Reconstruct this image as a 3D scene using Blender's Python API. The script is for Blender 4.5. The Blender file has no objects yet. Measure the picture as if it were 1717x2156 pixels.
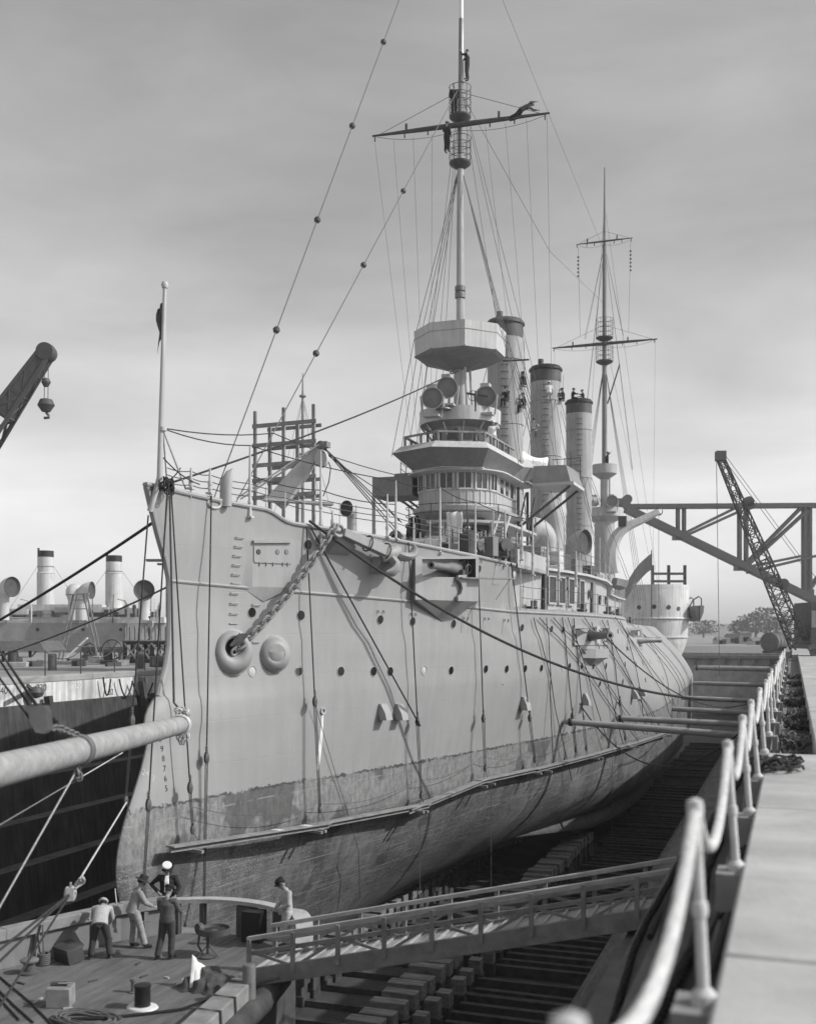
import bpy, bmesh, math, random
from mathutils import Vector, Matrix, Quaternion
random.seed(7)
R = math.radians
S = bpy.context.scene
COL = S.collection
# ---------------------------------------------------------------- camera
F0, VX, HV = 2300.0, 858.5, 1335.0        # focal length / principal column / horizon row on a 1717 x 2156 plate
TH = math.atan((1670 - VX) / F0); CT, ST = math.cos(TH), math.sin(TH)
cd = bpy.data.cameras.new('camera'); cam = bpy.data.objects.new('camera', cd); COL.objects.link(cam)
cd.sensor_fit = 'HORIZONTAL'; cd.sensor_width = 36; cd.lens = 36 * F0 / 1717
cd.shift_y = (HV - 1078) / 1717; cd.clip_start = .2; cd.clip_end = 6000
cam.location = (0, 0, 0); cam.rotation_euler = (R(90), 0, TH)
cd.dof.use_dof = True; cd.dof.focus_distance = 48; cd.dof.aperture_fstop = 1.15
S.camera = cam
# ---------------------------------------------------------------- world, sun, exposure
SUN_TO = Vector((1, .14, .74)).normalized()
W = bpy.data.worlds.new('World'); S.world = W; W.use_nodes = True
nt = W.node_tree; nt.nodes.clear()
def N(t, kind, **kw):
    n = t.nodes.new(kind)
    for k, v in kw.items(): setattr(n, k, v)
    return n
out = N(nt, 'ShaderNodeOutputWorld'); bg = N(nt, 'ShaderNodeBackground')
sky = N(nt, 'ShaderNodeTexSky', sky_type='NISHITA', sun_disc=False)
sky.sun_elevation = math.asin(SUN_TO.z); sky.sun_rotation = math.atan2(SUN_TO.x, SUN_TO.y)
sky.air_density = 1.0; sky.dust_density = 1.2; sky.ozone_density = 1.0; sky.altitude = 0
bw = N(nt, 'ShaderNodeRGBToBW'); nt.links.new(sky.outputs[0], bw.inputs[0])
# thin streaky cloud, everywhere alike
tc = N(nt, 'ShaderNodeTexCoord'); mp = N(nt, 'ShaderNodeMapping'); mp.inputs['Scale'].default_value = (1.6, 1.6, 5.5)
mp.inputs['Rotation'].default_value = (R(8), R(-6), 0)
nz = N(nt, 'ShaderNodeTexNoise'); nz.inputs['Scale'].default_value = 1.7; nz.inputs['Detail'].default_value = 7; nz.inputs['Roughness'].default_value = .55
nz.inputs['Distortion'].default_value = .35
nt.links.new(tc.outputs['Generated'], mp.inputs[0]); nt.links.new(mp.outputs[0], nz.inputs['Vector'])
mr = N(nt, 'ShaderNodeMapRange'); mr.inputs[1].default_value = .3; mr.inputs[2].default_value = .72; mr.inputs[3].default_value = .84; mr.inputs[4].default_value = 1.24
nt.links.new(nz.outputs[0], mr.inputs[0])
ml = N(nt, 'ShaderNodeMath', operation='MULTIPLY'); nt.links.new(bw.outputs[0], ml.inputs[0]); nt.links.new(mr.outputs[0], ml.inputs[1])
nt.links.new(ml.outputs[0], bg.inputs[0]); bg.inputs[1].default_value = .15
nt.links.new(bg.outputs[0], out.inputs[0])
sl = bpy.data.lights.new('sun', 'SUN'); sl.energy = 2.5; sl.angle = R(.6); sl.color = (1, .995, .985)
so = bpy.data.objects.new('sun', sl); COL.objects.link(so); so.rotation_euler = SUN_TO.to_track_quat('Z', 'Y').to_euler(); so.location = (60, 20, 60)
S.view_settings.view_transform = 'Standard'; S.view_settings.look = 'None'; S.view_settings.gamma = 1; S.view_settings.exposure = .4
# ---------------------------------------------------------------- geometry of the plate
def P(u, v, d):
    lat = (u - VX) / F0 * d
    return Vector((-d * ST + lat * CT, d * CT + lat * ST, (HV - v) / F0 * d))
def PXp(u, v, X): r = P(u, v, 1); return r * (X / r.x)
def PYp(u, v, Y): r = P(u, v, 1); return r * (Y / r.y)
def PZp(u, v, Z): r = P(u, v, 1); return r * (Z / r.z)
def V(*a): return Vector(a)
def lerp(a, b, t): return a + (b - a) * t
def interp(tab, x):
    if x <= tab[0][0]: return tab[0][1]
    for (a, fa), (b, fb) in zip(tab, tab[1:]):
        if x <= b: return fa + (fb - fa) * (x - a) / (b - a)
    return tab[-1][1]
def sm(a, b, x): t = min(1, max(0, (x - a) / (b - a))); return t * t * (3 - 2 * t)
# ---------------------------------------------------------------- materials (grey tones: the plate is black and white)
MATS = {}
def mat(name, base, rough=.7, var=.15, scale=3.0, bump=.0, bscale=None, metal=0, stretch=(1, 1, 1), streak=0, spec=.4):
    if name in MATS: return MATS[name]
    m = bpy.data.materials.new(name); m.use_nodes = True; t = m.node_tree
    b = t.nodes['Principled BSDF']; b.inputs['Roughness'].default_value = rough; b.inputs['Metallic'].default_value = metal
    b.inputs['Specular IOR Level'].default_value = spec
    g = N(t, 'ShaderNodeNewGeometry'); mp = N(t, 'ShaderNodeMapping'); mp.inputs['Scale'].default_value = stretch
    t.links.new(g.outputs['Position'], mp.inputs[0])
    n1 = N(t, 'ShaderNodeTexNoise'); n1.inputs['Scale'].default_value = scale; n1.inputs['Detail'].default_value = 8; n1.inputs['Roughness'].default_value = .62
    t.links.new(mp.outputs[0], n1.inputs['Vector'])
    r = N(t, 'ShaderNodeMapRange'); r.inputs[1].default_value = .28; r.inputs[2].default_value = .72
    r.inputs[3].default_value = base * (1 - var); r.inputs[4].default_value = base * (1 + var)
    t.links.new(n1.outputs[0], r.inputs[0]); last = r.outputs[0]
    if streak:
        mp2 = N(t, 'ShaderNodeMapping'); mp2.inputs['Scale'].default_value = (3.2, 3.2, .16); t.links.new(g.outputs['Position'], mp2.inputs[0])
        n2 = N(t, 'ShaderNodeTexNoise'); n2.inputs['Scale'].default_value = 1.6; n2.inputs['Detail'].default_value = 5; t.links.new(mp2.outputs[0], n2.inputs['Vector'])
        r2 = N(t, 'ShaderNodeMapRange'); r2.inputs[1].default_value = .35; r2.inputs[2].default_value = .7; r2.inputs[3].default_value = 1 + streak; r2.inputs[4].default_value = 1 - streak
        t.links.new(n2.outputs[0], r2.inputs[0])
        mu = N(t, 'ShaderNodeMath', operation='MULTIPLY'); t.links.new(last, mu.inputs[0]); t.links.new(r2.outputs[0], mu.inputs[1]); last = mu.outputs[0]
    t.links.new(last, b.inputs['Base Color'])
    if bump:
        n3 = N(t, 'ShaderNodeTexNoise'); n3.inputs['Scale'].default_value = bscale or scale * 4; n3.inputs['Detail'].default_value = 6
        t.links.new(mp.outputs[0], n3.inputs['Vector'])
        bp = N(t, 'ShaderNodeBump'); bp.inputs['Strength'].default_value = bump; bp.inputs['Distance'].default_value = .02
        t.links.new(n3.outputs[0], bp.inputs['Height']); t.links.new(bp.outputs[0], b.inputs['Normal'])
    MATS[name] = m; return m
HP_ = mat('hull_grey_paint', .30, .5, .08, .9, .06, 14, streak=.06)
PAINT = mat('light_grey_paint', .38, .55, .10, .9, .08, 14, streak=.10)
PAINT2 = mat('pale_paint', .46, .55, .10, 1.1, .06, 14, streak=.12)
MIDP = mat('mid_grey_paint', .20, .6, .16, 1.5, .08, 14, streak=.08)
FUN = mat('funnel_paint', .30, .6, .12, .8, .1, 10, streak=.16)
DARK = mat('dark_paint', .06, .6, .3, 2)
SOOT = mat('black_paint', .02, .5, .4, 3)
STEEL = mat('grey_steel', .18, .5, .25, 3, .1, metal=.2)
STEELD = mat('dark_steel', .075, .55, .3, 3, .1)
WHITE = mat('white_paint', .78, .5, .06, 3)
INT = mat('interior_shade', .055, .8, .3, 3)  # dark tone puts the shade inside recesses and open ports into the colour
GLASS = mat('dark_glass', .015, .12, .2, 2, spec=.6)
LENS = mat('searchlight_lens', .16, .25, .12, 2, spec=.6)
WOOD = mat('weathered_wood', .24, .85, .35, 2.2, .4, 9, stretch=(1, 1, 1))
WOODL = mat('bleached_wood', .40, .85, .25, 2.6, .4, 10)
WOODD = mat('tarred_wood', .065, .8, .45, 2.2, .5, 9)
DECKM = mat('barge_deck_wood', .13, .85, .4, 1.6, .5, 8, stretch=(2.2, .5, 2))
SPARM = mat('spar_wood', .30, .8, .28, 3.0, .35, 8, stretch=(.5, 1.6, 1.6))
ROPED = mat('tarred_rope', .035, .9, .35, 12, .3, 40)
ROPEM = mat('manila_rope', .11, .9, .3, 12, .3, 40)
ROPEL = mat('bleached_rope', .55, .9, .22, 14, .4, 40)
WIRE = mat('rigging_wire', .10, .7, .2, 4)
CONC = mat('weathered_concrete', .36, .9, .3, .8, .35, 18, streak=0)
CONCW = mat('whitewashed_concrete', .55, .9, .35, .55, .3, 14, streak=.35)
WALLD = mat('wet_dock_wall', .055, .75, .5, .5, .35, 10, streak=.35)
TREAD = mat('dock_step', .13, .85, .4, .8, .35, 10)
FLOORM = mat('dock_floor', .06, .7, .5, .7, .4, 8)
GROUND = mat('quay_ground', .27, .95, .3, .25, .4, 6)
IRON = mat('riveted_iron', .09, .55, .35, 3, .2, 30)
TRUSSM = mat('truss_steel', .07, .6, .2, 2)
CLOTHD = mat('dark_cloth', .022, .95, .3, 30, .4, 60)
CLOTHM = mat('work_cloth', .13, .95, .3, 14, .5, 40)
CLOTHL = mat('light_cloth', .42, .95, .2, 14, .5, 40)
CLOTHW = mat('white_cloth', .75, .9, .08, 14, .3, 40)
CANVAS = mat('canvas', .5, .9, .25, 4, .5, 20)
SKIN = mat('skin', .27, .6, .1, 20)
TREES = mat('far_foliage', .09, .9, .4, .6)
# ---------------------------------------------------------------- mesh collector
class MB:
    def __init__(s): s.v = []; s.f = []
    def add(s, vs, fs):
        o = len(s.v); s.v += [tuple(x) for x in vs]; s.f += [tuple(i + o for i in f) for f in fs]; return s
    def hexa(s, p):
        return s.add(p, [(0, 3, 2, 1), (4, 5, 6, 7), (0, 1, 5, 4), (1, 2, 6, 5), (2, 3, 7, 6), (3, 0, 4, 7)])
    def box(s, c, sz, rz=0, M=None):
        c = Vector(c); hx, hy, hz = [a / 2 for a in sz]
        q = M if M is not None else Matrix.Rotation(rz, 3, 'Z')
        return s.hexa([c + q @ Vector(a) for a in ((-hx, -hy, -hz), (hx, -hy, -hz), (hx, hy, -hz), (-hx, hy, -hz), (-hx, -hy, hz), (hx, -hy, hz), (hx, hy, hz), (-hx, hy, hz))])
    def beam(s, a, b, w, h=None, up=(0, 0, 1), w2=None, h2=None):
        a, b = Vector(a), Vector(b); h = h or w; d = (b - a).normalized(); up = Vector(up)
        if abs(d.dot(up)) > .98: up = Vector((0, 1, 0))
        x = d.cross(up).normalized(); z = x.cross(d); w2 = w2 or w; h2 = h2 or h
        p = [a - x * w / 2 - z * h / 2, a + x * w / 2 - z * h / 2, a + x * w / 2 + z * h / 2, a - x * w / 2 + z * h / 2,
             b - x * w2 / 2 - z * h2 / 2, b + x * w2 / 2 - z * h2 / 2, b + x * w2 / 2 + z * h2 / 2, b - x * w2 / 2 + z * h2 / 2]
        return s.hexa(p)
    def tube(s, pts, r, n=8, cap=True, closed=False, sq=1.0):
        pts = [Vector(p) for p in pts]; m = len(pts)
        rs = r if isinstance(r, (list, tuple)) else [r] * m
        tang = []
        for i in range(m):
            if closed: d = pts[(i + 1) % m] - pts[i - 1]
            else: d = pts[min(i + 1, m - 1)] - pts[max(i - 1, 0)]
            tang.append(d.normalized() if d.length > 1e-9 else Vector((0, 0, 1)))
        up = Vector((0, 0, 1)) if abs(tang[0].z) < .9 else Vector((0, 1, 0))
        x = tang[0].cross(up).normalized(); vs = []; o = len(s.v)
        for i in range(m):
            x = (x - tang[i] * x.dot(tang[i])).normalized(); y = tang[i].cross(x)
            for k in range(n):
                a = 2 * math.pi * k / n
                vs.append(pts[i] + (x * math.cos(a) + y * math.sin(a) * sq) * rs[i])
        fs = []
        for i in range(m if closed else m - 1):
            j = (i + 1) % m
            for k in range(n):
                l = (k + 1) % n; fs.append((i * n + k, i * n + l, j * n + l, j * n + k))
        if cap and not closed:
            fs.append(tuple(range(n - 1, -1, -1))); fs.append(tuple((m - 1) * n + k for k in range(n)))
        return s.add(vs, fs)
    def lathe(s, prof, o=(0, 0, 0), ax=(0, 0, 1), n=24, a0=0, a1=2 * math.pi, sx=1, sy=1, xdir=None):
        o = Vector(o); ax = Vector(ax).normalized()
        if xdir is None: xdir = Vector((1, 0, 0)) if abs(ax.x) < .9 else Vector((0, 1, 0))
        x = (Vector(xdir) - ax * Vector(xdir).dot(ax)).normalized(); y = ax.cross(x)
        full = abs(a1 - a0 - 2 * math.pi) < 1e-6; k = n if full else n + 1; vs = []
        for r, z in prof:
            for i in range(k):
                a = a0 + (a1 - a0) * i / n
                vs.append(o + ax * z + (x * math.cos(a) * sx + y * math.sin(a) * sy) * r)
        fs = []
        for j in range(len(prof) - 1):
            for i in range(n):
                l = (i + 1) % k
                fs.append((j * k + i, j * k + l, (j + 1) * k + l, (j + 1) * k + i))
        return s.add(vs, fs)
    def prism(s, poly, z0, z1):
        n = len(poly)
        return s.add([(p[0], p[1], z0) for p in poly] + [(p[0], p[1], z1) for p in poly],
                     [tuple(range(n - 1, -1, -1)), tuple(range(n, 2 * n))] + [(i, (i + 1) % n, n + (i + 1) % n, n + i) for i in range(n)])
    def loft(s, rings, cap=True):
        n = len(rings[0]); vs = [p for r in rings for p in r]; fs = []
        for j in range(len(rings) - 1):
            for i in range(n): l = (i + 1) % n; fs.append((j * n + i, j * n + l, (j + 1) * n + l, (j + 1) * n + i))
        if cap: fs.append(tuple(range(n - 1, -1, -1))); fs.append(tuple((len(rings) - 1) * n + k for k in range(n)))
        return s.add(vs, fs)
    def grid(s, rows):
        n = len(rows[0]); vs = [p for r in rows for p in r]
        return s.add(vs, [(j * n + i, j * n + i + 1, (j + 1) * n + i + 1, (j + 1) * n + i) for j in range(len(rows) - 1) for i in range(n - 1)])
    def build(s, name, m, parent=None, ang=38, bev=0, fix=True):
        me = bpy.data.meshes.new(name); me.from_pydata(s.v, [], s.f); me.materials.append(m)
        if fix:
            b = bmesh.new(); b.from_mesh(me); bmesh.ops.recalc_face_normals(b, faces=b.faces); b.to_mesh(me); b.free()
        me.polygons.foreach_set('use_smooth', [True] * len(me.polygons)); me.set_sharp_from_angle(angle=R(ang))
        me.update()
        o = bpy.data.objects.new(name, me); COL.objects.link(o)
        if parent is not None: setpar(o, parent)
        if bev:
            bm_ = o.modifiers.new('bevel', 'BEVEL'); bm_.width = bev; bm_.segments = 2; bm_.limit_method = 'ANGLE'
        return o
def setpar(o, p):
    o.parent = p; o.matrix_parent_inverse = wmat(p).inverted()
def wmat(o):
    m = o.matrix_basis.copy() if o.parent is None else wmat(o.parent) @ o.matrix_parent_inverse @ o.matrix_basis
    return m
def tag(o, label, cat=None, group=None, kind=None):
    if label: o['label'] = label
    if cat: o['category'] = cat
    if group: o['group'] = group
    if kind: o['kind'] = kind
    return o
def thing(name, label, cat, loc=(0, 0, 0), group=None, rz=0):
    o = bpy.data.objects.new(name, None); COL.objects.link(o); o.location = loc; o.rotation_euler = (0, 0, rz); o.empty_display_size = .3
    return tag(o, label, cat, group)
def struct(o): o['kind'] = 'structure'; return o
def inst(me, name, M, parent=None):
    o = bpy.data.objects.new(name, me); COL.objects.link(o); o.matrix_basis = M
    if parent is not None: setpar(o, parent)
    return o
def frame(o, x, y, z):
    x, y, z = Vector(x), Vector(y), Vector(z)
    return Matrix(((x.x, y.x, z.x, o[0]), (x.y, y.y, z.y, o[1]), (x.z, y.z, z.z, o[2]), (0, 0, 0, 1)))
def sag(a, b, s, n=14):
    a, b = Vector(a), Vector(b)
    return [a.lerp(b, i / n) - Vector((0, 0, 4 * s * (i / n) * (1 - i / n))) for i in range(n + 1)]
def smooth_path(pts, k=5):
    pts = [Vector(p) for p in pts]; o = []
    for i in range(len(pts) - 1):
        p0, p1, p2, p3 = pts[max(i - 1, 0)], pts[i], pts[i + 1], pts[min(i + 2, len(pts) - 1)]
        for j in range(k):
            t = j / k
            o.append(.5 * ((2 * p1) + (p2 - p0) * t + (2 * p0 - 5 * p1 + 4 * p2 - p3) * t * t + (3 * p1 - p0 - 3 * p2 + p3) * t ** 3))
    return o + [pts[-1]]
def strands(m, path, r, pitch, n=5, per=8):
    """three-strand laid rope along a path"""
    # resample
    L = [0]
    for a, b in zip(path, path[1:]): L.append(L[-1] + (b - a).length)
    tot = L[-1]; cnt = max(8, int(tot / pitch * per)); pts = []; j = 0
    for i in range(cnt + 1):
        x = tot * i / cnt
        while j < len(L) - 2 and L[j + 1] < x: j += 1
        t = (x - L[j]) / max(1e-9, L[j + 1] - L[j]); pts.append(path[j].lerp(path[j + 1], t))
    up = Vector((0, 0, 1))
    for q in range(3):
        ps = []
        for i, p in enumerate(pts):
            d = (pts[min(i + 1, cnt)] - pts[max(i - 1, 0)]).normalized()
            x = d.cross(up)
            x = x.normalized() if x.length > 1e-3 else Vector((1, 0, 0)); y = d.cross(x)
            a = 2 * math.pi * (tot * i / cnt / pitch + q / 3)
            ps.append(p + (x * math.cos(a) + y * math.sin(a)) * r * .6)
        m.tube(ps, r * .52, n)
    return m
def rope_thing(name, label, cat, pts, r, m, n=6, group=None, laid=False):
    b = MB()
    if laid: strands(b, [Vector(p) for p in pts], r, r * 7)
    else: b.tube(pts, r, n)
    o = b.build(name, m, fix=not laid); return tag(o, label, cat, group)
def text_part(name, txt, size, M, m, parent, thick=.004):
    cu = bpy.data.curves.new(name, 'FONT'); cu.body = txt; cu.size = size; cu.extrude = thick; cu.align_x = 'CENTER'; cu.align_y = 'CENTER'; cu.resolution_u = 3
    t = bpy.data.objects.new(name, cu); COL.objects.link(t)
    dg = bpy.context.evaluated_depsgraph_get(); me = bpy.data.meshes.new_from_object(t.evaluated_get(dg)); bpy.data.objects.remove(t)
    me.materials.clear(); me.materials.append(m); return inst(me, name, M, parent)
# ================================================================ SETTING
QZ = -2.15; FZ = -13.8; XL, XR = -34.3, -.42; YN, YF = -14.0, 200.0
b = MB()
xs = [-3000, XL, XR + 2.25, 3000]; ys = [-60, YN, YF, 4500]
b.grid([[(x, y, QZ) for x in xs] for y in ys]); del b.f[4]
struct(b.build('ground', GROUND, fix=False))
# far hills
b = MB(); rows = []
for j in range(7):
    row = []
    for i in range(61):
        u = 500 + 1500 * i / 60; d = 1050 + 60 * j
        hgt = (9 + 7 * math.sin(i * .23) + 5 * math.sin(i * .61 + 1) + 2 * math.sin(i * 1.7)) * math.sin(math.pi * j / 6) ** .7
        p = P(u, HV, d); row.append((p.x, p.y, QZ - .5 + max(0, hgt)))
    rows.append(row)
b.grid(rows); struct(b.build('hills', mat('far_hill', .16, .95, .4, .02)))
# dock floor
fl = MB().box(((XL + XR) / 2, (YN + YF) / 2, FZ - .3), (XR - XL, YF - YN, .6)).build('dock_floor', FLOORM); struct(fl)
# near end wall of the basin, behind the camera
tag(MB().box(((XL + XR) / 2, YN - .5, (FZ + QZ) / 2 - .01), (XR - XL + 2, 1, QZ - FZ)).build('head_wall', WALLD), 'plain concrete head wall closing the near end of the dry dock', 'wall')
def wall_steps(name, label, prof, sgn, mats):
    t = thing(name, label, 'wall', (prof[0][0], 60, prof[0][1]))
    for i in range(len(prof) - 1):
        (x0, z0), (x1, z1) = prof[i], prof[i + 1]
        b = MB(); n = 64
        vert = abs(z1 - z0) > abs(x1 - x0)
        rows = []
        for k in range(n + 1):
            y = lerp(YN, YF, k / n)
            rows.append([(x0, y, z0), (x1, y, z1)])
        b.grid(rows)
        o = b.build('wall_face' if vert else 'step_tread', mats(i, vert), t, fix=False)
    return t
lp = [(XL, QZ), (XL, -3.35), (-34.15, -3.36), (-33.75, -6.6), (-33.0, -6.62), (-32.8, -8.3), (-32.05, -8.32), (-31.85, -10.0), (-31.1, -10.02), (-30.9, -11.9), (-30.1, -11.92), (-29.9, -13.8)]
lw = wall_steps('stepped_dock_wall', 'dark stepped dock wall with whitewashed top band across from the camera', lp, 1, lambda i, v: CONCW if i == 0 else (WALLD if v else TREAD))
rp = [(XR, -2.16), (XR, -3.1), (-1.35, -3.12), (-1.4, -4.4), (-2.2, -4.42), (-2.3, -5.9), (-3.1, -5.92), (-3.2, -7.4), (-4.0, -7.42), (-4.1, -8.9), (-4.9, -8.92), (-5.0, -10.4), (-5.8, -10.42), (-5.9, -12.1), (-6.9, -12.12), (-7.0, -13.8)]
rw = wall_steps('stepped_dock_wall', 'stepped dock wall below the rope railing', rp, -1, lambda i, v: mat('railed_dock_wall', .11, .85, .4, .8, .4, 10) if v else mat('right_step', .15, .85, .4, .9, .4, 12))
# copings: big blocks with joints, one by one
cp = thing('dock_coping', 'long pale concrete coping beside the rope railing', 'coping', (.5, 20, QZ))
y = 1.0; k = 0
cmesh = {}
while y < 120:
    L = 6.4
    if 'c' not in cmesh:
        b = MB().box((0, 0, 0), (2.34, L - .025, .62)); o = b.build('coping_block', mat('coping_concrete', .42, .9, .28, .7, .3, 16), cp, bev=.035)
        cmesh['c'] = o; o.location = (XR + 1.15, y + L / 2, QZ - .31 + .06)
    else:
        o = cmesh['c'].copy(); COL.objects.link(o); o.location = (XR + 1.15 + (.82 if y > 18 else 0), y + L / 2, QZ - .31 + .06 + (.004 if k % 2 else 0))
        setpar(o, cp)
    y += L; k += 1
setpar(cmesh['c'], cp)
MB().box((XR + .62, 100, -2.85), (1.22, 162, .6)).build('coping_ledge', mat('railed_ledge', .2, .9, .35, 1.2, .4, 12), cp)
MB().box((XR + 1.4, 160, -2.4), (2.3, 80, .5)).build('coping_run', CONC, cp)
cl = thing('dock_coping', 'long coping on top of the stepped wall behind the bow', 'coping', (XL - .6, 60, QZ))
b = MB().box((0, 0, 0), (1.3, 7.97, .3)); c0 = b.build('coping_block', CONC, None, bev=.03)
for k in range(20):
    o = c0 if k == 0 else c0.copy()
    if k: COL.objects.link(o)
    o.location = (XL - .62, 12 + 8 * k, QZ - .05); setpar(o, cl)
# painted frame numbers on the white band
for u, v, s_ in ((5, 1441, '340'), (88, 1437, '330'), (164, 1433, '320'), (234, 1430, '310'), (298, 1428, '300')):
    p = PXp(u, v, XL + .02); p.x = XL + .012; p.z = -2.62
    text_part('frame_number', s_, .5, frame(p, (0, 1, 0), (0, 0, 1), (1, 0, 0)), WHITE if s_ in ('320', '310') else STEELD, lw)
for u, v, s_ in ((234, 1440, '32'),):
    p = PXp(u, v, XL + .02); p.x = XL + .012; p.z = -3.1
    text_part('frame_number', s_, .45, frame(p, (0, 1, 0), (0, 0, 1), (1, 0, 0)), STEELD, lw)
# recesses and stain pieces on the left wall: timber fenders
for k, (y, zt, ln) in enumerate(((44, -3.0, 3.2), (52, -2.6, 2.5), (58, -2.7, 3.4), (64, -2.6, 3.0))):
    MB().beam((XL + .35, y, zt), (XL + .75, y + .05, zt - ln), .32, .28).build('fender_timber', WOODD, lw)
# floor timbers
b = MB().box((0, 0, 0), (1, .30, .28)); tm = b.build('floor_timber', WOODD, None)
k = 0
rnd = random.Random(3)
for y0 in [17 + .96 * i for i in range(128)]:
    for (xa, xb) in ((-11.6, -7.25),) if y0 < 70 else ((-12.0, -7.25),):
        xa += rnd.uniform(-.25, .3); xb += rnd.uniform(-.5, .1)
        if rnd.random() < .08: continue
        o = tm if k == 0 else tm.copy()
        if k: COL.objects.link(o)
        o.location = ((xa + xb) / 2, y0 + rnd.uniform(-.06, .06), FZ + .14 + rnd.uniform(0, .12)); o.scale = (xb - xa, rnd.uniform(.8, 1.15), 1 + rnd.uniform(-.1, .5)); o.rotation_euler = (0, 0, rnd.uniform(-.02, .02))
        setpar(o, fl); k += 1
# longer cross beams beneath, in the lit middle
for y0 in [18 + 1.9 * i for i in range(24)]:
    o = tm.copy(); COL.objects.link(o); o.location = (-15.2, y0, FZ + .12); o.scale = (5.2, .9, .8); setpar(o, fl)
# bilge blocks : stacks of timbers
def stack(name, label, group, x, y, w, d, ztop, parts, m0, tilt=0):
    t = thing(name, label, 'block stack', (x, y, FZ), group, tilt)
    z = FZ; hh = (ztop - FZ) / parts
    for i in range(parts):
        o = inst(TIM['a' if i < parts - 1 else 'b'].data, 'block_timber', Matrix.Translation((x + rnd.uniform(-.05, .05), y + rnd.uniform(-.03, .03), z + hh / 2)) @ Matrix.Rotation(tilt + rnd.uniform(-.03, .03), 4, 'Z') @ Matrix.Diagonal((w * rnd.uniform(.92, 1.05), d * rnd.uniform(.9, 1.05), hh - .006, 1)), t)
        z += hh
    return t
TIM = {}
for kk, mm in (('a', WOODD), ('b', mat('block_cap_wood', .20, .85, .5, 3, .5, 12, stretch=(.6, 2, 2)))):
    bb = MB().box((0, 0, 0), (1, 1, 1)); me = bpy.data.meshes.new('block_timber'); me.from_pydata(bb.v, [], bb.f); me.materials.append(mm)
    bm = bmesh.new(); bm.from_mesh(me); bmesh.ops.bevel(bm, geom=list(bm.edges), offset=.03, segments=1, affect='EDGES'); bm.to_mesh(me); bm.free()
    TIM[kk] = type('o', (), {'data': me})
for i in range(48):
    y = 21.5 + .97 * i + rnd.uniform(-.05, .05)
    stack('bilge_block', 'stack of tarred bilge timbers in the row beside the floor timbers', 'bilge block stacks', -12.7 + rnd.uniform(-.08, .08) + (.4 if i > 22 else 0), y, 1.25, .55, -12.2 + rnd.uniform(-.08, .08), 3, 0)
for i in range(22):
    y = 22.2 + .97 * i * 1.4
    stack('side_block', 'short squared baulk stack next to the bilge timbers', 'squared baulk stacks', -11.7 + rnd.uniform(-.1, .1), y, .5, .5, -12.6 + rnd.uniform(-.15, .1), 2, 0)
for i in range(44):
    y = 37.0 + 1.02 * i
    zt = -9.95 if i > 6 else -9.97 + (6 - i) * .0
    stack('keel_block', 'stack of pale keel blocks carrying the battleship keel', 'keel block stacks', -17.8, y, 1.5, .62, -12.22, 4, 0)
# ---------------------------------------------------------------- caisson gate at the seaward end
g = thing('dock_gate', 'pale caisson gate closing the dock beyond the stern', 'gate', (-17, 194, FZ))
MB().box((-17.3, 196, -8.9), (33.4, 3, 9.7)).build('gate_body', CONC, g)
MB().box((-17.3, 194.6, -3.9), (33.4, 2.2, .5)).build('gate_ledge', STEEL, g)
for i in range(14): MB().prism([(-33 + i * 2.4, 194.5), (-32.6 + i * 2.4, 194.5), (-32.6 + i * 2.4, 193.6), (-33 + i * 2.4, 193.9)], -5.3, -4.16).build('bracket', STEEL, g)
MB().box((-17.3, 196, -3.6), (33.4, 1.2, .7)).build('gate_walkway', WOOD, g)
# ================================================================ BATTLESHIP
XC, Y0, LEN = -17.78, 28.7, 120.0
STEM = [(-12.2, 13), (-12.05, 9), (-11.6, 5.5), (-11.0, 3.0), (-10.2, .9), (-9.4, -.6), (-8.6, -1.7), (-8.0, -2.25), (-7.45, -2.56), (-7.15, -2.68), (-6.7, -2.72), (-6.2, -2.66), (-5.85, -2.56), (-5.25, -2.28), (-4.8, -1.98), (-4.2, -1.62), (-3.75, -1.36), (-3.15, -1.12), (-2.95, -1.2), (-2.7, -1.32), (-2.3, -1.2), (-2.0, -.92), (-1.85, -.62), (-1.5, -.48), (-1.0, -.22), (-.4, -.04), (.3, 0), (1.0, .0), (1.62, -.02), (2.2, -.24), (3.0, -.68), (4.35, -1.28), (5, -1.6)]
LEV = [(-12.2, 54, 1.5, 8.9), (-8.5, 51, 1.55, 9.1), (-5, 48, 1.62, 9.25), (-2, 44, 1.80, 9.25), (1.3, 41.5, 1.92, 9.15), (4.4, 38, 2.0, 9.0)]
ZK = -12.2
def s0(z): return interp(STEM, z)
def top(s):
    if s < 3.5: return lerp(4.36, 4.1, (s + 1.3) / 4.8)
    if s < 4.7: return lerp(4.1, 3.72, sm(3.5, 4.7, s) * 1.0)
    if s < 17.6: return interp([(4.7, 3.72), (9, 3.47), (17.6, 3.0)], s)
    if s < 17.9: return lerp(3.0, 1.15, (s - 17.6) / .3)
    return lerp(1.15, .6, (s - 17.9) / 100)
def kn(s): return interp([(-.5, 1.62), (9, 1.3), (18, .98), (120, .5)], s)
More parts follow.
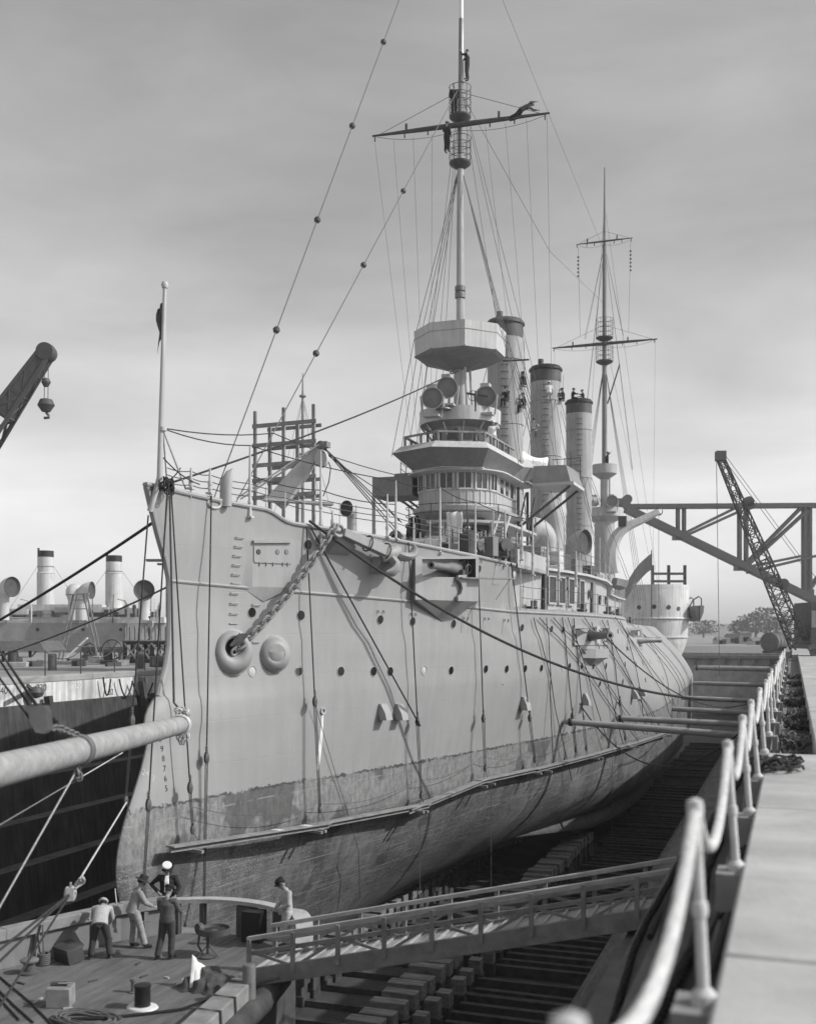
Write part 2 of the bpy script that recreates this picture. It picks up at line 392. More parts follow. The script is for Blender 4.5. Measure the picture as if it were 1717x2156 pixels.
def hb(s, z):
    st = s0(z); x = s - st
    if x <= 0: return 0
    x = s - lerp(st, interp([(-12.2, 6), (-11, 1.5), (-9, -.6), (-6.5, -1.2), (-1, -.1), (1.6, 0), (4.35, -.8)], z), sm(0, 7, x)) if x < 7 else s - interp([(-12.2, 6), (-11, 1.5), (-9, -.6), (-6.5, -1.2), (-1, -.1), (1.6, 0), (4.35, -.8)], z)
    x = max(x, .001); L = interp([(a[0], a[1]) for a in LEV], z); p = interp([(a[0], a[2]) for a in LEV], z); B = interp([(a[0], a[3]) for a in LEV], z)
    t = min(1, x / L)
    y = B * (1 - (1 - t) ** p) * (lerp(.72, .42, sm(1.4, 4.2, z)) + lerp(.28, .58, sm(1.4, 4.2, z)) * sm(0, 9, x)) + (.16 if z < 0 else .07) * min(1, math.sqrt(x / .35))
    if s > 82:
        q = (s - 82) / (LEN - 82 + (1.5 if z > 0 else -4 * sm(0, -9, z) * 0)); y *= max(0, 1 - q ** 1.75) ** .75 if q < 1 else 0
    y *= 1 - .13 * sm(40, 85, s)
    h = z - ZK; RB = lerp(6.2, 3.6, sm(2, 46, s)); ex = lerp(1.4, 2.4, sm(6, 48, s))
    if h < RB: y *= max(0, 1 - (1 - max(0, h) / RB) ** ex) ** (1 / ex)
    if s > 19 and z > -4.5: y -= 4.2 * ((z + 4.5) / 5.5) ** 1.4 * sm(24, 66, s)      # tumblehome
    return max(0, y)
def hw(s, z, side=1): return Vector((XC + side * hb(s, z), Y0 + s, z))
def hn(s, z):
    e = .06; a = hw(s + e, z) - hw(s - e, z); c = hw(s, z + e) - hw(s, z - e)
    return c.cross(a).normalized() * (1 if c.cross(a).x > 0 else -1)
def HS(u, v):
    """where the ray through plate point (u, v) meets the port side: (s, z)"""
    r = P(u, v, 1); d = 27.0; last = None
    while d < 150:
        p = r * d; f = (p.x - XC) - hb(p.y - Y0, p.z)
        if last is not None and f < 0 and s0(p.z) < p.y - Y0:
            lo, hi = d - .1, d
            for _ in range(14):
                m_ = (lo + hi) / 2; q = r * m_
                if (q.x - XC) - hb(q.y - Y0, q.z) < 0: hi = m_
                else: lo = m_
            q = r * hi; return q.y - Y0, q.z
        last = f; d += .1
    p = r * 60; return p.y - Y0, p.z
def HF(u, v, out=0):
    s, z = HS(u, v); p = hw(s, z); n = hn(s, z)
    tv = (Vector((0, 0, 1)) - n * n.z).normalized(); th = tv.cross(n)
    return frame(p + n * out, th, tv, n)
def HPt(u, v, out=0): return HF(u, v, out).translation.copy()
ship = thing('battleship', 'grey three-funnel battleship standing on keel blocks in the dry dock', 'battleship', (XC, Y0 + 50, ZK))
# --- hull paint
def hull_mat():
    m = bpy.data.materials.new('hull_paint'); m.use_nodes = True; t = m.node_tree; b = t.nodes['Principled BSDF']
    g = N(t, 'ShaderNodeNewGeometry'); L = t.links.new
    def noise(scale, st=(1, 1, 1), det=8, rough=.6, rot=None):
        mp = N(t, 'ShaderNodeMapping'); mp.inputs['Scale'].default_value = st
        if rot: mp.inputs['Rotation'].default_value = rot
        L(g.outputs['Position'], mp.inputs[0]); n = N(t, 'ShaderNodeTexNoise'); n.inputs['Scale'].default_value = scale; n.inputs['Detail'].default_value = det; n.inputs['Roughness'].default_value = rough
        L(mp.outputs[0], n.inputs['Vector']); return n.outputs[0]
    def mr(x, a, c, lo, hi):
        r = N(t, 'ShaderNodeMapRange'); r.inputs[1].default_value = a; r.inputs[2].default_value = c; r.inputs[3].default_value = lo; r.inputs[4].default_value = hi; L(x, r.inputs[0]); return r.outputs[0]
    def ma(op, a, c):
        n = N(t, 'ShaderNodeMath', operation=op)
        for i, x in enumerate((a, c)):
            if isinstance(x, (int, float)): n.inputs[i].default_value = x
            else: L(x, n.inputs[i])
        return n.outputs[0]
    def mix(f, a, c):
        n = N(t, 'ShaderNodeMix'); n.data_type = 'FLOAT'
        for i, x in ((0, f), (2, a), (3, c)):
            if isinstance(x, (int, float)): n.inputs[i].default_value = x
            else: L(x, n.inputs[i])
        return n.outputs[0]
    sep = N(t, 'ShaderNodeSeparateXYZ'); L(g.outputs['Position'], sep.inputs[0]); z = sep.outputs[2]; yy = sep.outputs[1]
    up = ma('MULTIPLY', mr(noise(.5), .3, .7, .285, .32), mr(noise(1.2, (2.6, 2.6, .14), 5), .3, .7, 1.05, .95))
    up = ma('MULTIPLY', up, mr(noise(9, (1, 1, 1), 6), .3, .75, .98, 1.02))
    # below the paint line: scraped, scaled bottom with runs and patches
    lo = ma('MULTIPLY', mr(noise(.42, (1, 1, 1), 6, .5), .35, .66, .075, .16), mr(noise(2.2, (1.6, 1.6, .5), 9, .7), .3, .7, .6, 1.4))
    sx_ = noise(1.6, (.5, .32, 7.0), 10, .8, (R(38), R(10), R(12)))
    scr = mr(sx_, .51, .60, 0, 1); lo = mix(ma('MULTIPLY', scr, mr(noise(.5), .35, .65, .15, .75)), lo, .30)
    sx2 = noise(2.4, (.5, .32, 9.0), 8, .8, (R(-30), R(-8), 0)); lo = mix(mr(sx2, .55, .62, 0, .55), lo, .34)
    spk = mr(noise(15, (1, 1, 1.4), 4, .75), .555, .61, 0, 1)
    lo = mix(ma('MULTIPLY', ma('MULTIPLY', spk, mr(noise(.6), .38, .6, .2, 1)), .8), lo, .42)
    runs = mr(noise(1.5, (1.8, 1.8, .1), 6, .65), .56, .70, 0, .6); lo = mix(runs, lo, .24)
    band = mr(ma('ADD', z, ma('MULTIPLY', noise(.8), 1.6)), -5.75, -5.55, 0, 1)     # paler belt just below the line
    lo = mix(ma('MULTIPLY', band, .75), lo, mr(noise(6, (1, 1, .5), 8, .75), .35, .65, .12, .34))
    # dark new-paint patches
    lo = mix(mr(noise(.27, (1.5, 1.0, .9), 5, .55), .56, .585, 0, .6), lo, .05)
    seam = ma('LESS_THAN', ma('ABSOLUTE', ma('SUBTRACT', ma('FRACT', ma('MULTIPLY', ma('ADD', z, ma('MULTIPLY', yy, -.012)), .78), 0), .5), 0), .018)
    lo = mix(ma('MULTIPLY', seam, mr(noise(.9), .48, .56, 0, .5)), lo, .34)
    edge = ma('ADD', z, mr(noise(3.5, (1, 1, 2), 9, .7), .3, .7, -.09, .09))
    col = mix(mr(edge, -5.05, -5.02, 0, 1), lo, up)
    ln = ma('MULTIPLY', ma('LESS_THAN', ma('ABSOLUTE', ma('ADD', edge, 5.04), 0), .045), mr(noise(1.3, (1, 1, .3), 7, .7), .42, .5, 0, .9))
    col = mix(ln, col, .05)
    # a few smears above the line
    smr = ma('MULTIPLY', mr(noise(1.1, (1, .6, 3), 8, .75), .66, .72, 0, .6), ma('MULTIPLY', mr(z, -5, -4.6, 0, 1), mr(z, -4.4, -3.4, 1, 0)))
    col = mix(smr, col, .12)
    L(col, b.inputs['Base Color']); b.inputs['Roughness'].default_value = .6; b.inputs['Specular IOR Level'].default_value = .35
    mp = N(t, 'ShaderNodeMapping'); mp.inputs['Rotation'].default_value = (0, R(90), R(0))
    # faint plating: butts and seams as relief
    cx = N(t, 'ShaderNodeCombineXYZ'); L(yy, cx.inputs[0]); L(z, cx.inputs[1])
    br = N(t, 'ShaderNodeTexBrick'); br.inputs['Scale'].default_value = 1; br.inputs['Brick Width'].default_value = 5.5; br.inputs['Row Height'].default_value = 1.35; br.inputs['Mortar Size'].default_value = .012; br.inputs['Mortar Smooth'].default_value = .6
    L(cx.outputs[0], br.inputs['Vector'])
    hsum = ma('ADD', ma('MULTIPLY', br.outputs['Fac'], -.5), ma('MULTIPLY', noise(.55, (1, 1, 1), 3), 1.6))
    hsum = ma('ADD', hsum, ma('MULTIPLY', noise(18), ma('MULTIPLY', mr(edge, -5.1, -5.0, 1, .12), .5)))
    bp = N(t, 'ShaderNodeBump'); bp.inputs['Strength'].default_value = .35; bp.inputs['Distance'].default_value = .03; L(hsum, bp.inputs['Height']); L(bp.outputs[0], b.inputs['Normal'])
    return m
HULL = hull_mat()
zr = [-12.2, -12.185, -12.15, -12.08, -11.95, -11.75, -11.5, -11.1, -10.6, -10.1, -9.6, -9.1, -8.6, -8.1, -7.6, -7.2, -6.9, -6.5, -6.1, -5.7, -5.3, -5.05, -4.7, -4.3, -3.9, -3.5, -3.2, -3.0]
wr = [.02, .04, .06, .085, .11, .14, .16, .2, .26, .33, .41, .5, .58, .66, .75, .84, .92, 1.0]
NT = 110
def hull_rows(side):
    rows = []
    for z in zr:
        st = s0(z); rows.append([hw(st + (LEN - st) * (i / NT) ** 1.6, z, side) for i in range(NT + 1)])
    for w in wr:
        zs = -3 + 7.36 * w; st = s0(zs); row = []
        for i in range(NT + 1):
            s = st + (LEN - st) * (i / NT) ** 1.6; z = -3 + (top(s) + 3) * w
            row.append(Vector((XC + side * (0 if i == 0 else hb(max(s, s0(z) + .002), z)), Y0 + s, z)))
        rows.append(row)
    return rows
b = MB(); b.grid(hull_rows(1)); b.grid(hull_rows(-1))
hull = b.build('hull', HULL, ship, ang=60)
# deck
def deckz(s): return top(s) - (.75 if s < 3.6 else .06 if s < 17.6 else .08)
b = MB(); rows = []
for s in [.2, .6, 1, 1.5, 2, 2.6, 3.2, 3.6, 4.2, 4.8, 6, 8, 10, 12, 14, 16, 17.5]:
    w = hb(s, deckz(s)) - .04; rows.append([(XC - w, Y0 + s, deckz(s)), (XC, Y0 + s, deckz(s) + .1), (XC + w, Y0 + s, deckz(s))])
b.grid(rows); rows = []
for s in [17.55, 20, 26, 32, 40, 50, 60, 70, 80, 90, 100, 108, 114, 118, 119.8]:
    z = max(top(s), .5) - .1 if s > 17.8 else .95; w = max(.05, hb(s, z) - .04); rows.append([(XC - w, Y0 + s, z), (XC, Y0 + s, z + .12), (XC + w, Y0 + s, z)])
b.grid(rows); b.build('deck', WOOD, ship, fix=False)
# gunwale beading and rubbing strake
b = MB(); pts = [hw(s, top(s), 1) for s in [-1.26, -1.2, -1, -.6, 0, .6, 1.3, 2, 2.8, 3.4, 3.6, 3.8, 4, 4.2, 4.4, 4.7, 5.5, 7, 9, 11, 13, 15, 17, 17.55]]
b.tube(pts, .075, 8); pts2 = [hw(s, top(s), -1) for s in [-1.26, -1, -.6, 0, .6, 1.3, 2, 2.8, 3.4, 3.8, 4.2, 4.7, 7, 11, 15, 17.55]]; b.tube(pts2, .075, 6)
b.build('gunwale', HP_, hull)
b = MB(); pts = []
for i in range(70):
    s = -.02 + .03 + (i / 69) ** 1.5 * 60; pts.append(hw(s, kn(s), 1) + V(.01, 0, 0))
b.tube(pts, .055, 6); b.build('rubbing_strake', HP_, hull)
# stem bar
b = MB(); b.tube([V(XC, Y0 + s0(z) + .05, z) for z in [4.3 - .15 * i for i in range(42)]], .10, 8); b.build('stem_bar', HP_, hull)
# superstructure side abaft the forecastle break
b = MB()
def ssx(s): return hb(s, 1.0) - 1.15
rows = []
for s in [17.55, 18.5, 20, 23, 26, 30, 36, 42, 50, 58, 66, 72]:
    rows.append([(XC + ssx(s) * .99, Y0 + s, .9), (XC + ssx(s), Y0 + s, 3.1)])
b.grid(rows); rows2 = [[(XC - (p[0] - XC), p[1], p[2]) for p in r] for r in rows]; b.grid(rows2)
wb = hb(17.55, 2.0) - .12; b.add([(XC - wb, Y0 + 17.58, .9), (XC + wb, Y0 + 17.58, .9), (XC + wb, Y0 + 17.58, 2.95), (XC - wb, Y0 + 17.58, 2.95)], [(0, 1, 2, 3)])
w2 = ssx(72); b.add([(XC - w2, Y0 + 72, .9), (XC + w2, Y0 + 72, .9), (XC + w2, Y0 + 72, 3.1), (XC - w2, Y0 + 72, 3.1)], [(0, 1, 2, 3)])
b.build('superstructure_side', PAINT, ship)
b = MB(); rows = []
for s in [17.4, 18.5, 20, 23, 26, 30, 36, 42, 50, 58, 66, 72.4]:
    w = ssx(s) + .35; rows.append((s, w))
b.prism([(XC + w, Y0 + s) for s, w in rows] + [(XC - w, Y0 + s) for s, w in reversed(rows)], 3.1, 3.22); b.build('boat_deck', PAINT2, ship)
# ------------------------------------------------------------ portholes
b = MB(); b.lathe([(.175, -.05), (.175, .012), (.19, .02), (.205, .012), (.205, -.05)], n=20); rim0 = b.build('porthole', HP_, None); RIM = rim0.data
b = MB(); b.lathe([(.0001, .0), (.178, .0)], n=20); g0 = b.build('pane', GLASS, None); PANE = g0.data
bpy.data.objects.remove(rim0); bpy.data.objects.remove(g0)
b = MB(); b.lathe([(.0001, .004), (.12, .01), (.17, -.02)], n=20); g0 = b.build('pane', PAINT2, None); DEADL = g0.data; bpy.data.objects.remove(g0)
def porthole(u, v, sc=1, deadlight=False):
    M = HF(u, v); M = M @ Matrix.Scale(sc, 4); r = inst(RIM, 'porthole', M, hull); inst(DEADL if deadlight else PANE, 'pane', M @ Matrix.Translation((0, 0, .004)), r); return M
for u, v in ((648, 1147), (530, 1290), (633, 1296), (800, 1305), (868, 1309), (954, 1314), (979, 1316), (1023, 1318), (1064, 1320), (1098, 1322), (847, 1174), (1007, 1199), (1047, 1204),
             (629, 1413), (717, 1414), (786, 1414), (821, 1414), (949, 1412), (1022, 1409), (1066, 1409), (1105, 1408), (1139, 1407), (1198, 1403), (1224, 1403), (1275, 1402), (1315, 1399), (1160, 1325), (1185, 1327), (1248, 1403), (1338, 1398), (1352, 1396), (1368, 1394), (1385, 1393), (1262, 1440), (1310, 1436), (1358, 1432), (1395, 1428), (1300, 1330), (1365, 1342)):
    porthole(u, v, .95)
for u, v in ((531, 1414), (892, 1412), (1082, 1211), (1185, 1405), (1299, 1401)): porthole(u, v, .95, True)
# reinforcing plates under ports (airport plates)
b = MB(); b.box((0, 0, 0), (.62, .9, .05)); pl = b.build('port_plate', HP_, None); PLT = pl.data; bpy.data.objects.remove(pl)
for u, v in ((847, 1178), (979, 1319), (1064, 1324), (1047, 1209), (1023, 1320)):
    inst(PLT, 'port_plate', HF(u, v) @ Matrix.Translation((0, 0, -.012)), hull)
# rain eyebrows / hinges above ports
for u, v in ((800, 1286), (868, 1292), (979, 1300), (1023, 1301), (1064, 1304), (1007, 1180), (1047, 1186), (1082, 1192)):
    M = HF(u, v); b = MB(); b.tube([M @ V(-.16, 0, 0), M @ V(-.16, 0, .06), M @ V(-.16, -.09, .06)], .02, 5); b.tube([M @ V(.16, 0, 0), M @ V(.16, 0, .06), M @ V(.16, -.09, .06)], .02, 5); b.build('port_hinge', STEEL, hull)
# ------------------------------------------------------------ ladder rungs up the bow
Z7 = lambda x, y: (263 + x * .3372, 790 + y * .3372)
for x, y in ((712, 1015), (706, 1070), (698, 1127), (694, 1185), (690, 1243), (686, 1300), (680, 1362), (678, 1425), (677, 1488), (670, 1552), (815, 1434), (812, 1666)):
    M = HF(*Z7(x, y)); b = MB(); b.tube([M @ V(-.17, 0, 0), M @ V(-.17, 0, .075), M @ V(.17, 0, .075), M @ V(.17, 0, 0)], .018, 6); b.build('ladder_rung', HP_, hull)
# ------------------------------------------------------------ hawse bolsters
def bolster(u, v, rad, hole):
    M = HF(u, v) @ Matrix.Rotation(R(-22), 4, 'Y'); n = M.to_3x3() @ V(0, 0, 1); o = M.translation; xd = M.to_3x3() @ V(1, 0, 0)
    b = MB()
    if hole:
        pr = [(rad * 1.12, -.12), (rad * 1.12, .05), (rad * 1.04, .07), (rad, .1), (rad * .97, .22), (rad * .85, .33), (rad * .68, .38), (rad * .52, .34), (rad * .42, .25), (rad * .38, .05), (rad * .38, -.1)]
    else:
        pr = [(rad * 1.12, -.12), (rad * 1.12, .05), (rad * 1.04, .07), (rad, .1), (rad * .96, .2), (rad * .84, .31), (rad * .66, .365), (rad * .52, .385), (rad * .505, .37), (rad * .49, .385), (.0001, .39)]
    rings = []
    for i_, (r_, h_) in enumerate(pr):
        f_ = max(0, (i_ - 3) / (len(pr) - 4)); cy = (.26 if hole else .12) * rad * sm(0, 1, f_)
        rings.append([M @ V(r_ * .98 * math.cos(a), r_ * math.sin(a) + cy, h_) for a in [2 * math.pi * q / 36 for q in range(36)]])
    b.loft(rings, cap=False); p = b.build('hawse_bolster', HP_, hull, ang=60)
    b = MB()
    if hole:
        b.lathe([(rad * .41, .12), (.0001, .02)], M @ V(0, .26 * rad, 0), n, 24, xdir=xd); b.build('hawse_hole', SOOT, p)
    else:
        for a in (40, 75, 330, 250):
            c = M @ V(math.cos(R(a)) * rad * .4, math.sin(R(a)) * rad * .4 + .1 * rad, .33); b.tube([c - n * .02, c + n * .05], .022, 6)
            b.tube([c + n * .03, c + n * .03 + (M.to_3x3() @ V(.05, -.1, 0))], .008, 5)
        b.build('cover_bolts', STEELD, p)
    return M
MH1 = bolster(486, 1374, .68, True); bolster(574, 1378, .57, False)
# overboard discharge hoods
for u, v, sc in ((802, 1496, 1), (836, 1496, 1), (1099, 1478, 1.1), (1228, 1470, 1), (1330, 1460, 1.1), (1345, 1455, 1.1)):
    M = HF(u, v); b = MB(); w = .19 * sc
    b.loft([[M @ V(-w, .26, -.02), M @ V(w, .26, -.02), M @ V(w, .26, .1), M @ V(-w, .26, .1)], [M @ V(-w, -.05, -.02), M @ V(w, -.05, -.02), M @ V(w, -.05, .34), M @ V(-w, -.05, .34)], [M @ V(-w, -.34, .12), M @ V(w, -.34, .12), M @ V(w, -.3, .44), M @ V(-w, -.3, .44)]])
    b.build('discharge_hood', HP_, hull)
M = HF(679, 1497); b = MB(); b.lathe([(.07, -.02), (.07, .05), (.12, .06), (.13, -.02)], M.translation, M.to_3x3() @ V(0, 0, 1), 14); sc_ = b.build('scupper', PAINT2, hull)
M2 = HF(679, 1503); M3 = HF(669, 1622)
b = MB(); ps = [(679, 1503, .04), (678, 1530, .05), (674, 1570, .085), (671, 1600, .07), (668, 1622, .04)]; rows = []
for u, v, w in ps: M = HF(u, v, .006); rows.append([M @ V(-w, 0, 0), M @ V(w, 0, 0)])
b.grid(rows); b.build('whitewash_run', WHITE, hull, fix=False)
# ------------------------------------------------------------ draft figures
for t_, u, v in (('0', 337, 1557), ('9', 341, 1577.5), ('8', 343.5, 1598), ('7', 346, 1619), ('6', 348, 1640), ('5', 350, 1661)):
    text_part('draft_figure', t_, .25, HF(u, v, .004), SOOT, hull)
for t_, u, v, a in (('24', 306, 1628, -20), ('3', 322, 1640, -25)):
    text_part('chalk_mark', t_, .26, HF(u, v, .004) @ Matrix.Rotation(R(a), 4, 'Z') @ Matrix.Diagonal((.8, 1.0, 1, 1)), CANVAS, hull, .001)
# bow fairlead
M = HF(448, 1049); M = HF(450, 1060); b = MB(); pts = [M @ V(.22 * math.cos(a) * (1.25), .14 * math.sin(a), .03) for a in [2 * math.pi * i / 16 for i in range(16)]]; b.tube(pts, .045, 6, closed=True); b.build('fairlead', PAINT2, hull)
# ------------------------------------------------------------ sponsons
def sponson(uL, uR, ua, ub, vT, vB, ut, vt, oL, o, opening=None):
    TL, TR, BL, BR, TP = HPt(uL, vT), HPt(uR, vT), HPt(uL, vB), HPt(uR, vB), HPt(ut, vt, .03)
    ox = V(o, -o * .25, 0)
    A, B_ = HPt(ua, vT) + V(oL, -oL * .25, 0), HPt(ub, vT) + ox
    zb = (BL.z + BR.z) / 2; zt = (TL.z + TR.z) / 2
    A2, B2 = V(A.x, A.y, zb), V(B_.x, B_.y, zb)
    b = MB(); b.add([TL, A, B_, TR, BL, A2, B2, BR, TP], [(1, 5, 4, 0), (3, 7, 6, 2), (0, 3, 2, 1), (4, 5, 8), (5, 6, 8), (6, 7, 8)])
    if opening is None: b.add([A, B_, B2, A2], [(0, 1, 2, 3)])
    else:
        f0, f1, g0_, g1_ = opening
        def q(a, c): return A.lerp(B_, a).lerp(A2.lerp(B2, a), c)
        b.grid([[q(a, c) for a in (0, f0, f1, 1)] for c in (0, g0_, g1_, 1)]); k = len(b.f); del b.f[k - 5]
    sp = b.build('sponson', HP_, hull, ang=20, fix=False)
    return sp, A, B_, A2, B2
sp1, A, B_, A2, B2 = sponson(509, 634, 530, 602, 1139, 1237, 553, 1267, .02, .17)
# its hood, seam and ports
n1 = (B_ - A).cross(V(0, 0, 1)).normalized(); n1 = n1 if n1.x > 0 else -n1
def on(a, c, out=.0): return A.lerp(B_, a).lerp(A2.lerp(B2, a), c) + n1 * out
b = MB(); b.beam(on(.0, .02, .03), on(1.0, .02, .03), .13, .09); b.build('port_hood', HP_, sp1)
b = MB(); b.tube([on(.03, .1, .01), on(.03, .44, .01), on(.06, .48, .01), on(1, .5, .01)], .013, 5); b.build('shutter_seam', STEELD, sp1)
for a in (.18, .36, .54, .8, .93): b = MB(); c = on(a, .5, .02); b.box(c, (.04, .04, .11)); b.build('shutter_latch', HP_, sp1)
for a, m_ in ((.16, GLASS), (.66, LENS), (.9, LENS)):
    b = MB(); b.lathe([(.0001, .02), (.075, .02), (.09, .0)], on(a, .24, .005), n1, 18); b.build('shutter_port', m_, sp1)
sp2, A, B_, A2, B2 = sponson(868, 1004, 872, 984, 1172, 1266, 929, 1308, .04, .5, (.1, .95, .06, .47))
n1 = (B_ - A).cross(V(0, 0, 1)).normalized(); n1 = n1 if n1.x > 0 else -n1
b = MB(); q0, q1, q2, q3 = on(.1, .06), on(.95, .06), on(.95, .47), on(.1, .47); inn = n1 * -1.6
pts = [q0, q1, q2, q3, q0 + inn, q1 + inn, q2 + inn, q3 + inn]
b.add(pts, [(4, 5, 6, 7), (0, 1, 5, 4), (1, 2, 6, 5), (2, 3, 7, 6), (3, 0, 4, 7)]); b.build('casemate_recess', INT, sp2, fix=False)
def gun(base, muzzle, r, parent, m=STEEL):
    base, muzzle = Vector(base), Vector(muzzle); L = (muzzle - base).length; d = (muzzle - base).normalized()
    b = MB(); b.lathe([(.0001, -.1 * L), (r * 1.5, -.1 * L), (r * 1.55, .15 * L), (r * 1.25, .3 * L), (r, .45 * L), (r * .8, .92 * L), (r * .95, .96 * L), (r * .95, L), (r * .5, L), (r * .5, L * .9), (.0001, L * .9)], base, d, 18)
    g = b.build('gun_barrel', m, parent); return g
gb = on(.72, .27, -.35); gun(gb, on(.02, .22, .75), .15, sp2)
b = MB(); b.box(gb + V(.1, .2, -.25), (.5, .6, .4)); b.tube([gb + V(.3, .5, -.5), gb + V(.35, .6, .35)], .05, 6); b.tube([gb + V(.1, .3, .3), gb + V(.5, .9, .5)], .04, 6)
b.lathe([(.16, -.03), (.2, 0), (.16, .03)], gb + V(.45, .35, 0), n1, 14); b.build('gun_mount', STEELD, sp2)
# lowered shield bracket and sill shelf
b = MB(); c = on(.66, .72, .12); pts = []
M = frame(c, (B_ - A).normalized(), (0, 0, 1), n1)
poly = [(-.17, .52), (.3, .52), (.3, -.5), (-.17, -.5), (-.2, -.32), (.0, -.2), (.08, 0), (.0, .2), (-.2, .34)]
k = len(poly); b.add([M @ V(x, y, -.06) for x, y in poly] + [M @ V(x, y, .06) for x, y in poly], [tuple(range(k)), tuple(range(2 * k - 1, k - 1, -1))] + [(i, (i + 1) % k, k + (i + 1) % k, k + i) for i in range(k)])
b.build('shield_bracket', HP_, sp2)
b = MB(); b.beam(on(.62, .49, .22), on(1.5, .50, .2), .3, .05); b.build('sill_shelf', STEEL, sp2)
b = MB(); b.tube([on(1.45, .5, .3), on(1.28, .95, .05)], .03, 5); b.build('shelf_strut', HP_, sp2)
# gun ports further aft
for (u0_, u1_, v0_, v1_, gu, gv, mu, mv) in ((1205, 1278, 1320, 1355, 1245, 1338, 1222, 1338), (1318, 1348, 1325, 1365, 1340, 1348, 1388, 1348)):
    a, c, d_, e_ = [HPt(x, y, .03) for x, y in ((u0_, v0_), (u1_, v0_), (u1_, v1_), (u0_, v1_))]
    b = MB(); b.add([a, c, d_, e_], [(0, 1, 2, 3)]); gp = b.build('gun_port', INT, hull, fix=False)  # flat dark sheet, the shade of the open port is in its colour
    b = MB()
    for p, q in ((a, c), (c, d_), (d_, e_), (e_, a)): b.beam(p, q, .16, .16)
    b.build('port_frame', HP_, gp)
    s_, z_ = HS(gu, gv); base = hw(s_, z_) - V(.2, 0, 0)
    gun(base, base + (V(1.4, -1.6, 0) if mu < gu else V(1.5, 1.9, .0)), .2, gp)
    b = MB(); cc = a.lerp(c, .62).lerp(e_.lerp(d_, .62), .5) + V(.1, 0, 0); b.box(cc, (.12, .9, .9)); b.build('port_shutter', PAINT2, gp)
sp3, *_ = sponson(1225, 1275, 1238, 1262, 1366, 1385, 1243, 1402, .4, .5)
# bilge keel
b = MB(); r0 = []; r1 = []
for i in range(50):
    s = 26 + i * 1.5; z = -11.2 + 1.2 * abs(i / 49 - .55) ** 2 * 2; p = hw(s, z); n = (hn(s, z) + V(.2, 0, -.6)).normalized(); w = .85 * min(1, i / 7, (49 - i) / 6)
    r0.append(p - n * .2); r1.append(p + n * w)
b.grid([r0, r1]); bk = b.build('bilge_keel', mat('bilge_keel_paint', .09, .7, .3, 2), hull, fix=False); sd = bk.modifiers.new('solid', 'SOLIDIFY'); sd.thickness = .08
# ================================================================ SHIP: UPPER WORKS
def C(u, v): return PXp(u, v, XC)
Z8 = lambda x, y: (763 + x * .3066, 632 + y * .3066)
# windows and gun ports along the superstructure side
for u, v in ((1160, 1245), (1180, 1252), (1200, 1262), (1222, 1268)):
    s = 17
    r = P(u, v, 1); d = 40.0
    while d < 140 and (r * d).x - XC > ssx((r * d).y - Y0): d += .1
    p = r * d; e = (V(XC + ssx(p.y - Y0 + .5), p.y + .5, 0) - V(XC + ssx(p.y - Y0 - .5), p.y - .5, 0)).normalized(); n = e.cross(V(0, 0, 1)); n = n if n.x > 0 else -n
    M = frame(V(p.x, p.y, 2.2), e, (0, 0, 1), n)
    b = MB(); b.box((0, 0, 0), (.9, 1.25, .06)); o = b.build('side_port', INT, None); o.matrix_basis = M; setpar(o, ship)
    b = MB()
    for q in ((-.5, 0, .1, 1.4), (.5, 0, .1, 1.4), (0, .68, 1.1, .1), (0, -.68, 1.1, .1)): b.box((q[0], q[1], .03), (q[2], q[3], .12))
    f = b.build('port_frame', PAINT, None); f.matrix_basis = M; setpar(f, o)
b = MB(); gx = XC + ssx(20.6); b.box((gx + .35, Y0 + 20.6, 2.98), (1.1, 6.0, .16)); b.box((gx + .86, Y0 + 20.6, 3.3), (.08, 6.0, .8)); b.build('gallery_ledge', PAINT, ship)
# ---- forward turret with two heavy guns, under the bridge
tur = MB(); tc_ = V(XC, Y0 + 26.0, 3.0)
tur.loft([[tc_ + V(3.1 * math.cos(a) * (1 if math.sin(a) > -.3 else .92), 3.4 * math.sin(a), 0) for a in [2 * math.pi * i / 24 for i in range(24)]],
          [tc_ + V(2.9 * math.cos(a) * (1 if math.sin(a) > -.3 else .9), 3.1 * math.sin(a), 1.9) for a in [2 * math.pi * i / 24 for i in range(24)]]])
tur = tur.build('turret', MIDP, ship)
for dx in (-.9, .9):
    gun(tc_ + V(dx, -2.6, 1.1), tc_ + V(dx, -8.6, 1.35), .34, tur, MIDP)
b = MB(); b.lathe([(.0001, .5), (.4, .45), (.5, .3), (.5, 0)], tc_ + V(1, .3, 1.9), n=14); b.build('sighting_hood', MIDP, tur)
# ---- conning tower and pilot house
PH = V(XC, Y0 + 30.2, 0)
def horse(r, back, z, cx=PH, n=14, extra=0):
    """plan: half round front (towards the bow), straight sides aft"""
    pts = [cx + V(r * math.cos(a), r * math.sin(a), z) for a in [math.pi + math.pi * i / n for i in range(n + 1)]]
    return pts + [cx + V(r, back, z), cx + V(-r, back, z)]
b = MB(); b.loft([horse(1.9, 2, 3.1), horse(1.9, 2, 6.4)]); b.build('conning_tower', MIDP, ship)
b = MB(); b.loft([horse(1.75, 4.6, 6.3), horse(2.55, 4.8, 6.75), horse(2.6, 4.8, 6.95), horse(2.3, 4.6, 6.96)]); b.build('pilot_house_base', PAINT, ship)
b = MB(); b.loft([horse(2.2, 4.5, 6.95), horse(2.2, 4.5, 8.9)]); ph = b.build('pilot_house', PAINT, ship)
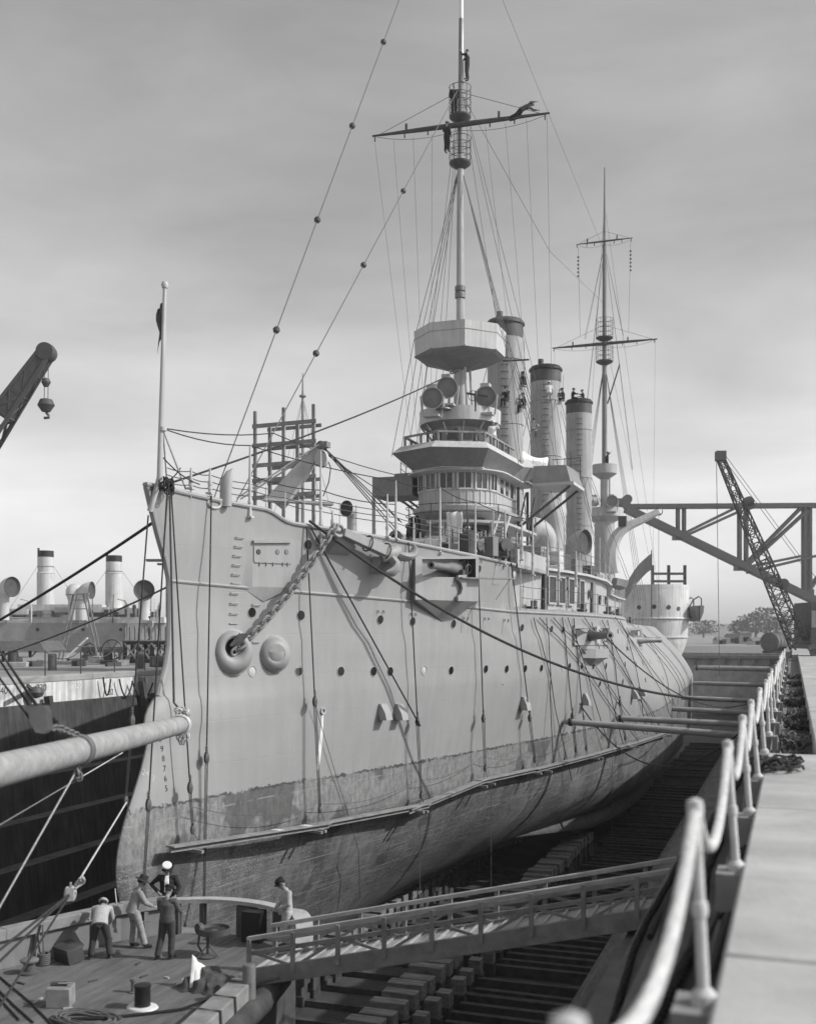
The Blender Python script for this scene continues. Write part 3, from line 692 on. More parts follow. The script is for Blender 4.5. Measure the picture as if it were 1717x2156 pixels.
# panelled sheathing strips and windows round the front
for i in range(19):
    a = math.pi + math.pi * i / 18; c = PH + V(2.21 * math.cos(a), 2.21 * math.sin(a), 7.43)
    MB().box(c, (.05, .05, .84), a).build('panel_strip', PAINT2, ph)
for i in range(7):
    a = math.pi + math.pi * (i + .5) / 7; c = PH + V(2.2 * math.cos(a), 2.2 * math.sin(a), 8.36)
    M = Matrix.Rotation(a, 3, 'Z')
    w = MB().box(c, (.05, .72, .85), M=M).build('window', GLASS, ph)
    fr = MB()
    for dy, dz, sy_, sz in ((-.39, 0, .09, 1.0), (.39, 0, .09, 1.0), (0, .46, .8, .09), (0, -.46, .8, .09), (0, 0, .05, .85)): fr.box(c + M @ V(.03, dy, dz), (.07, sy_, sz), M=M)
    fr.build('window_frame', PAINT2, w)
for dy in (1.2, 2.4, 3.5):
    w = MB().box(PH + V(2.2, dy, 8.3), (.06, .6, .85)).build('window', GLASS, ph)
for zz in (7.0, 7.88): 
    b = MB(); b.tube(horse(2.23, 4.5, zz)[:-1], .04, 5); b.build('house_moulding', PAINT2, ph)
# under-bridge rounded canopy
b = MB(); b.loft([horse(2.4, 6.0, 8.80), horse(2.85, 6.2, 8.86), horse(2.85, 6.2, 8.93), horse(2.2, 6, 8.94)]); b.build('bridge_canopy', PAINT2, ship)
# ---- flying bridge: V-shaped front with wide sloping skirt
def plan(k, z, fy=0):
    pts = [(0, 54.4), (2.55, 55.7), (2.75, 62.4), (3.9, 63.6), (3.9, 66.5), (-3.9, 66.5), (-3.9, 63.6), (-2.75, 62.4), (-2.55, 55.7)]
    c = (0, 60.5); return [V(XC + c[0] + (x - c[0]) * k, c[1] + (y - c[1]) * k, z) for x, y in pts]
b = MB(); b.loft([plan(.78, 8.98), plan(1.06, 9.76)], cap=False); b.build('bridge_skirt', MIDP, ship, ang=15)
b = MB(); b.loft([plan(1.06, 9.77), plan(.94, 10.2)], cap=False); b.build('bridge_coaming', PAINT2, ship, ang=15)
b = MB(); b.prism(plan(.93, 0), 9.9, 10.02); b.build('bridge_deck', WOODL, ship)
b = MB(); b.prism(plan(.79, 0), 8.93, 8.99); b.build('bridge_underside', PAINT, ship)
# bridge wing platform to port and its struts
for sg in (1, -1):
    b = MB(); b.box((XC + sg * 4.6, 64.4, 8.75), (2.4, 3.4, .18)); b.build('wing_platform', PAINT2, ship)
    b = MB(); q = [V(XC + sg * 3.4, 62.6, 8.85), V(XC + sg * 5.6, 62.75, 8.85), V(XC + sg * 5.75, 65.9, 8.85)]; q2 = [p + V(0, .25, 1.0) for p in q]
    b.loft([[q[0], q[1], q[2], q[2] + V(-sg * .08, 0, 0), q[1] + V(-sg * .08, .08, 0), q[0] + V(0, .08, 0)], [q2[0], q2[1] + V(-sg * .3, 0, 0), q2[2] + V(-sg * .3, 0, 0), q2[2] + V(-sg * .38, 0, 0), q2[1] + V(-sg * .38, .08, 0), q2[0] + V(0, .08, 0)]]); b.build('wing_screen', MIDP, ship)
    for y in (63.2, 65.6):
        b = MB(); b.beam((XC + sg * 5.5, y, 8.65), (XC + sg * 2.3, y, 6.2), .13); b.beam((XC + sg * 2.4, y, 3.2), (XC + sg * 2.4, y, 8.7), .14); b.beam((XC + sg * 2.4, y, 6.2), (XC + sg * 2.4, y + 2.0, 8.6), .08); b.build('bridge_strut', STEELD, ship)
    b = MB()
    for z in (9.9, 10.3, 10.7): b.tube([(XC + sg * 5.3, 64.0, z), (XC + sg * 5.6, 66.0, z), (XC + sg * 3.8, 66.2, z)], .025, 5)
    for q in ((5.35, 64.2), (5.6, 65.9), (4.6, 66.1)): b.tube([(XC + sg * q[0], q[1], 8.8), (XC + sg * q[0], q[1], 10.75)], .03, 5)
    b.build('wing_rail', STEELD, ship)
# canvas dodger on the port bridge edge
b = MB(); rows = []
for i in range(9):
    y = 62.3 + i * .34; dip = -.22 * math.sin(math.pi * i / 8); rows.append([V(XC + 2.75 + .12 * i, y, 10.0), V(XC + 2.85 + .12 * i, y, 10.7 + dip)])
b.grid(rows); cdg = b.build('canvas_dodger', CLOTHW, ship, fix=False); cdg.modifiers.new('s', 'SOLIDIFY').thickness = .03
# bridge rail: posts and bars
pl_ = plan(.88, 10.02); edge = [pl_[5], pl_[6], pl_[7], pl_[8], pl_[0], pl_[1], pl_[2]]
b = MB()
for a, c in zip(edge[1:], edge[2:]):
    k = max(1, round((c - a).length / 1.15))
    for i in range(k): 
        p = a.lerp(c, i / k); MB().box(p + V(0, 0, .37), (.12, .12, .74)).build('rail_post', WOOD, ship)
    b.beam(a + V(0, 0, .74), c + V(0, 0, .74), .12, .1); b.beam(a + V(0, 0, .06), c + V(0, 0, .06), .12, .1)
b.build('bridge_rail', WOOD, ship)
# chart house
b = MB(); b.loft([horse(1.5, 2.6, 10.02, PH + V(0, .2, 0)), horse(1.5, 2.6, 11.6, PH + V(0, .2, 0))]); ch = b.build('chart_house', MIDP, ship)
for a in (200, 235, 270, 305, 340):
    c = PH + V(1.5 * math.cos(R(a)), .2 + 1.5 * math.sin(R(a)), 11.0); MB().box(c, (.06, .5, .5), M=Matrix.Rotation(R(a), 3, 'Z')).build('window', GLASS, ch)
# instruments on the bridge
for dx, dy in ((.9, -3.2), (1.6, -2.2), (-.6, -3.6), (1.9, .8)):
    b = MB(); c = PH + V(dx, dy, 10.02); b.lathe([(.1, 0), (.08, .8), (.16, .82), (.17, .95), (.1, 1.0), (.0001, 1.02)], c, n=12); b.build('bridge_binnacle', STEELD, ship)
# ---- searchlight platform
SP = PH + V(0, .35, 0)
b = MB(); b.lathe([(2.2, 11.7), (2.28, 11.74), (2.3, 12.5), (2.24, 12.5), (2.24, 11.85), (.0001, 11.85)], SP, n=40); spf = b.build('searchlight_platform', PAINT2, ship)
b = MB(); b.lathe([(1.0, 11.3), (1.75, 11.5), (2.27, 11.72)], SP, n=40); b.build('platform_underside', MIDP, spf)  # darker than the rim: shade under the platform is put into the tone
for a in (200, 230, 262, 292, 322, 350):
    q = V(math.cos(R(a)), math.sin(R(a)), 0); b = MB(); b.beam(SP + q * 2.2 + V(0, 0, 11.64), SP + q * 1.55 + V(0, 0, 10.9), .06, .1); b.build('platform_bracket', PAINT, spf)
b = MB(); c = P(*Z8(555, 745), 59.4); b.lathe([(.0001, .3), (.12, .28), (.16, .1), (.42, .02), (.44, -.06), (.0001, -.08)], c, n=16); b.build('platform_lamp', STEEL, spf)
def searchlight(c, rad, parent, aim):
    c = Vector(c); aim = Vector(aim).normalized(); t = bpy.data.objects
    b = MB(); b.lathe([(.0001, -.75 * rad * 2), (rad * .7, -1.45 * rad), (rad, -1.1 * rad), (rad, .45 * rad), (rad * 1.07, .5 * rad), (rad * 1.07, .62 * rad), (rad * .96, .62 * rad), (rad * .96, .4 * rad)], c, aim, 28); o = b.build('searchlight', PAINT, parent)
    b = MB(); b.lathe([(.0001, .5 * rad), (rad * .97, .44 * rad)], c, aim, 28)
    b.build('lens', LENS, o)
    b = MB(); x = aim.cross(V(0, 0, 1)).normalized()
    for sg in (-1, 1): b.beam(c + x * sg * rad * 1.12 + V(0, 0, .1), c + x * sg * rad * .9 + V(0, 0, -rad * 1.75), .08, .1)
    b.box(c + V(0, 0, -rad * 1.75), (rad * 1.6, rad * 1.2, .12)); b.box(c + V(0, 0, rad * 1.06) - aim * .3, (.5, .5, .22)); b.build('searchlight_yoke', PAINT, o)
    return o
for (x, y), d in (((580, 600), 59.6), ((478, 672), 59.2), ((845, 662), 60.0)):
    c = P(*Z8(x, y), d); searchlight(c, .56, spf, (-c * 1.0) * V(1, 1, 0).length + V(0, 0, 0))
b = MB(); c = P(*Z8(775, 660), 58.6); b.tube([c + V(0, 0, -.8), c + V(0, 0, .3)], .05, 6); b.beam(c + V(-.5, 0, .2), c + V(.7, .1, -.05), .1); b.lathe([(.25, -.03), (.28, 0), (.25, .03)], c + V(-.1, -.2, 0), (0, 1, .2), 12); b.build('signal_gun', STEELD, spf)
# ---- foremast
FM = V(XC, PH.y + .35, 0); dfm = 62.0
def zc(u, v): return C(u, v).z
fm = MB().tube([FM + V(0, 0, 11.7), FM + V(0, 0, 15.3)], .36, 16).build('foremast', PAINT, ship)
for dx, dy in ((-.55, -.3), (.5, -.45), (.62, .2)): MB().tube([FM + V(dx * 1.2, dy, 11.7), FM + V(dx * .8, dy, 15.2)], .07, 8).build('mast_tripod_leg', PAINT, fm)
# fire-control top
def octo(r, z, s=1.0): return [FM + V(r * math.cos(a) * s, r * math.sin(a), z) for a in [math.pi / 8 + math.pi / 4 * i for i in range(8)]]
b = MB(); b.loft([octo(2.55, 15.62), octo(2.62, 17.08)], cap=False); b.loft([octo(2.62, 17.08), octo(2.55, 17.08), octo(2.48, 15.7)], cap=False); ft = b.build('fire_control_top', PAINT2, fm, ang=15)
b = MB(); b.loft([octo(.5, 14.9), octo(2.4, 15.5), octo(2.6, 15.65)]); b.build('top_flare', MIDP, ft, ang=15)  # underside shade is painted in, a darker tone than the tub above
b = MB(); b.tube(octo(2.6, 16.6), .03, 5, closed=True); b.build('top_rail', PAINT, ft)
for i in range(8):
    q = octo(2.57, 15.66)[i]; b = MB(); b.beam(q, FM + V(0, 0, 14.95) + (q - FM - V(0, 0, 15.66)) * .2, .07, .14); b.build('top_bracket', MIDP, ft)
b = MB(); b.beam(FM + V(2.2, 1, 15.5), FM + V(3.7, 1.2, 15.5), .08); b.build('top_boom', STEELD, ft)
# topmast
zt1 = zc(967, 325); zt2 = zc(967, 0) + 7
tm_ = MB().tube([FM + V(0, 0, 15.3), FM + V(.02, 0, zt1)], [.24, .19], 12).build('topmast', PAINT, fm)
MB().tube([FM + V(.02, 0, zt1 - .3), FM + V(.06, 0, zt2 - 8)], [.17, .13], 12).build('topgallant_mast', MIDP, tm_)
MB().tube([FM + V(.06, 0, zc(967, 170)), FM + V(.08, 0, zt2)], [.14, .09], 10).build('pole_mast', WHITE, tm_)
MB().lathe([(.22, -.35), (.3, -.3), (.3, .0), (.22, .05), (.3, .1), (.3, .35), (.22, .4)], FM + V(0, 0, zc(962, 610)), n=14).build('mast_lantern', STEEL, tm_)
def basket(z, h, r, parent, c):
    b = MB(); b.lathe([(r * .25, -.35), (r * .9, -.08), (r, 0), (r, .08), (r * .2, .08)], c + V(0, 0, z), n=18); o = b.build('lookout_platform', STEELD, parent)
    b = MB()
    for k in range(1, 5): b.tube([c + V(r * math.cos(a), r * math.sin(a), z + h * k / 4) for a in [2 * math.pi * i / 16 for i in range(16)]], .02, 4, closed=True)
    for i in range(10): a = 2 * math.pi * i / 10; b.tube([c + V(r * math.cos(a), r * math.sin(a), z), c + V(r * math.cos(a), r * math.sin(a), z + h)], .018, 4)
    b.build('lookout_cage', STEELD, o)
basket(zc(965, 340), 1.45, .62, tm_, FM); basket(zc(965, 242), 1.7, .62, tm_, FM)
def yard(c, half, r, parent, slope=0, hang=()):
    c = Vector(c); b = MB(); b.tube([c + V(-half, 0, -half * slope), c + V(-half * .5, 0, -half * slope * .5), c, c + V(half * .5, 0, half * slope * .5), c + V(half, 0, half * slope)], [r * .35, r * .8, r, r * .8, r * .35], 8); o = b.build('yard', STEELD, parent)
    b = MB()
    for t in (-.97, -.62, -.35, .35, .62, .95): b.tube([c + V(half * t, 0, half * t * slope), c + V(half * t, 0, half * t * slope - .35)], .04, 4)
    for t in (-.6, .45): b.box(c + V(half * t, 0, half * t * slope + .2), (.12, .12, .5))
    b.tube(sag(c + V(-half * .95, 0, -half * slope - .1), c + V(0, 0, -.3), .3, 6), .014, 4); b.tube(sag(c + V(half * .95, 0, half * slope - .1), c + V(0, 0, -.3), .3, 6), .014, 4)
    b.tube([c + V(-half * .93, 0, -half * slope), c + V(0, 0, half * .36)], .016, 4); b.tube([c + V(half * .93, 0, half * slope), c + V(0, 0, half * .36)], .016, 4)
    b.build('yard_rigging', WIRE, o); return o
yz = zc(966, 264); YF_ = FM + V(0, -.3, yz)
yard(YF_, 5.2, .16, tm_, -.03)
# ---- funnels
for k, (u, vt) in enumerate(((1063, 678), (1148, 775), (1218, 845))):
    base = C(u, 1300); fy = base.y; c = V(XC, fy, 0); zt = C(u, vt).z; r = 1.16 if k < 2 else 1.12
    b = MB(); b.lathe([(r * 1.0, 3.2), (r, zt - .25), (r * .93, zt - .25), (r * .93, zt - 3)], c, n=40); f = b.build('funnel', FUN, ship)
    b = MB(); b.lathe([(r + .012, zt - 1.15), (r + .012, zt - .2), (r + .004, zt - .2)], c, n=40); b.build('sooty_band', mat('sooty_band', .075, .6, .3, 2), f)
    b = MB(); b.lathe([(r, zt - .28), (r * 1.1, zt - .24), (r * 1.1, zt - .12), (r * .95, zt + .08), (r * .6, zt + .2), (.0001, zt + .26)], c, n=40); b.build('funnel_cap', SOOT if k else STEELD, f)
    for zz in (zt - 2.6, zt - 6.8, zt - 11):
        b = MB(); b.tube([c + V((r + .02) * math.cos(a), (r + .02) * math.sin(a), zz) for a in [2 * math.pi * i / 40 for i in range(40)]], .03, 5, closed=True); b.build('stay_band', FUN, f)
    if k < 2: b = MB(); b.tube([c + V(-.3, -.3, zt + .1), c + V(-.3, -.3, zt + .62)], .22, 12); b.build('steam_pipe', STEELD, f)
    # rung ladder on the bow side, slightly to port
    a = R(-78 + 0); n_ = V(math.cos(a), math.sin(a), 0); x_ = V(-n_.y, n_.x, 0); b = MB(); z = 4.0
    while z < zt - 1.3:
        p = c + n_ * r + V(0, 0, z); b.tube([p - x_ * .23, p - x_ * .23 + n_ * .16, p + x_ * .23 + n_ * .16, p + x_ * .23], .024, 4); z += .46
    lad = b.build('rung_ladder', STEELD, f)
    # escape pipes abaft and beside
    b = MB(); b.tube([c + V(.75, 1.15, 3.2), c + V(.75, 1.15, zt - .1)], .13, 10); b.build('escape_pipe', FUN, f)
    for q in ((3.2, -2.6), (-3.2, -2.6), (3.4, 3), (-3.4, 3), (2.2, -3.6), (3.9, .5)):
        b = MB(); w = c + V(q[0] * 1.25, q[1] * 1.2, 3.3); e = c + V(q[0], q[1], 0).normalized() * r + V(0, 0, zt - (2.6 if k != 2 else 6.8)); b.tube([w, e], .02, 4); b.build('funnel_guy', WIRE, f)
# ---- mainmast
MM = C(1272, 1300); MM = V(XC, MM.y, 0)
def zm(v): return C(1272, v).z
b = MB(); b.tube([MM + V(0, 0, .7), MM + V(0, 0, zm(1092))], [1.05, 1.0], 28); mm = b.build('mainmast', PAINT, ship)
b = MB(); b.lathe([(1.0, zm(1100)), (1.75, zm(1091)), (1.85, zm(1089)), (1.85, zm(1071)), (1.78, zm(1071)), (1.78, zm(1085)), (.0001, zm(1085))], MM, n=32); mp_ = b.build('mast_platform', PAINT2, mm)
c = P(1287, 1056, 107); searchlight(c, .58, mp_, V(.25, -1, 0)); searchlight(MM + V(-1.2, -.6, zm(1056)), .5, mp_, V(-1, -.6, 0))
b = MB(); b.tube([MM + V(0, 0, zm(1090)), MM + V(0, 0, zm(1000))], .42, 14); b.tube([MM + V(.55, -.3, zm(1090)), MM + V(.55, -.3, zm(1000))], .08, 6); b.build('mainmast_trunk', PAINT, mm)
b = MB(); b.lathe([(.4, zm(1010)), (1.0, zm(1001)), (1.2, zm(998)), (1.22, zm(979)), (1.15, zm(979)), (1.15, zm(996)), (.0001, zm(996))], MM, n=26); mt = b.build('mainmast_top', PAINT, mm)
b = MB(); b.tube([MM + V(0, 0, zm(1000)), MM + V(0, 0, zm(515))], [.27, .2], 10); b.build('main_topmast', MIDP, mm)
b = MB(); b.tube([MM + V(0, 0, zm(520)), MM + V(.02, 0, zm(352))], [.16, .06], 8); b.build('main_pole', MIDP, mm)
basket(zm(762), 1.9, .85, mm, MM); basket(zm(712), 1.9, .85, mm, MM)
yard(MM + V(0, -.3, zm(725)), 5.2, .17, mm, .0); yard(MM + V(0, -.2, zm(509)), 2.8, .1, mm, 0)
b = MB(); b.beam(MM + V(.3, 0, zm(850)), MM + V(1.5, 0, zm(770)), .12); b.build('gaff', STEELD, mm)
for sg in (-1, 1):                                  # strings of insulators hanging from the upper yard
    b = MB()
    top_ = MM + V(sg * 2.6, -.2, zm(515) ); 
    for k in range(6): b.lathe([(.02, -.1), (.1, -.06), (.1, .06), (.02, .1)], top_ + V(0, 0, -1.0 - .38 * k), n=8)
    b.tube([top_, top_ + V(-sg * .2, 0, -9)], .015, 4); b.build('insulator_string', STEELD, mm)
# ---- boat crane
pth = [P(u, v, 97) for u, v in ((1290, 1208), (1286, 1180), (1289, 1150), (1299, 1127), (1318, 1110), (1350, 1095), (1386, 1077))]
b = MB(); b.tube(smooth_path(pth, 4), [.72 - .42 * i / 24 for i in range(25)], 8, sq=.8); bc = b.build('boat_crane', PAINT2, ship, ang=30)
b = MB(); p = pth[-1]; b.lathe([(.3, -.1), (.38, 0), (.3, .1)], p, (0, 1, 0), 12); b.box(pth[4] + V(-.3, -.2, .5), (.7, .7, .9)); b.tube([p, V(p.x, p.y, 1.2)], .02, 4); b.build('crane_sheave', STEELD, bc)
# ---- cowl ventilators
def cowl(base, h, r, aim, parent, m=PAINT, name='ventilator', R2=None):
    base = Vector(base); a = Vector(aim).normalized(); R2 = R2 or r * 1.75; pts = [base, base + V(0, 0, h * .5), base + V(0, 0, h)]; rs = [r, r, r]
    for k in range(1, 8):
        t = k / 7 * math.pi / 2; pts.append(base + V(0, 0, h) + a * (R2 * (1 - math.cos(t))) + V(0, 0, R2 * 1.05 * math.sin(t))); rs.append(lerp(r, R2, (k / 7) ** .8))
    pts.append(pts[-1] + a * R2 * .25); rs.append(R2 * 1.04)
    b = MB(); b.tube(pts, rs, 22, cap=False); o = b.build(name, m, parent, ang=60)
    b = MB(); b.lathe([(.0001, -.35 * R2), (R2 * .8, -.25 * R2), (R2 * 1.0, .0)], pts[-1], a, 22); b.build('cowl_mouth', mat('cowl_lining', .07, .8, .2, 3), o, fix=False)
    return o
cowl(P(1167, 1180, 78), 2.6, .62, (-.3, 1, 0), ship, R2=.95)
cowl(P(1152, 1175, 76), .9, .6, (-1, -.5, 0), ship, R2=.95)
cowl(P(1204, 1190, 84), .7, .6, (1, -.35, 0), ship, PAINT, R2=.95)
cowl(P(1036, 1165, 64), .9, .5, (-.9, -.8, 0), ship, PAINT, R2=.8)
cowl(P(993, 1158, 60), .5, .45, (.9, -.6, 0), ship, PAINT, R2=.6)
cowl(P(741, 1120, 42), .55, .2, (-.25, -1, 0), ship, PAINT, R2=.3)
p = P(475, 1040, 34.5); b = MB(); b.tube([p + V(0, 0, -.4), p + V(0, 0, .15), p + V(.02, .02, .4), p + V(.1, .08, .68), p + V(.18, .14, .82)], [.2, .2, .21, .13, .02], 14, sq=.7); b.build('ventilator', PAINT, ship)
for u, v, d, h_ in ((1080, 1178, 56, .9), (1100, 1190, 60, 1.2), (1135, 1195, 65, 1.4)):
    q = P(u, v, d); b = MB(); b.lathe([(.32, 0), (.32, h_), (.4, h_), (.4, h_ + .12), (.0001, h_ + .14)], q + V(0, 0, -.3), n=16); b.build('mushroom_ventilator', PAINT2, ship)
# ---- forecastle fittings
js = P(336, 1005, 31.9); jt = P(347, 600, 31.9)
b = MB(); b.tube([V(XC + .0, js.y, 3.6), js, V(jt.x, jt.y, jt.z)], [.085, .085, .055], 10); b.lathe([(.0001, .12), (.08, .09), (.11, 0), (.08, -.09), (.04, -.1)], jt, n=12); jk = b.build('jackstaff', PAINT2, ship)
b = MB(); q = P(343, 905, 31.9); b.tube([q, P(391, 1030, 33.3)], .03, 6); b.tube([q, P(352, 1025, 33.8)], .025, 6); b.lathe([(.11, -.03), (.11, .08)], q, n=10); b.build('staff_brace', PAINT2, jk)
# anchor davit: plated boom with strut and big block
t0, t1 = P(578, 1058, 39.2), P(678, 938, 39.2); ax = (t1 - t0).normalized(); sd_ = ax.cross(V(0, 1, 0)).normalized()
b = MB(); yv = V(.0, .13, 0)
poly = [(0, -.42), (0, .30), (.45, .27), (.97, .14), (1.0, -.1), (.5, -.33)]; L_ = (t1 - t0).length
fr_ = [t0 + ax * (x * L_) + sd_ * y for x, y in poly]; n6 = len(fr_)
b.add([p - yv for p in fr_] + [p + yv for p in fr_], [tuple(range(n6)), tuple(range(2 * n6 - 1, n6 - 1, -1))] + [(i, (i + 1) % n6, n6 + (i + 1) % n6, n6 + i) for i in range(n6)])
dv = b.build('anchor_davit', PAINT, ship, ang=20)
b = MB()
for o_ in (-.14, .14): b.tube([P(502, 1050, 39.2) + V(0, o_, 0), t1 + V(0, o_, .05)], .035, 6)
b.build('davit_stay', PAINT2, dv)
b = MB(); c = P(677, 966, 39); b.lathe([(.0001, -.1), (.3, -.1), (.32, -.06), (.32, .06), (.3, .1), (.0001, .1)], c, (0, 1, 0), 22, sx=.8); b.build('davit_block', PAINT2, dv)
b = MB(); b.lathe([(.12, -.2), (.16, -.15), (.16, .15), (.12, .2)], t1, (0, 1, 0), 12); b.box(t1 + V(.1, 0, .02), (.3, .36, .2)); b.build('davit_head', STEEL, dv)
b = MB(); b.beam(P(555, 1052, 38.8), P(700, 1062, 39.3), .5, .08, up=(0, 0, 1)); b.build('davit_tread', PAINT, dv)
for (u0_, v0_), (u1_, v1_) in (((682, 945), (832, 1120)), ((690, 950), (848, 1130)), ((686, 946), (845, 1100)), ((694, 955), (820, 1085))):
    rope_thing('davit_fall', 'tackle line running aft from the head of the anchor davit', 'rope', [P(u0_, v0_, 39.2), P(u1_, v1_, 46)], .022, ROPED, 5, 'davit falls')
b = MB(); b.tube([P(x, y, 39) for x, y in ((688, 965), (696, 985), (692, 1015), (680, 1045))], .02, 5); b.build('davit_pendant', ROPED, dv)
# guard rails round the forecastle: awning stanchions and wires
def stanch(u, v0_, v1_, d, r=.05, nm='awning_stanchion'):
    a, c = P(u, v1_, d), P(u, v0_, d); b = MB(); b.tube([a, a.lerp(c, .5), c], [r * 1.1, r, r * .55], 8)
    for t in (.22, .4): b.lathe([(r * 1.5, -.05), (r * 1.5, .05)], a.lerp(c, t), n=8)
    b.box(a + V(0, 0, .02), (.2, .2, .06)); return b.build(nm, PAINT2, ship)
Z9 = lambda x, y: (684 + x * .3066, 1000 + y * .3066)
def edge_d(u, v): s_, z_ = HS(u, v + 6); return P(1, 1, 1).length * 0 + (lambda p: -p.x * ST + p.y * CT)(hw(s_, z_))
tops = []
for u, va, vb in ((526, 940, 1090), (675, 948, 1147), (833, 1012, 1136), (926, 1026, 1166), (1000, 1057, 1190), (1063, 1075, 1192), (1121, 1095, 1212), (1098, 1100, 1180), (402, 985, 1030), (442, 985, 1040), (700, 1075, 1112), (1152, 1130, 1215), (1176, 1140, 1222), (1212, 1160, 1235), (815, 1040, 1132)):
    d = edge_d(u, min(vb, 1180)); stanch(u, va, vb, d - .08); tops.append((u, va, vb, d))
b = MB()
seq = [(352, 985, 32.2), (402, 992, 33.3), (442, 1000, 34.2), (526, 1018, 35.7), (600, 1035, 37.2), (675, 1052, 38.5), (833, 1078, 41), (926, 1100, 43), (1000, 1118, 45), (1063, 1130, 47), (1121, 1142, 49)]
for dv_ in (0, 14, 28):
    for (a, c) in zip(seq, seq[1:]): b.tube(sag(P(a[0], a[1] + dv_ * 34 / a[2], a[2]), P(c[0], c[1] + dv_ * 34 / c[2], c[2]), .05, 5), .016, 4)
b.build('guard_rail_wire', WIRE, ship)
for u in (402, 442, 480, 526, 560, 600, 640, 675, 715, 750, 790, 833, 870, 905, 945, 965, 1000, 1030, 1063, 1095, 1121):
    vv = interp([(q[0], q[1]) for q in seq], u); dd = interp([(q[0], q[2]) for q in seq], u); p = P(u, vv, dd); b = MB(); b.tube([p, V(p.x, p.y, top(p.y - Y0) - .1)], .022, 5); b.build('rail_stanchion', PAINT2, ship)
b = MB()
for a, c in (((347, 902, 32), (575, 912, 38)), ((575, 912, 38), (833, 1000, 46)), ((350, 905, 32), (526, 938, 35.7)), ((526, 938, 35.7), (833, 1012, 41)), ((833, 1012, 41), (926, 1026, 43)), ((926, 1026, 43), (1000, 1057, 45)), ((1000, 1057, 45), (1121, 1095, 49)), ((676, 948, 38.5), (850, 1060, 52)), ((526, 1000, 35.7), (675, 1032, 38.5)), ((675, 1032, 38.5), (833, 1062, 41)), ((340, 960, 32), (420, 1020, 33.5)), ((345, 1010, 32), (380, 985, 33))):
    b.tube(sag(P(*a), P(*c), .12, 6), .02, 5)
b.build('awning_ridge_rope', ROPED, ship)
# deck gear: winch, bitts, reels, lockers, hatches
for k, (u, v, d, sx, sy, sz, m_) in enumerate(((870, 1128, 47, 1.2, .8, .8, STEELD), (905, 1132, 48, .9, .7, 1.0, PAINT), (955, 1150, 50, 1.6, .8, 1.1, PAINT2), (985, 1150, 52, .8, .8, 1.6, PAINT), (1050, 1160, 55, 1.2, .8, 1.2, PAINT), (890, 1110, 50, .8, .8, .9, STEELD), (790, 1120, 44, .7, .5, .6, STEELD), (725, 1108, 41, .5, .4, .35, STEELD), (1010, 1160, 50, .8, .6, .7, MIDP), (930, 1140, 47, .5, .5, .8, STEEL))):
    p = P(u, v, d); p.z = 3.35 + sz / 2 - .2; b = MB(); b.box(p, (sx, sy, sz), .2 * k); b.lathe([(.0001, -.1), (.22, -.1), (.22, .1), (.0001, .1)], p + V(sx * .4, -sy * .55, .1), (0, 1, 0), 12); b.build('deck_machinery', m_, ship, bev=.03)
for u, v, d in ((872, 1110, 46.5), (880, 1108, 46.5)):
    p = P(u, v, d); b = MB()
    for q in range(6): b.tube([p + V(.16 * math.cos(a) + .03 * q, .05 * q - .1, .45 * math.sin(a) * 1.0) for a in [2 * math.pi * i / 14 for i in range(14)]], .03, 4, closed=True)
    o = b.build('hanging_rope_coil', ROPED, None); tag(o, 'coil of dark line hung on the forecastle rail below the bridge', 'rope coil', 'coils hung on the forecastle rail')
# laundry / white canvas at the rail
p = P(955, 1115, 47); b = MB(); rows = []
for i in range(7): rows.append([p + V(-.35 + .12 * i + .03 * math.sin(j), .06 * math.sin(i * 1.9), .75 - 1.3 * j / 6 + .04 * math.sin(i * 2.1 + j)) for j in range(7)])
b.grid(rows); o = b.build('canvas_sheet', CLOTHW, None, fix=False); tag(o, 'white canvas sheet hung over the rail below the pilot house', 'canvas'); o.modifiers.new('s', 'SOLIDIFY').thickness = .02
# accommodation ladder to the bridge
b = MB(); a, c = P(940 + 98, 1165, 53), P(955 + 108, 1085, 58)
for o_ in (-.28, .28): b.beam(a + V(o_, 0, 0), c + V(o_, 0, 0), .07, .14)
for i in range(11): q = a.lerp(c, (i + .5) / 11); b.box(q, (.56, .22, .04))
b.build('bridge_ladder', PAINT2, ship)
# canvas screen and awning left of the pilot house (starboard wing)
for sg in (-1,):
    b = MB(); b.box((XC - 3.6, 59.2, 8.35), (2.4, 2.6, 1.1)); b.build('starboard_wing_cab', MIDP, ship)
    b = MB(); b.tube([(XC - 4.6, 57.6, 3.2), (XC - 4.6, 57.6, 7.9)], .1, 8); b.beam((XC - 3.2, 58, 6.4), (XC - 4.6, 58, 7.8), .1); b.build('wing_post', PAINT, ship)
# ---- standing rigging
b0 = 0
def wire(name, pts, r, parent, m=WIRE): b = MB(); b.tube(pts, r, 4); return b.build(name, m, parent)
hd = FM + V(0, 0, zc(966, 338)); hd2 = FM + V(0, 0, zc(967, 175))
for k in range(4):
    for sg in (-1, 1):
        lo = FM + V(sg * (2.55 - .05 * k), -.6 + .75 * k, 16.7)
        wire('shroud', [hd, lo], .018, tm_)
        wire('shroud', [lo, FM + V(sg * 4.2, .2 + 1.3 * k, 10.3)], .018, tm_)
for u, v in ((890, 680), (1028, 690)): pass
for sg in (-1, 1):
    for dx, yy in ((4.9, 58.5), (5.3, 62), (4.0, 55.8)): wire('backstay', [hd2, V(XC + sg * dx, yy + (8 if dx > 4.5 else 5), 3.3)], .014, tm_)
    for t in (.3, .52, .75, .97): wire('signal_halyard', [YF_ + V(sg * 5.2 * t, 0, -.3), V(XC + sg * (2.2 + 2.2 * t), 62 + 2 * t, 9.9)], .009, tm_)
wire('triatic_stay', [FM + V(0, 0, zc(967, 190)), C(1157, 529), MM + V(0, 0, zm(640))], .016, tm_)
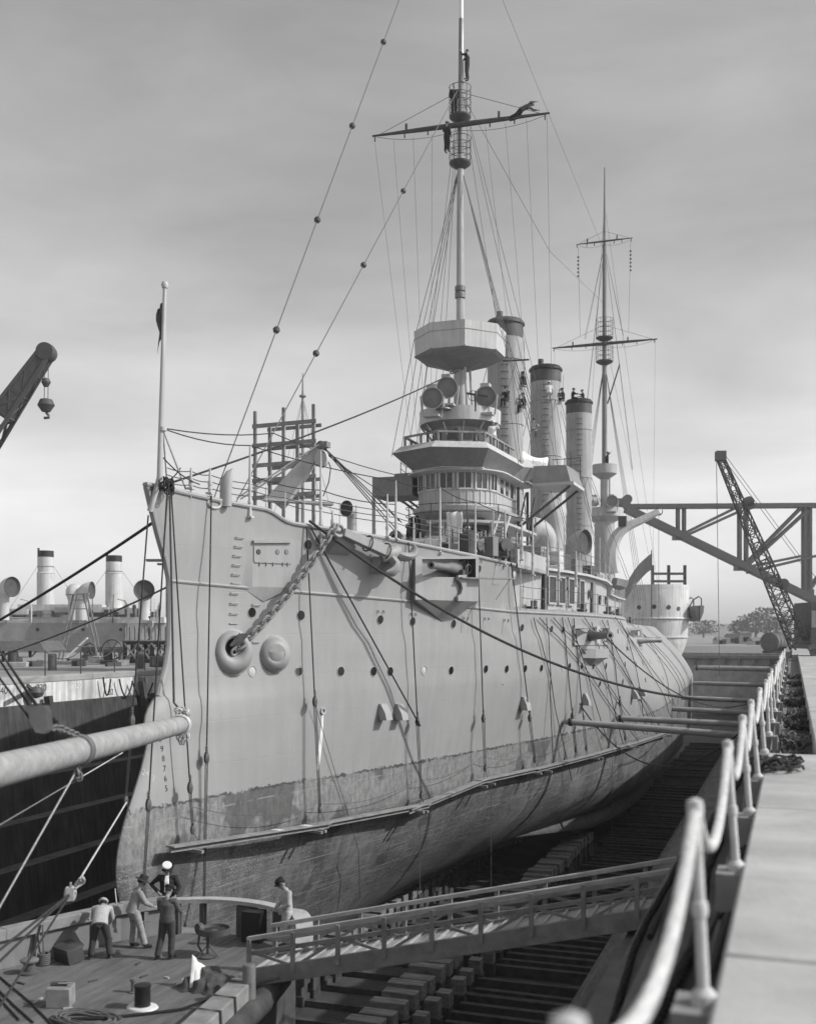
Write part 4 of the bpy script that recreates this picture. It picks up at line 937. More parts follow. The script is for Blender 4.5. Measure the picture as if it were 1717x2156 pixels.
wire('triatic_stay', [FM + V(0, 0, zt2 - 1), MM + V(0, 0, zm(530))], .012, tm_)
for k in range(4):
    for sg in (-1, 1): wire('shroud', [MM + V(0, 0, zm(760)), MM + V(sg * (3.6), -2 + 1.7 * k, 3.3)], .02, mm)
    for sg in (-1, 1): wire('shroud', [MM + V(0, 0, zm(515)), MM + V(sg * 1.9 * (1.4 if k > 1 else 1), -.6 + .5 * k, zm(712 if k < 2 else 990))], .016, mm)
for sg in (-1, 1):
    wire('backstay', [MM + V(0, 0, zm(430)), MM + V(sg * 4.5, 10, 2)], .014, mm); wire('signal_halyard', [MM + V(sg * 5, -.3, zm(727)), MM + V(sg * 4.6, 1, 3.4)], .01, mm)
wire('backstay', [MM + V(0, 0, zm(700)), P(1370, 1195, 118)], .014, mm)
# two long forestays strung with insulators, and the lower stay
def stay(pts, balls, r=.028):
    o = wire('forestay', pts, r, tm_)
    for p in balls: b = MB(); b.lathe([(.0001, -.14), (.1, -.1), (.14, 0), (.1, .1), (.0001, .14)], p, (pts[1] - pts[0]), 10); b.build('insulator', STEELD, o)
a = V(XC - .1, Y0 + 2.8, 4.3); e = FM + V(-.1, -.2, zc(967, -330))
def on_ray(a, e, u, v):
    r = P(u, v, 1); best = None
    for i in range(401):
        q = a.lerp(e, i / 400); w = -q.x * ST + q.y * CT; uu = VX + F0 * (q.x * CT + q.y * ST) / w; vv = HV - F0 * q.z / w; dd = abs(vv - v)
        if best is None or dd < best[0]: best = (dd, q)
    return best[1]
stay([a, e], [on_ray(a, e, 0, v) for v in (88, 263, 461, 696)])
a2 = V(XC + .1, Y0 + 3.6, 4.0); e2 = FM + V(.0, -.2, zc(967, 185))
stay([a2, e2], [on_ray(a2, e2, 0, v) for v in (402, 558, 745)])
wire('lower_forestay', sag(V(XC, Y0 - .3, 4.45), FM + V(0, -.4, 14.8), .25, 12), .035, tm_, ROPED)
# ---- anchor on its bed, chain to the hawse pipe
sh0, sh1 = HPt(704, 1118, .45), HPt(792, 1158, .55)
an = thing('stockless_anchor', 'big grey stockless anchor lashed on its bed at the forecastle edge', 'anchor', sh1)
b = MB(); b.beam(sh0, sh1 + (sh1 - sh0) * .12, .26, .3, w2=.36, h2=.4); b.build('shank', HP_, an, bev=.03)
ax = (sh1 - sh0).normalized(); up_ = V(0, 0, 1) - ax * ax.z; up_.normalize(); ot = ax.cross(up_).normalized(); ot = ot if ot.x > 0 else -ot
cr = sh1 + ax * .1
b = MB(); b.tube([HPt(782, 1172, .5), HPt(792, 1163, .56), HPt(804, 1158, .58), HPt(814, 1152, .55)], [.16, .25, .25, .16], 12); b.build('crown', HP_, an)
for pts, rs in (([HPt(806, 1160, .55), HPt(816, 1166, .72), HPt(827, 1164, .85), HPt(836, 1152, .8), HPt(839, 1141, .72)], [.2, .25, .3, .33, .34, .34, .33, .31, .29, .27, .25, .22, .2, .17, .13, .09, .04]),
                ([HPt(796, 1166, .6), HPt(798, 1182, .78), HPt(789, 1194, .9), HPt(774, 1197, .9)], [.22, .28, .33, .36, .37, .36, .34, .3, .26, .21, .15, .09, .04])):
    b = MB(); sp_ = smooth_path(pts, 4); b.tube(sp_, rs[:len(sp_)], 12, sq=.5); b.build('fluke', HP_, an)
b = MB(); pts = [sh0 - ax * .2 + (ax * math.cos(a) * .24 + up_ * math.sin(a) * .2) for a in [2 * math.pi * i / 16 for i in range(16)]]; b.tube(pts, .06, 8, closed=True); b.build('shackle', HP_, an)
b = MB(); s2 = sh0.lerp(sh1, .55); b.tube([s2 + (up_ * math.cos(a) * .28 + ot * math.sin(a) * .26) for a in [2 * math.pi * i / 14 for i in range(14)]], .03, 5, closed=True); b.build('lashing_chain', STEELD, an); b = MB(); s3 = sh0.lerp(sh1, .95); b.tube([s3 + (up_ * math.cos(a) * .3 + ot * math.sin(a) * .28) for a in [2 * math.pi * i / 14 for i in range(14)]], .03, 5, closed=True); b.build('lashing_chain', STEELD, an)
for (u, v) in ((712, 1150), (800, 1192)):
    M = HF(u, v, .02); b = MB(); b.hexa([M @ V(x, y, z) for x, y, z in ((-.5, -.3, 0), (.5, -.3, 0), (.5, .35, 0), (-.5, .35, 0), (-.42, .1, .34), (.42, .1, .34), (.42, .35, .38), (-.42, .35, .38))]); b.build('anchor_bed', HP_, hull)
cs, ce = MH1 @ V(.05, .05, .28), sh0 - ax * .42
chn = thing('anchor_chain', 'heavy stud-link chain from the hawse pipe up to the anchor', 'chain', cs)
def link_mesh(L, w, r, m, name='chain_link'):
    b = MB(); pts = []
    for i in range(20):
        a = 2 * math.pi * i / 20; x = math.cos(a) * (w); y = math.sin(a) * w
        pts.append(V(x, y + (L / 2 - w) * (1 if y > 0 else -1), 0))
    b.tube(pts, r, 7, closed=True); b.tube([V(-w, 0, 0), V(w, 0, 0)], r * .7, 6)
    o = b.build(name, m, None); me = o.data; bpy.data.objects.remove(o); return me
def lay_chain(path, me, pitch, parent, name='chain_link'):
    L = [0]
    for a, c in zip(path, path[1:]): L.append(L[-1] + (c - a).length)
    n = max(2, int(L[-1] / pitch)); j = 0
    for i in range(n + 1):
        x = L[-1] * i / n
        while j < len(L) - 2 and L[j + 1] < x: j += 1
        p = path[j].lerp(path[j + 1], (x - L[j]) / max(1e-6, L[j + 1] - L[j])); d = (path[j + 1] - path[j]).normalized()
        up = V(1, -.6, .2); xx = d.cross(up).normalized(); zz = xx.cross(d)
        M = frame(p, xx, d, zz) @ Matrix.Rotation(R(90 * (i % 2) + 30), 4, 'Y'); inst(me, name, M, parent)
LK = link_mesh(.36, .115, .042, mat('chain_paint', .22, .6, .3, 6))
path = sag(cs, ce, .3, 24)
for i, p in enumerate(path):                       # keep the cable clear of the plating
    need = hb(p.y - Y0, p.z) + XC + .2
    if p.x < need: p.x = need
lay_chain(path, LK, .25, chn)
# shackle gear on the hawse lip
b = MB(); 
for k in range(3): a0 = MH1 @ V(-.1 + .1 * k, .22, .34); b.beam(a0, a0 + (MH1.to_3x3() @ V(.28, .35, .12)), .07, .12)
b.tube([MH1 @ V(-.15, .2, .35), MH1 @ V(.3, .55, .45)], .05, 6); o = b.build('chain_clamp', mat('rusty_iron', .1, .8, .4, 8, .4), None); tag(o, 'iron chain clamp hung over the lip of the hawse pipe', 'clamp')
# jack (flag), hanging limp
p = P(345, 630, 31.9); b = MB(); rows = []
for j in range(9): rows.append([p + V(-.02 - .035 * i * (1 + .3 * math.sin(j)), .05 * math.sin(i * 2 + j * .6), -.02 - .105 * j - .05 * i - .012 * i * j) for i in range(6)])
b.grid(rows); o = b.build('jack_flag', mat('flag_cloth', .10, .9, .3, 9), None, fix=False); tag(o, 'dark jack flag hanging limp from the bow staff', 'flag')
# ensign with stripes at the stern
p = P(1371, 1165, 140); b1, b2 = MB(), MB()
for k in range(13):
    z0, z1 = -k * .16, -(k + 1) * .16
    rr = []
    for z in (z0, z1): rr.append([p + V(-i * .42, .2 * math.sin(i * 1.1 + z), z - .26 * i - (.03 * i * i)) for i in range(9)])
    (b1 if k % 2 else b2).grid(rr)
ens = thing('ensign', 'striped ensign drooping from the staff at the stern', 'flag', p)
b1.build('pale_stripes', CLOTHL, ens, fix=False); b2.build('dark_stripes', CLOTHM, ens, fix=False)
MB().tube([V(p.x, p.y, .5), p + V(0, 0, .4)], .08, 6).build('ensign_staff', STEELD, ship)

# ---- clutter along the boat deck and main deck abaft the break
rc = random.Random(11)
b = MB(); prev = None
for i in range(21):
    s_ = 18.2 + i * 2.6; x = XC + ssx(s_) + .22; p = V(x, Y0 + s_, 3.22); q = MB(); h_ = 1.05 if i % 3 else 2.3
    q.tube([p, p + V(0, 0, h_)], .035, 5); q.build('rail_stanchion', PAINT2, ship)
    if prev is not None:
        for z in (.35, .7, 1.05): b.tube([prev + V(0, 0, z), p + V(0, 0, z)], .016, 4)
    prev = p
b.build('boat_deck_rail', WIRE, ship)
b = MB(); prev = None
for i in range(28):
    s_ = 19 + i * 2.5; z = max(top(s_), .5); x = XC + hb(s_, z) - .08; p = V(x, Y0 + s_, z); q = MB(); q.tube([p, p + V(0, 0, 1.0)], .03, 5); q.build('rail_stanchion', PAINT2, ship)
    if prev is not None:
        for zz in (.5, 1.0): b.tube(sag(prev + V(0, 0, zz), p + V(0, 0, zz), .05, 4), .015, 4)
    prev = p
b.build('main_deck_rail', WIRE, ship)
for i in range(30):
    s_ = rc.uniform(19, 71); w = rc.uniform(.5, 1.4); h_ = rc.uniform(.4, 1.3); x = XC + ssx(s_) - rc.uniform(.6, 2.2); q = MB(); q.box((x, Y0 + s_, 3.22 + h_ / 2), (w, rc.uniform(.5, 1.6), h_), rc.uniform(-.2, .2)); q.build('deck_locker', (STEELD, PAINT, MIDP, DARK, CANVAS)[i % 5], ship, bev=.03)
for i in range(14):
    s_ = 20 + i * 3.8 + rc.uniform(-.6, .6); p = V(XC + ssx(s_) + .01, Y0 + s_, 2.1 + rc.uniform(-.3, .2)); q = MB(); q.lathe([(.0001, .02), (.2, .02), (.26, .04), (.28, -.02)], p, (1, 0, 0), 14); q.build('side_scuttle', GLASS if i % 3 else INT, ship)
for i in range(5):
    s_ = 28 + i * 9; q = MB(); rings = []
    for k in range(9):
        t_ = k / 8; w = .8 * math.sin(math.pi * min(.97, max(.05, t_))) ** .6; y = Y0 + s_ - 2.6 + 5.2 * t_; x = XC + 4.3 - .1 * i; z = 3.7 + .3 * abs(t_ - .5)
        rings.append([V(x - w, y, z + .75), V(x - w * .7, y, z + .2), V(x, y, z), V(x + w * .7, y, z + .2), V(x + w, y, z + .75)])
    q.loft(rings); o = q.build('ship_boat', PAINT2 if i % 2 else MIDP, None); tag(o, ('white', 'grey', 'white', 'grey', 'white')[i] + ' ship boat on the boat deck ' + ('abreast the first funnel', 'between first and second funnels', 'abreast the second funnel', 'abreast the third funnel', 'beside the boat crane')[i], 'boat', 'boats on the boat deck')
for i in range(9):
    s_ = 21 + i * 6.5; p = V(XC + hb(s_, 1.0) - .5, Y0 + s_, 1.05); q = MB(); rr = .28
    for k in range(4): q.tube([p + V(rr * math.cos(a) * (.6 + .1 * k), rr * math.sin(a) * (1 + .1 * k), .05 + .05 * k) for a in [2 * math.pi * j / 12 for j in range(12)]], .04, 5, closed=True)
    q.lathe([(.16, 0), (.16, .5), (.2, .52), (.0001, .55)], p + V(-.1, .9, 0), n=12); q.build('deck_bitts', STEELD, ship)
for k, (s_, z0_, z1_, w) in enumerate(((24, 1.1, 2.9, .7), (33, 1.1, 2.9, .8), (44, 1.1, 2.9, .8), (57, 1.1, 2.9, .7))):
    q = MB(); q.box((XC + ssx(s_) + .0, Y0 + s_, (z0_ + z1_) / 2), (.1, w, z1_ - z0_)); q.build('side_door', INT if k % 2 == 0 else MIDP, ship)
# dark canvas screens, hose reels and men-high gear crowding the forecastle below the bridge
b = MB(); b.loft([horse(2.9, 6.5, 5.95), horse(3.0, 6.6, 6.0), horse(3.0, 6.6, 6.14), horse(2.9, 6.5, 6.15)]); b.build('lower_bridge_deck', PAINT, ship)
for x, y in ((-2.7, -.6), (2.7, -.6), (2.75, 2.5), (2.75, 5.5), (-2.7, 4), (0, -2.8)): MB().tube([PH + V(x, y, 3.2), PH + V(x, y, 6.0)], .07, 8).build('deck_pillar', PAINT, ship)
b = MB(); pts = horse(2.95, 6.5, 6.15)[:-1]
for z in (.45, .9): b.tube([p + V(0, 0, z) for p in pts], .025, 5)
for p in pts[::3]: b.tube([p, p + V(0, 0, .92)], .03, 5)
b.build('lower_bridge_rail', STEELD, ship)
for i in range(54):
    u = rc.uniform(838, 1080); d = rc.uniform(45, 57); p = P(u, 1150, d); h_ = rc.uniform(.3, .95); q = MB()
    if i % 3 == 0: q.lathe([(.0001, -.14), (.3, -.14), (.32, -.1), (.2, -.08), (.2, .08), (.32, .1), (.3, .14), (.0001, .14)], V(p.x, p.y, 3.75), (.8, -.6, 0), 14); q.box(V(p.x, p.y, 3.45), (.3, .3, .3))
    else: q.box(V(p.x, p.y, 3.25 + h_ / 2), (rc.uniform(.3, .8), rc.uniform(.3, .8), h_), rc.uniform(0, 1.5)); q.tube([V(p.x, p.y, 3.2), V(p.x, p.y, 3.9 + h_)], .05, 6)
    q.build('deck_gear', (STEELD, DARK, MIDP, STEEL)[i % 4], ship, bev=.02)
# ================================================================ STAGING, TACKLES, ROPES
BLKM = mat('block_wood', .10, .7, .3, 8)
def block_shape(b, c, w, h, ax=(1, 0, 0)):
    c = Vector(c); ax = Vector(ax).normalized()
    for k in (-1, 1):
        b.lathe([(.0001, -h * .55), (w * .3, -h * .42), (w * .42, -h * .1), (w * .42, h * .15), (w * .28, h * .45), (.0001, h * .55)], c + ax * k * w * .24, (0, 0, 1), 8, sx=.45 if abs(ax.x) > .7 else 1, sy=1)
    b.lathe([(.0001, -w * .5), (h * .12, -w * .5), (h * .12, w * .5), (.0001, w * .5)], c, ax, 8)
    b.tube([c + V(0, 0, h * .5), c + V(.02, 0, h * .62), c + V(0, 0, h * .75)], w * .1, 5)
def clear(pts, off=.1, n=16):
    o = []
    pts = [Vector(p) for p in pts]
    for a, c in zip(pts, pts[1:]):
        for i in range(n):
            p = a.lerp(c, i / n); need = XC + hb(p.y - Y0, p.z) + off
            if p.x < need: p.x = need
            o.append(p)
    return o + [pts[-1]]
def tackle(T, vb, B_, label, r=.026, extra=0):
    """single pendant down to a block, then three thin falls to the foot"""
    T, B_ = Vector(T), Vector(B_)
    pv = lambda p: HV - F0 * p.z / (-p.x * ST + p.y * CT)
    t = .5
    for i in range(101):
        if pv(T.lerp(B_, i / 100)) >= vb: t = i / 100; break
    K = T.lerp(B_, t); o = thing('block_and_tackle', label, 'tackle', B_)
    MB().tube(clear([T, K + (T - K).normalized() * .3], .06), r, 6).build('pendant', ROPED, o)
    b = MB(); 
    for q in range(4): b.tube([K + V(0, 0, .32 - .07 * q) + V(.045 * math.cos(a), .045 * math.sin(a), 0) for a in [math.pi / 4 * i for i in range(8)]], .014, 4, closed=True)
    b.tube([K + V(0, 0, .1), K + V(0, 0, .4)], .03, 5); b.build('splice', ROPEM, o)
    b = MB(); block_shape(b, K, .24, .32, (.8, -.6, 0)); b.build('block', BLKM, o)
    lo = B_ + (K - B_).normalized() * .45
    for q in (-1, 0, 1): MB().tube([K + V(.065 * q, -.04 * q, -.08), lo + V(.05 * q, -.03 * q, 0)], .013, 4).build('fall', ROPED, o)
    b = MB(); block_shape(b, lo, .2, .26, (.8, -.6, 0)); b.build('block', BLKM, o)
    b = MB(); b.tube([lo, B_ + V(0, -.3, 0)], .014, 4); b.tube([lo, B_ + V(0, .3, 0)], .014, 4); b.build('bridle', ROPEM, o)
    return o
planks = [((330, 1781), (668, 1726)), ((605, 1737), (880, 1683)), ((838, 1695), (1004, 1634)), ((985, 1640), (1116, 1612)), ((1106, 1616), (1240, 1582)), ((1222, 1587), (1312, 1562)), ((1300, 1567), (1396, 1539))]
what = ['long painted staging plank with white marks hung below the ram bow', 'staging plank overlapping the marked plank below the discharge hoods', 'short steep staging plank under the casemate gun', 'staging plank hung abaft the steep short one', 'staging plank under the foremost spar shore', 'short staging plank between two spar shores', 'aftermost staging plank hung along the bilge']
for (a, c), lb in zip(planks, what):
    t = thing('staging_plank', lb, 'plank', HPt(*a, .45), 'staging planks along the hull')
    A, B_ = HPt(*a, .5), HPt(*c, .5); n = ((B_ - A).cross(V(0, 0, 1))).normalized()
    MB().beam(A, B_, .34, .055).build('board', WOOD, t, bev=.008)
    MB().beam(A + V(0, 0, -.1), B_ + V(0, 0, -.1), .1, .13).build('bearer', WOOD, t)
    for q in (.12, .88): p = A.lerp(B_, q); MB().beam(p - n * .42 + V(0, 0, -.2), p + n * .42 + V(0, 0, -.2), .1, .09).build('putlog', WOOD, t)
    if a[0] == 330:
        for q in (.62, .82): MB().beam(A.lerp(B_, q) + V(0, 0, .034), A.lerp(B_, q + .035) + V(0, 0, .034), .34, .01).build('white_mark', WHITE, t)
tk = [((356, 1034), 1655, (380, 1776), 'tackle hanging over the draft figures to the marked plank'),
      ((441, 1043), 1592, (428, 1960), 'long tackle hanging from the bow fairlead past the plank'),
      ((642, 1108), 1475, (652, 1726), 'tackle hanging below the davit beside the white scupper run'),
      ((856, 1142), 1520, (866, 1688), 'tackle hanging down between anchor and casemate gun'),
      ((1002, 1172), 1510, (1000, 1636), 'tackle hanging just abaft the casemate gun'),
      ((1072, 1184), 1510, (1107, 1614), 'tackle hanging abaft the upper deck ports'),
      ((1180, 1300), 1505, (1194, 1592), 'tackle hanging at the head of the foremost spar shore'),
      ((1204, 1302), 1520, (1216, 1588), 'tackle hanging close abaft the foremost shore head'),
      ((1275, 1306), 1480, (1300, 1565), 'tackle hanging below the after gun port')]
for a, vb, c, lb in tk:
    T_ = HPt(*a, .08); tackle(T_, vb, HPt(*c, .5) if c[1] < 1900 else P(*c, HPt(430, 1740).dot(V(-ST, CT, 0)) - .45), lb)
tackle(P(312, 1085, 31.8), 1512, P(262, 1720, 30.6), 'tackle hanging ahead of the stem on its far side')
tackle(P(352, 1032, 31.4), 1690, P(300, 1905, 29.8), 'tackle hanging beside the stem down to the ram')
for k, ((a, b_), (c, d_)) in enumerate((((1130, 1200), (1332, 1560)), ((1160, 1290), (1345, 1545)), ((1225, 1300), (1385, 1540)), ((1290, 1290), (1420, 1500)), ((1118, 1300), (1190, 1640)), ((1320, 1310), (1440, 1480)), ((1240, 1310), (1300, 1570)), ((1340, 1320), (1400, 1480)), ((1262, 1306), (1370, 1545)), ((1300, 1308), (1408, 1520)), ((1190, 1296), (1270, 1572)), ((1330, 1330), (1428, 1470)), ((1145, 1292), (1150, 1605)), ((1352, 1340), (1432, 1455)), ((1310, 1325), (1350, 1545)))):
    rope_thing('hull_guy', 'guy line slanting down the after part of the hull', 'rope', clear([HPt(a, max(b_, 1300), .12), HPt(c, d_, .35)], .1), .022, ROPED, 5, 'slanting guy lines aft')
rope_thing('long_hull_line', 'thin line slanting from the forecastle down past the discharge hoods', 'rope', clear([HPt(650, 1112, .12), HPt(862, 1524, .5)], .1), .03, ROPED, 6)
rope_thing('hanging_line', 'light line from the scupper down to the keel blocks', 'rope', [HPt(655, 1485, .2), HPt(733, 1780, .5), PZp(757, 1890, -10.2)], .012, ROPEM, 5)
for u, va, vb in ((862, 1690, 1850), (1012, 1640, 1835), (1120, 1760, 1800), (1270, 1570, 1745)):
    p = HPt(u, va, .5); rope_thing('plank_tail', 'tail rope hanging from a staging plank to the dock floor', 'rope', [p, V(p.x, p.y, FZ + .3)], .012, ROPEM, 5, 'tail ropes below the planks')
# slack lines looped between tackles
for a, c, s_ in (((385, 1700), (640, 1700), .25), ((652, 1690), (860, 1640), .3), ((866, 1640), (998, 1590), .25), ((1002, 1590), (1105, 1575), .3), ((1107, 1575), (1194, 1545), .3)):
    rope_thing('slack_line', 'slack hand line looped between two tackles above the planks', 'rope', sag(HPt(*a, .4), HPt(*c, .4), s_, 12), .011, ROPEM, 5, 'slack hand lines')
# mooring lines
A = HPt(647, 1096, .1); B_ = PXp(1602, 1474, -1.3)
rope_thing('mooring_hawser', 'heavy hawser sagging from the forecastle to the railed dock side', 'rope', sag(A, B_, 1.75, 40), .05, ROPED, 8)
rope_thing('mooring_hawser', 'hawser from the after gun port sagging to the railed dock side', 'rope', sag(HPt(1255, 1325, .1), PXp(1640, 1440, -1.2), 3.0, 30), .04, ROPED, 6)
rope_thing('mooring_hawser', 'dipping rope from the foremost shore head towards the railing', 'rope', sag(HPt(1212, 1480, .2), PXp(1600, 1500, -1.2), 2.6, 30), .035, ROPED, 6)
rope_thing('mooring_hawser', 'hawser from the bow to the far quay', 'rope', sag(V(XC - .6, Y0 + .3, 3.5), V(-35.5, 36.0, -1.75), .25, 20), .05, ROPED, 8)
rope_thing('mooring_hawser', 'thinner hawser from below the bow to the far quay', 'rope', sag(V(XC - .3, Y0 + .6, 1.5), V(-35.5, 38.0, -1.75), .3, 20), .03, ROPEM, 6)
for k, (u, v, d) in enumerate(((345, 1014, 31.7), (360, 1022, 32.2))):            # lashings bundled on the bow
    b = MB(); c = P(u, v, d)
    for q in range(9):
        rr = .07 + .05 * rnd.random(); o_ = V(rnd.uniform(-.1, .1), rnd.uniform(-.1, .1), rnd.uniform(-.2, .12)); tl = rnd.uniform(0, 3)
        b.tube([c + o_ + V(rr * math.cos(a) * math.cos(tl), rr * math.cos(a) * math.sin(tl), rr * 1.3 * math.sin(a)) for a in [2 * math.pi * i / 10 for i in range(10)]], .024, 5, closed=True)
    o = b.build('rope_lashing', ROPED, None); tag(o, 'tangle of rope lashings at the foot of the bow staff', 'rope', 'bow lashings')
# ---------------------------------------------------------------- wooden shoring frame on the forecastle
YS = 41.0; sf = thing('scaffold_tower', 'tall open grid of timber posts and rails standing on the forecastle', 'scaffold', PYp(600, 1100, YS))
for u, v0_, v1_, dy in ((537, 866, 1075, 0), (597, 858, 1080, 0), (660, 851, 1092, 0), (568, 900, 1075, .8), (626, 894, 1085, .8)):
    a = PYp(u, v0_, YS + dy); c = PYp(u, v1_, YS + dy); c.x = a.x; c.z = 3.35; MB().beam(c, a, .13, .11, up=(0, 1, 0)).build('post', WOOD, sf)
for (v0_, v1_) in ((898, 886), (939, 928), (981, 970), (1013, 1002), (1049, 1038)):
    a, c = PYp(531, v0_, YS - .1), PYp(665, v1_, YS - .1); MB().beam(a, c, .05, .17).build('rail', WOOD, sf)
    MB().beam(a + V(.2, 1.0, .02), c + V(-.2, 1.0, .02), .05, .15).build('rail', WOOD, sf)
# ---------------------------------------------------------------- spar shores between hull and right wall
def spar(a, c, r, label):
    t = thing('spar_shore', label, 'spar', c, 'spar shores across the gap'); a, c = Vector(a), Vector(c)
    MB().tube([a, a.lerp(c, .3), a.lerp(c, .7), c], [r * .85, r, r, r * .95], 12).build('log', SPARM, t)
    b = MB()
    for q in (.02, .025, .03, .035): p = a.lerp(c, q); b.tube([p + V(0, (r + .02) * math.cos(x), (r + .02) * math.sin(x)) for x in [2 * math.pi * i / 12 for i in range(12)]], .02, 4, closed=True)
    b.build('lashing', ROPED, t)
a = HPt(1184, 1518, .15); spar(a, PYp(1592, 1552, a.y), .17, 'foremost long spar shore reaching the hull by two tackles')
a = HPt(1292, 1511, .15); spar(a, PYp(1592, 1527, a.y), .17, 'second long spar shore, next abaft the foremost')
a = P(1400, 1492, 84); spar(a, PYp(1604, 1503, a.y), .2, 'third spar shore, abaft the long pair')
a = P(1415, 1468, 96); spar(a, PYp(1620, 1478, a.y), .2, 'fourth spar shore from the hull quarter')
a = P(1440, 1438, 112); spar(a, PYp(1650, 1444, a.y), .22, 'fifth spar shore near the stern')
a = P(1461, 1406, 128); spar(a, PYp(1664, 1410, a.y), .3, 'aftermost thick spar shore just before the dock gate')
# ================================================================ WORK BARGE at the bow
BZ = -7.7
OUT = [(-20.6, 11.0), (-18.5, 17.0), (-17.15, 20.6), (-15.95, 23.5), (-15.2, 24.45), (-13.6, 24.9), (-12.1, 24.75), (-11.25, 24.1), (-11.0, 22.6), (-10.75, 21), (-10.3, 18), (-10.0, 11.0)]
bg_ = thing('work_barge', 'wooden-decked work barge moored under the ram bow', 'barge', (-14, 18, BZ))
MB().prism([(x * .985 - .2, y * .99) for x, y in OUT], FZ + .02, BZ - .09).build('barge_hull', IRON, bg_)
x = -20.4
def span(x):
    ys_ = []
    for (xa, ya), (xb, yb) in zip(OUT, OUT[1:]):
        if (xa - x) * (xb - x) < 0: ys_.append(ya + (yb - ya) * (x - xa) / (xb - xa))
    return max(ys_) if ys_ else None
pm = {}
while x < -10.1:
    yt = span(x)
    if yt and yt > 12:
        L_ = yt - 11.5
        if 'p' not in pm:
            o = MB().box((0, 0, 0), (.178, 1, .06)).build('deck_plank', DECKM, bg_); pm['p'] = o
        else: o = pm['p'].copy(); COL.objects.link(o)
        o.location = (x, 11.5 + L_ / 2, BZ - .03 + rnd.uniform(-.004, .004)); o.scale = (1, L_ - .02, 1); setpar(o, bg_)
    x += .19
# bulwark on the far side of the deck
BW = OUT[0:5]
for (xa, ya), (xb, yb) in zip(BW, BW[1:]):
    A, B_ = V(xa, ya, BZ), V(xb, yb, BZ); L_ = (B_ - A).length; d = (B_ - A).normalized(); n = V(d.y, -d.x, 0)
    MB().beam(A + V(0, 0, .33), B_ + V(0, 0, .33), .08, .68).build('bulwark_plate', MIDP, bg_)
    MB().beam(A + V(0, 0, .80), B_ + V(0, 0, .80), .34, .26).build('bulwark_cap', WOOD, bg_, bev=.02)
    k = max(1, int(L_ / 1.15))
    for i in range(k):
        p = A + d * (L_ * (i + .5) / k) + n * .12; MB().box(p + V(0, 0, .33), (.10, .10, .66), math.atan2(d.y, d.x)).build('bulwark_frame', MIDP, bg_)
# bowed rail round the head of the barge
cap = [V(-15.2, 24.45, BZ + .82), V(-14.4, 24.75, BZ + .85), V(-13.5, 24.9, BZ + .86), V(-12.6, 24.85, BZ + .84), V(-11.9, 24.65, BZ + .8)]
b = MB(); cp2 = smooth_path(cap, 4)
rows = [[p + V(-.0, -.16, -.05) for p in cp2], [p + V(0, -.16, .05) for p in cp2], [p + V(0, .16, .05) for p in cp2], [p + V(0, .16, -.05) for p in cp2], [p + V(0, -.16, -.05) for p in cp2]]
b.grid(rows); b.build('bowed_rail', WOODL, bg_)
for x, y, w in ((-15.0, 24.5, .3), (-14.3, 24.72, .12), (-13.1, 24.85, .55), (-12.2, 24.75, .2)): MB().box((x, y, BZ + .38), (w, .16, .78)).build('rail_post', IRON, bg_)
MB().box((-12.75, 24.55, BZ + .38), (.5, .4, .76)).build('dark_locker', SOOT, bg_)
b = MB(); pts = [V(-11.9, 24.65, BZ + .78), V(-11.5, 24.45, BZ + .8), V(-11.2, 24.15, BZ + .68), V(-11.02, 23.8, BZ + .42), V(-10.98, 23.5, BZ + .02)]; sp_ = smooth_path(pts, 4); rows = []
for off in ((-.22, -.05), (-.22, .06), (.22, .06), (.22, -.05), (-.22, -.05)): rows.append([p + V(off[0] * .7, off[0] * .7, off[1]) for p in sp_])
b.grid(rows); b.build('rail_end_scroll', WOODL, bg_)
MB().box((-11.35, 23.9, BZ + .28), (.1, .7, .56)).build('end_plate', IRON, bg_)
# side fender at the near corner: baulks and round belting
b = MB(); b.tube([(-10.95, 22.4, BZ - .1), (-10.7, 21, BZ - .15), (-10.3, 18, BZ - .15), (-10, 13, BZ - .15)], .26, 12); b.build('round_fender', WOODD, bg_)
MB().beam((-10.95, 20.6, BZ + .22), (-10.35, 16.5, BZ + .22), .5, .42).build('fender_baulk', WOOD, bg_, bev=.03)
for y in (20.3, 19.4, 18.6):
    x = interp([(16.5, -10.35), (20.6, -10.95)], y); b = MB(); b.tube([(x - .28, y, BZ + .02), (x - .28, y, BZ + .45), (x + .28, y, BZ + .45), (x + .3, y + .1, BZ - .9)], .025, 5); b.build('fender_lashing', ROPEM, bg_)
b = MB()
for i in range(9):
    a = math.pi / 2 * i / 8; 
b.lathe([(.9, -2.6), (1.02, -1.5), (1.0, -.6), (.8, -.12)], V(-11.2, 19.4, BZ), n=28); b.build('barge_rounding', IRON, bg_)
# ---- things on the barge
def on_deck(u, v): return PZp(u, v, BZ)
p = on_deck(300, 2122); t = thing('bollard', 'black iron bollard on a white painted base', 'bollard', p)
b = MB(); b.lathe([(.165, .04), (.16, .4), (.175, .43), (.175, .47), (.15, .48), (.0001, .47)], p, n=24); b.build('post', SOOT, t)
b = MB(); b.lathe([(.19, .045), (.32, .03), (.34, 0)], p, n=28, sy=.8); b.lathe([(.0001, .045), (.19, .045)], p, n=28); b.build('base_plate', WHITE, t)
p = on_deck(281, 2090); t = thing('deck_pin', 'small steel pin standing beside the black bollard', 'pin', p); b = MB(); b.lathe([(.1, 0), (.1, .02), (.06, .03), (.05, .22), (.075, .24), (.07, .3), (.0001, .31)], p, n=14); b.build('pin', STEEL, t)
p = on_deck(62, 2050); t = thing('capstan', 'low rusty capstan beside the barge bulwark', 'capstan', p)
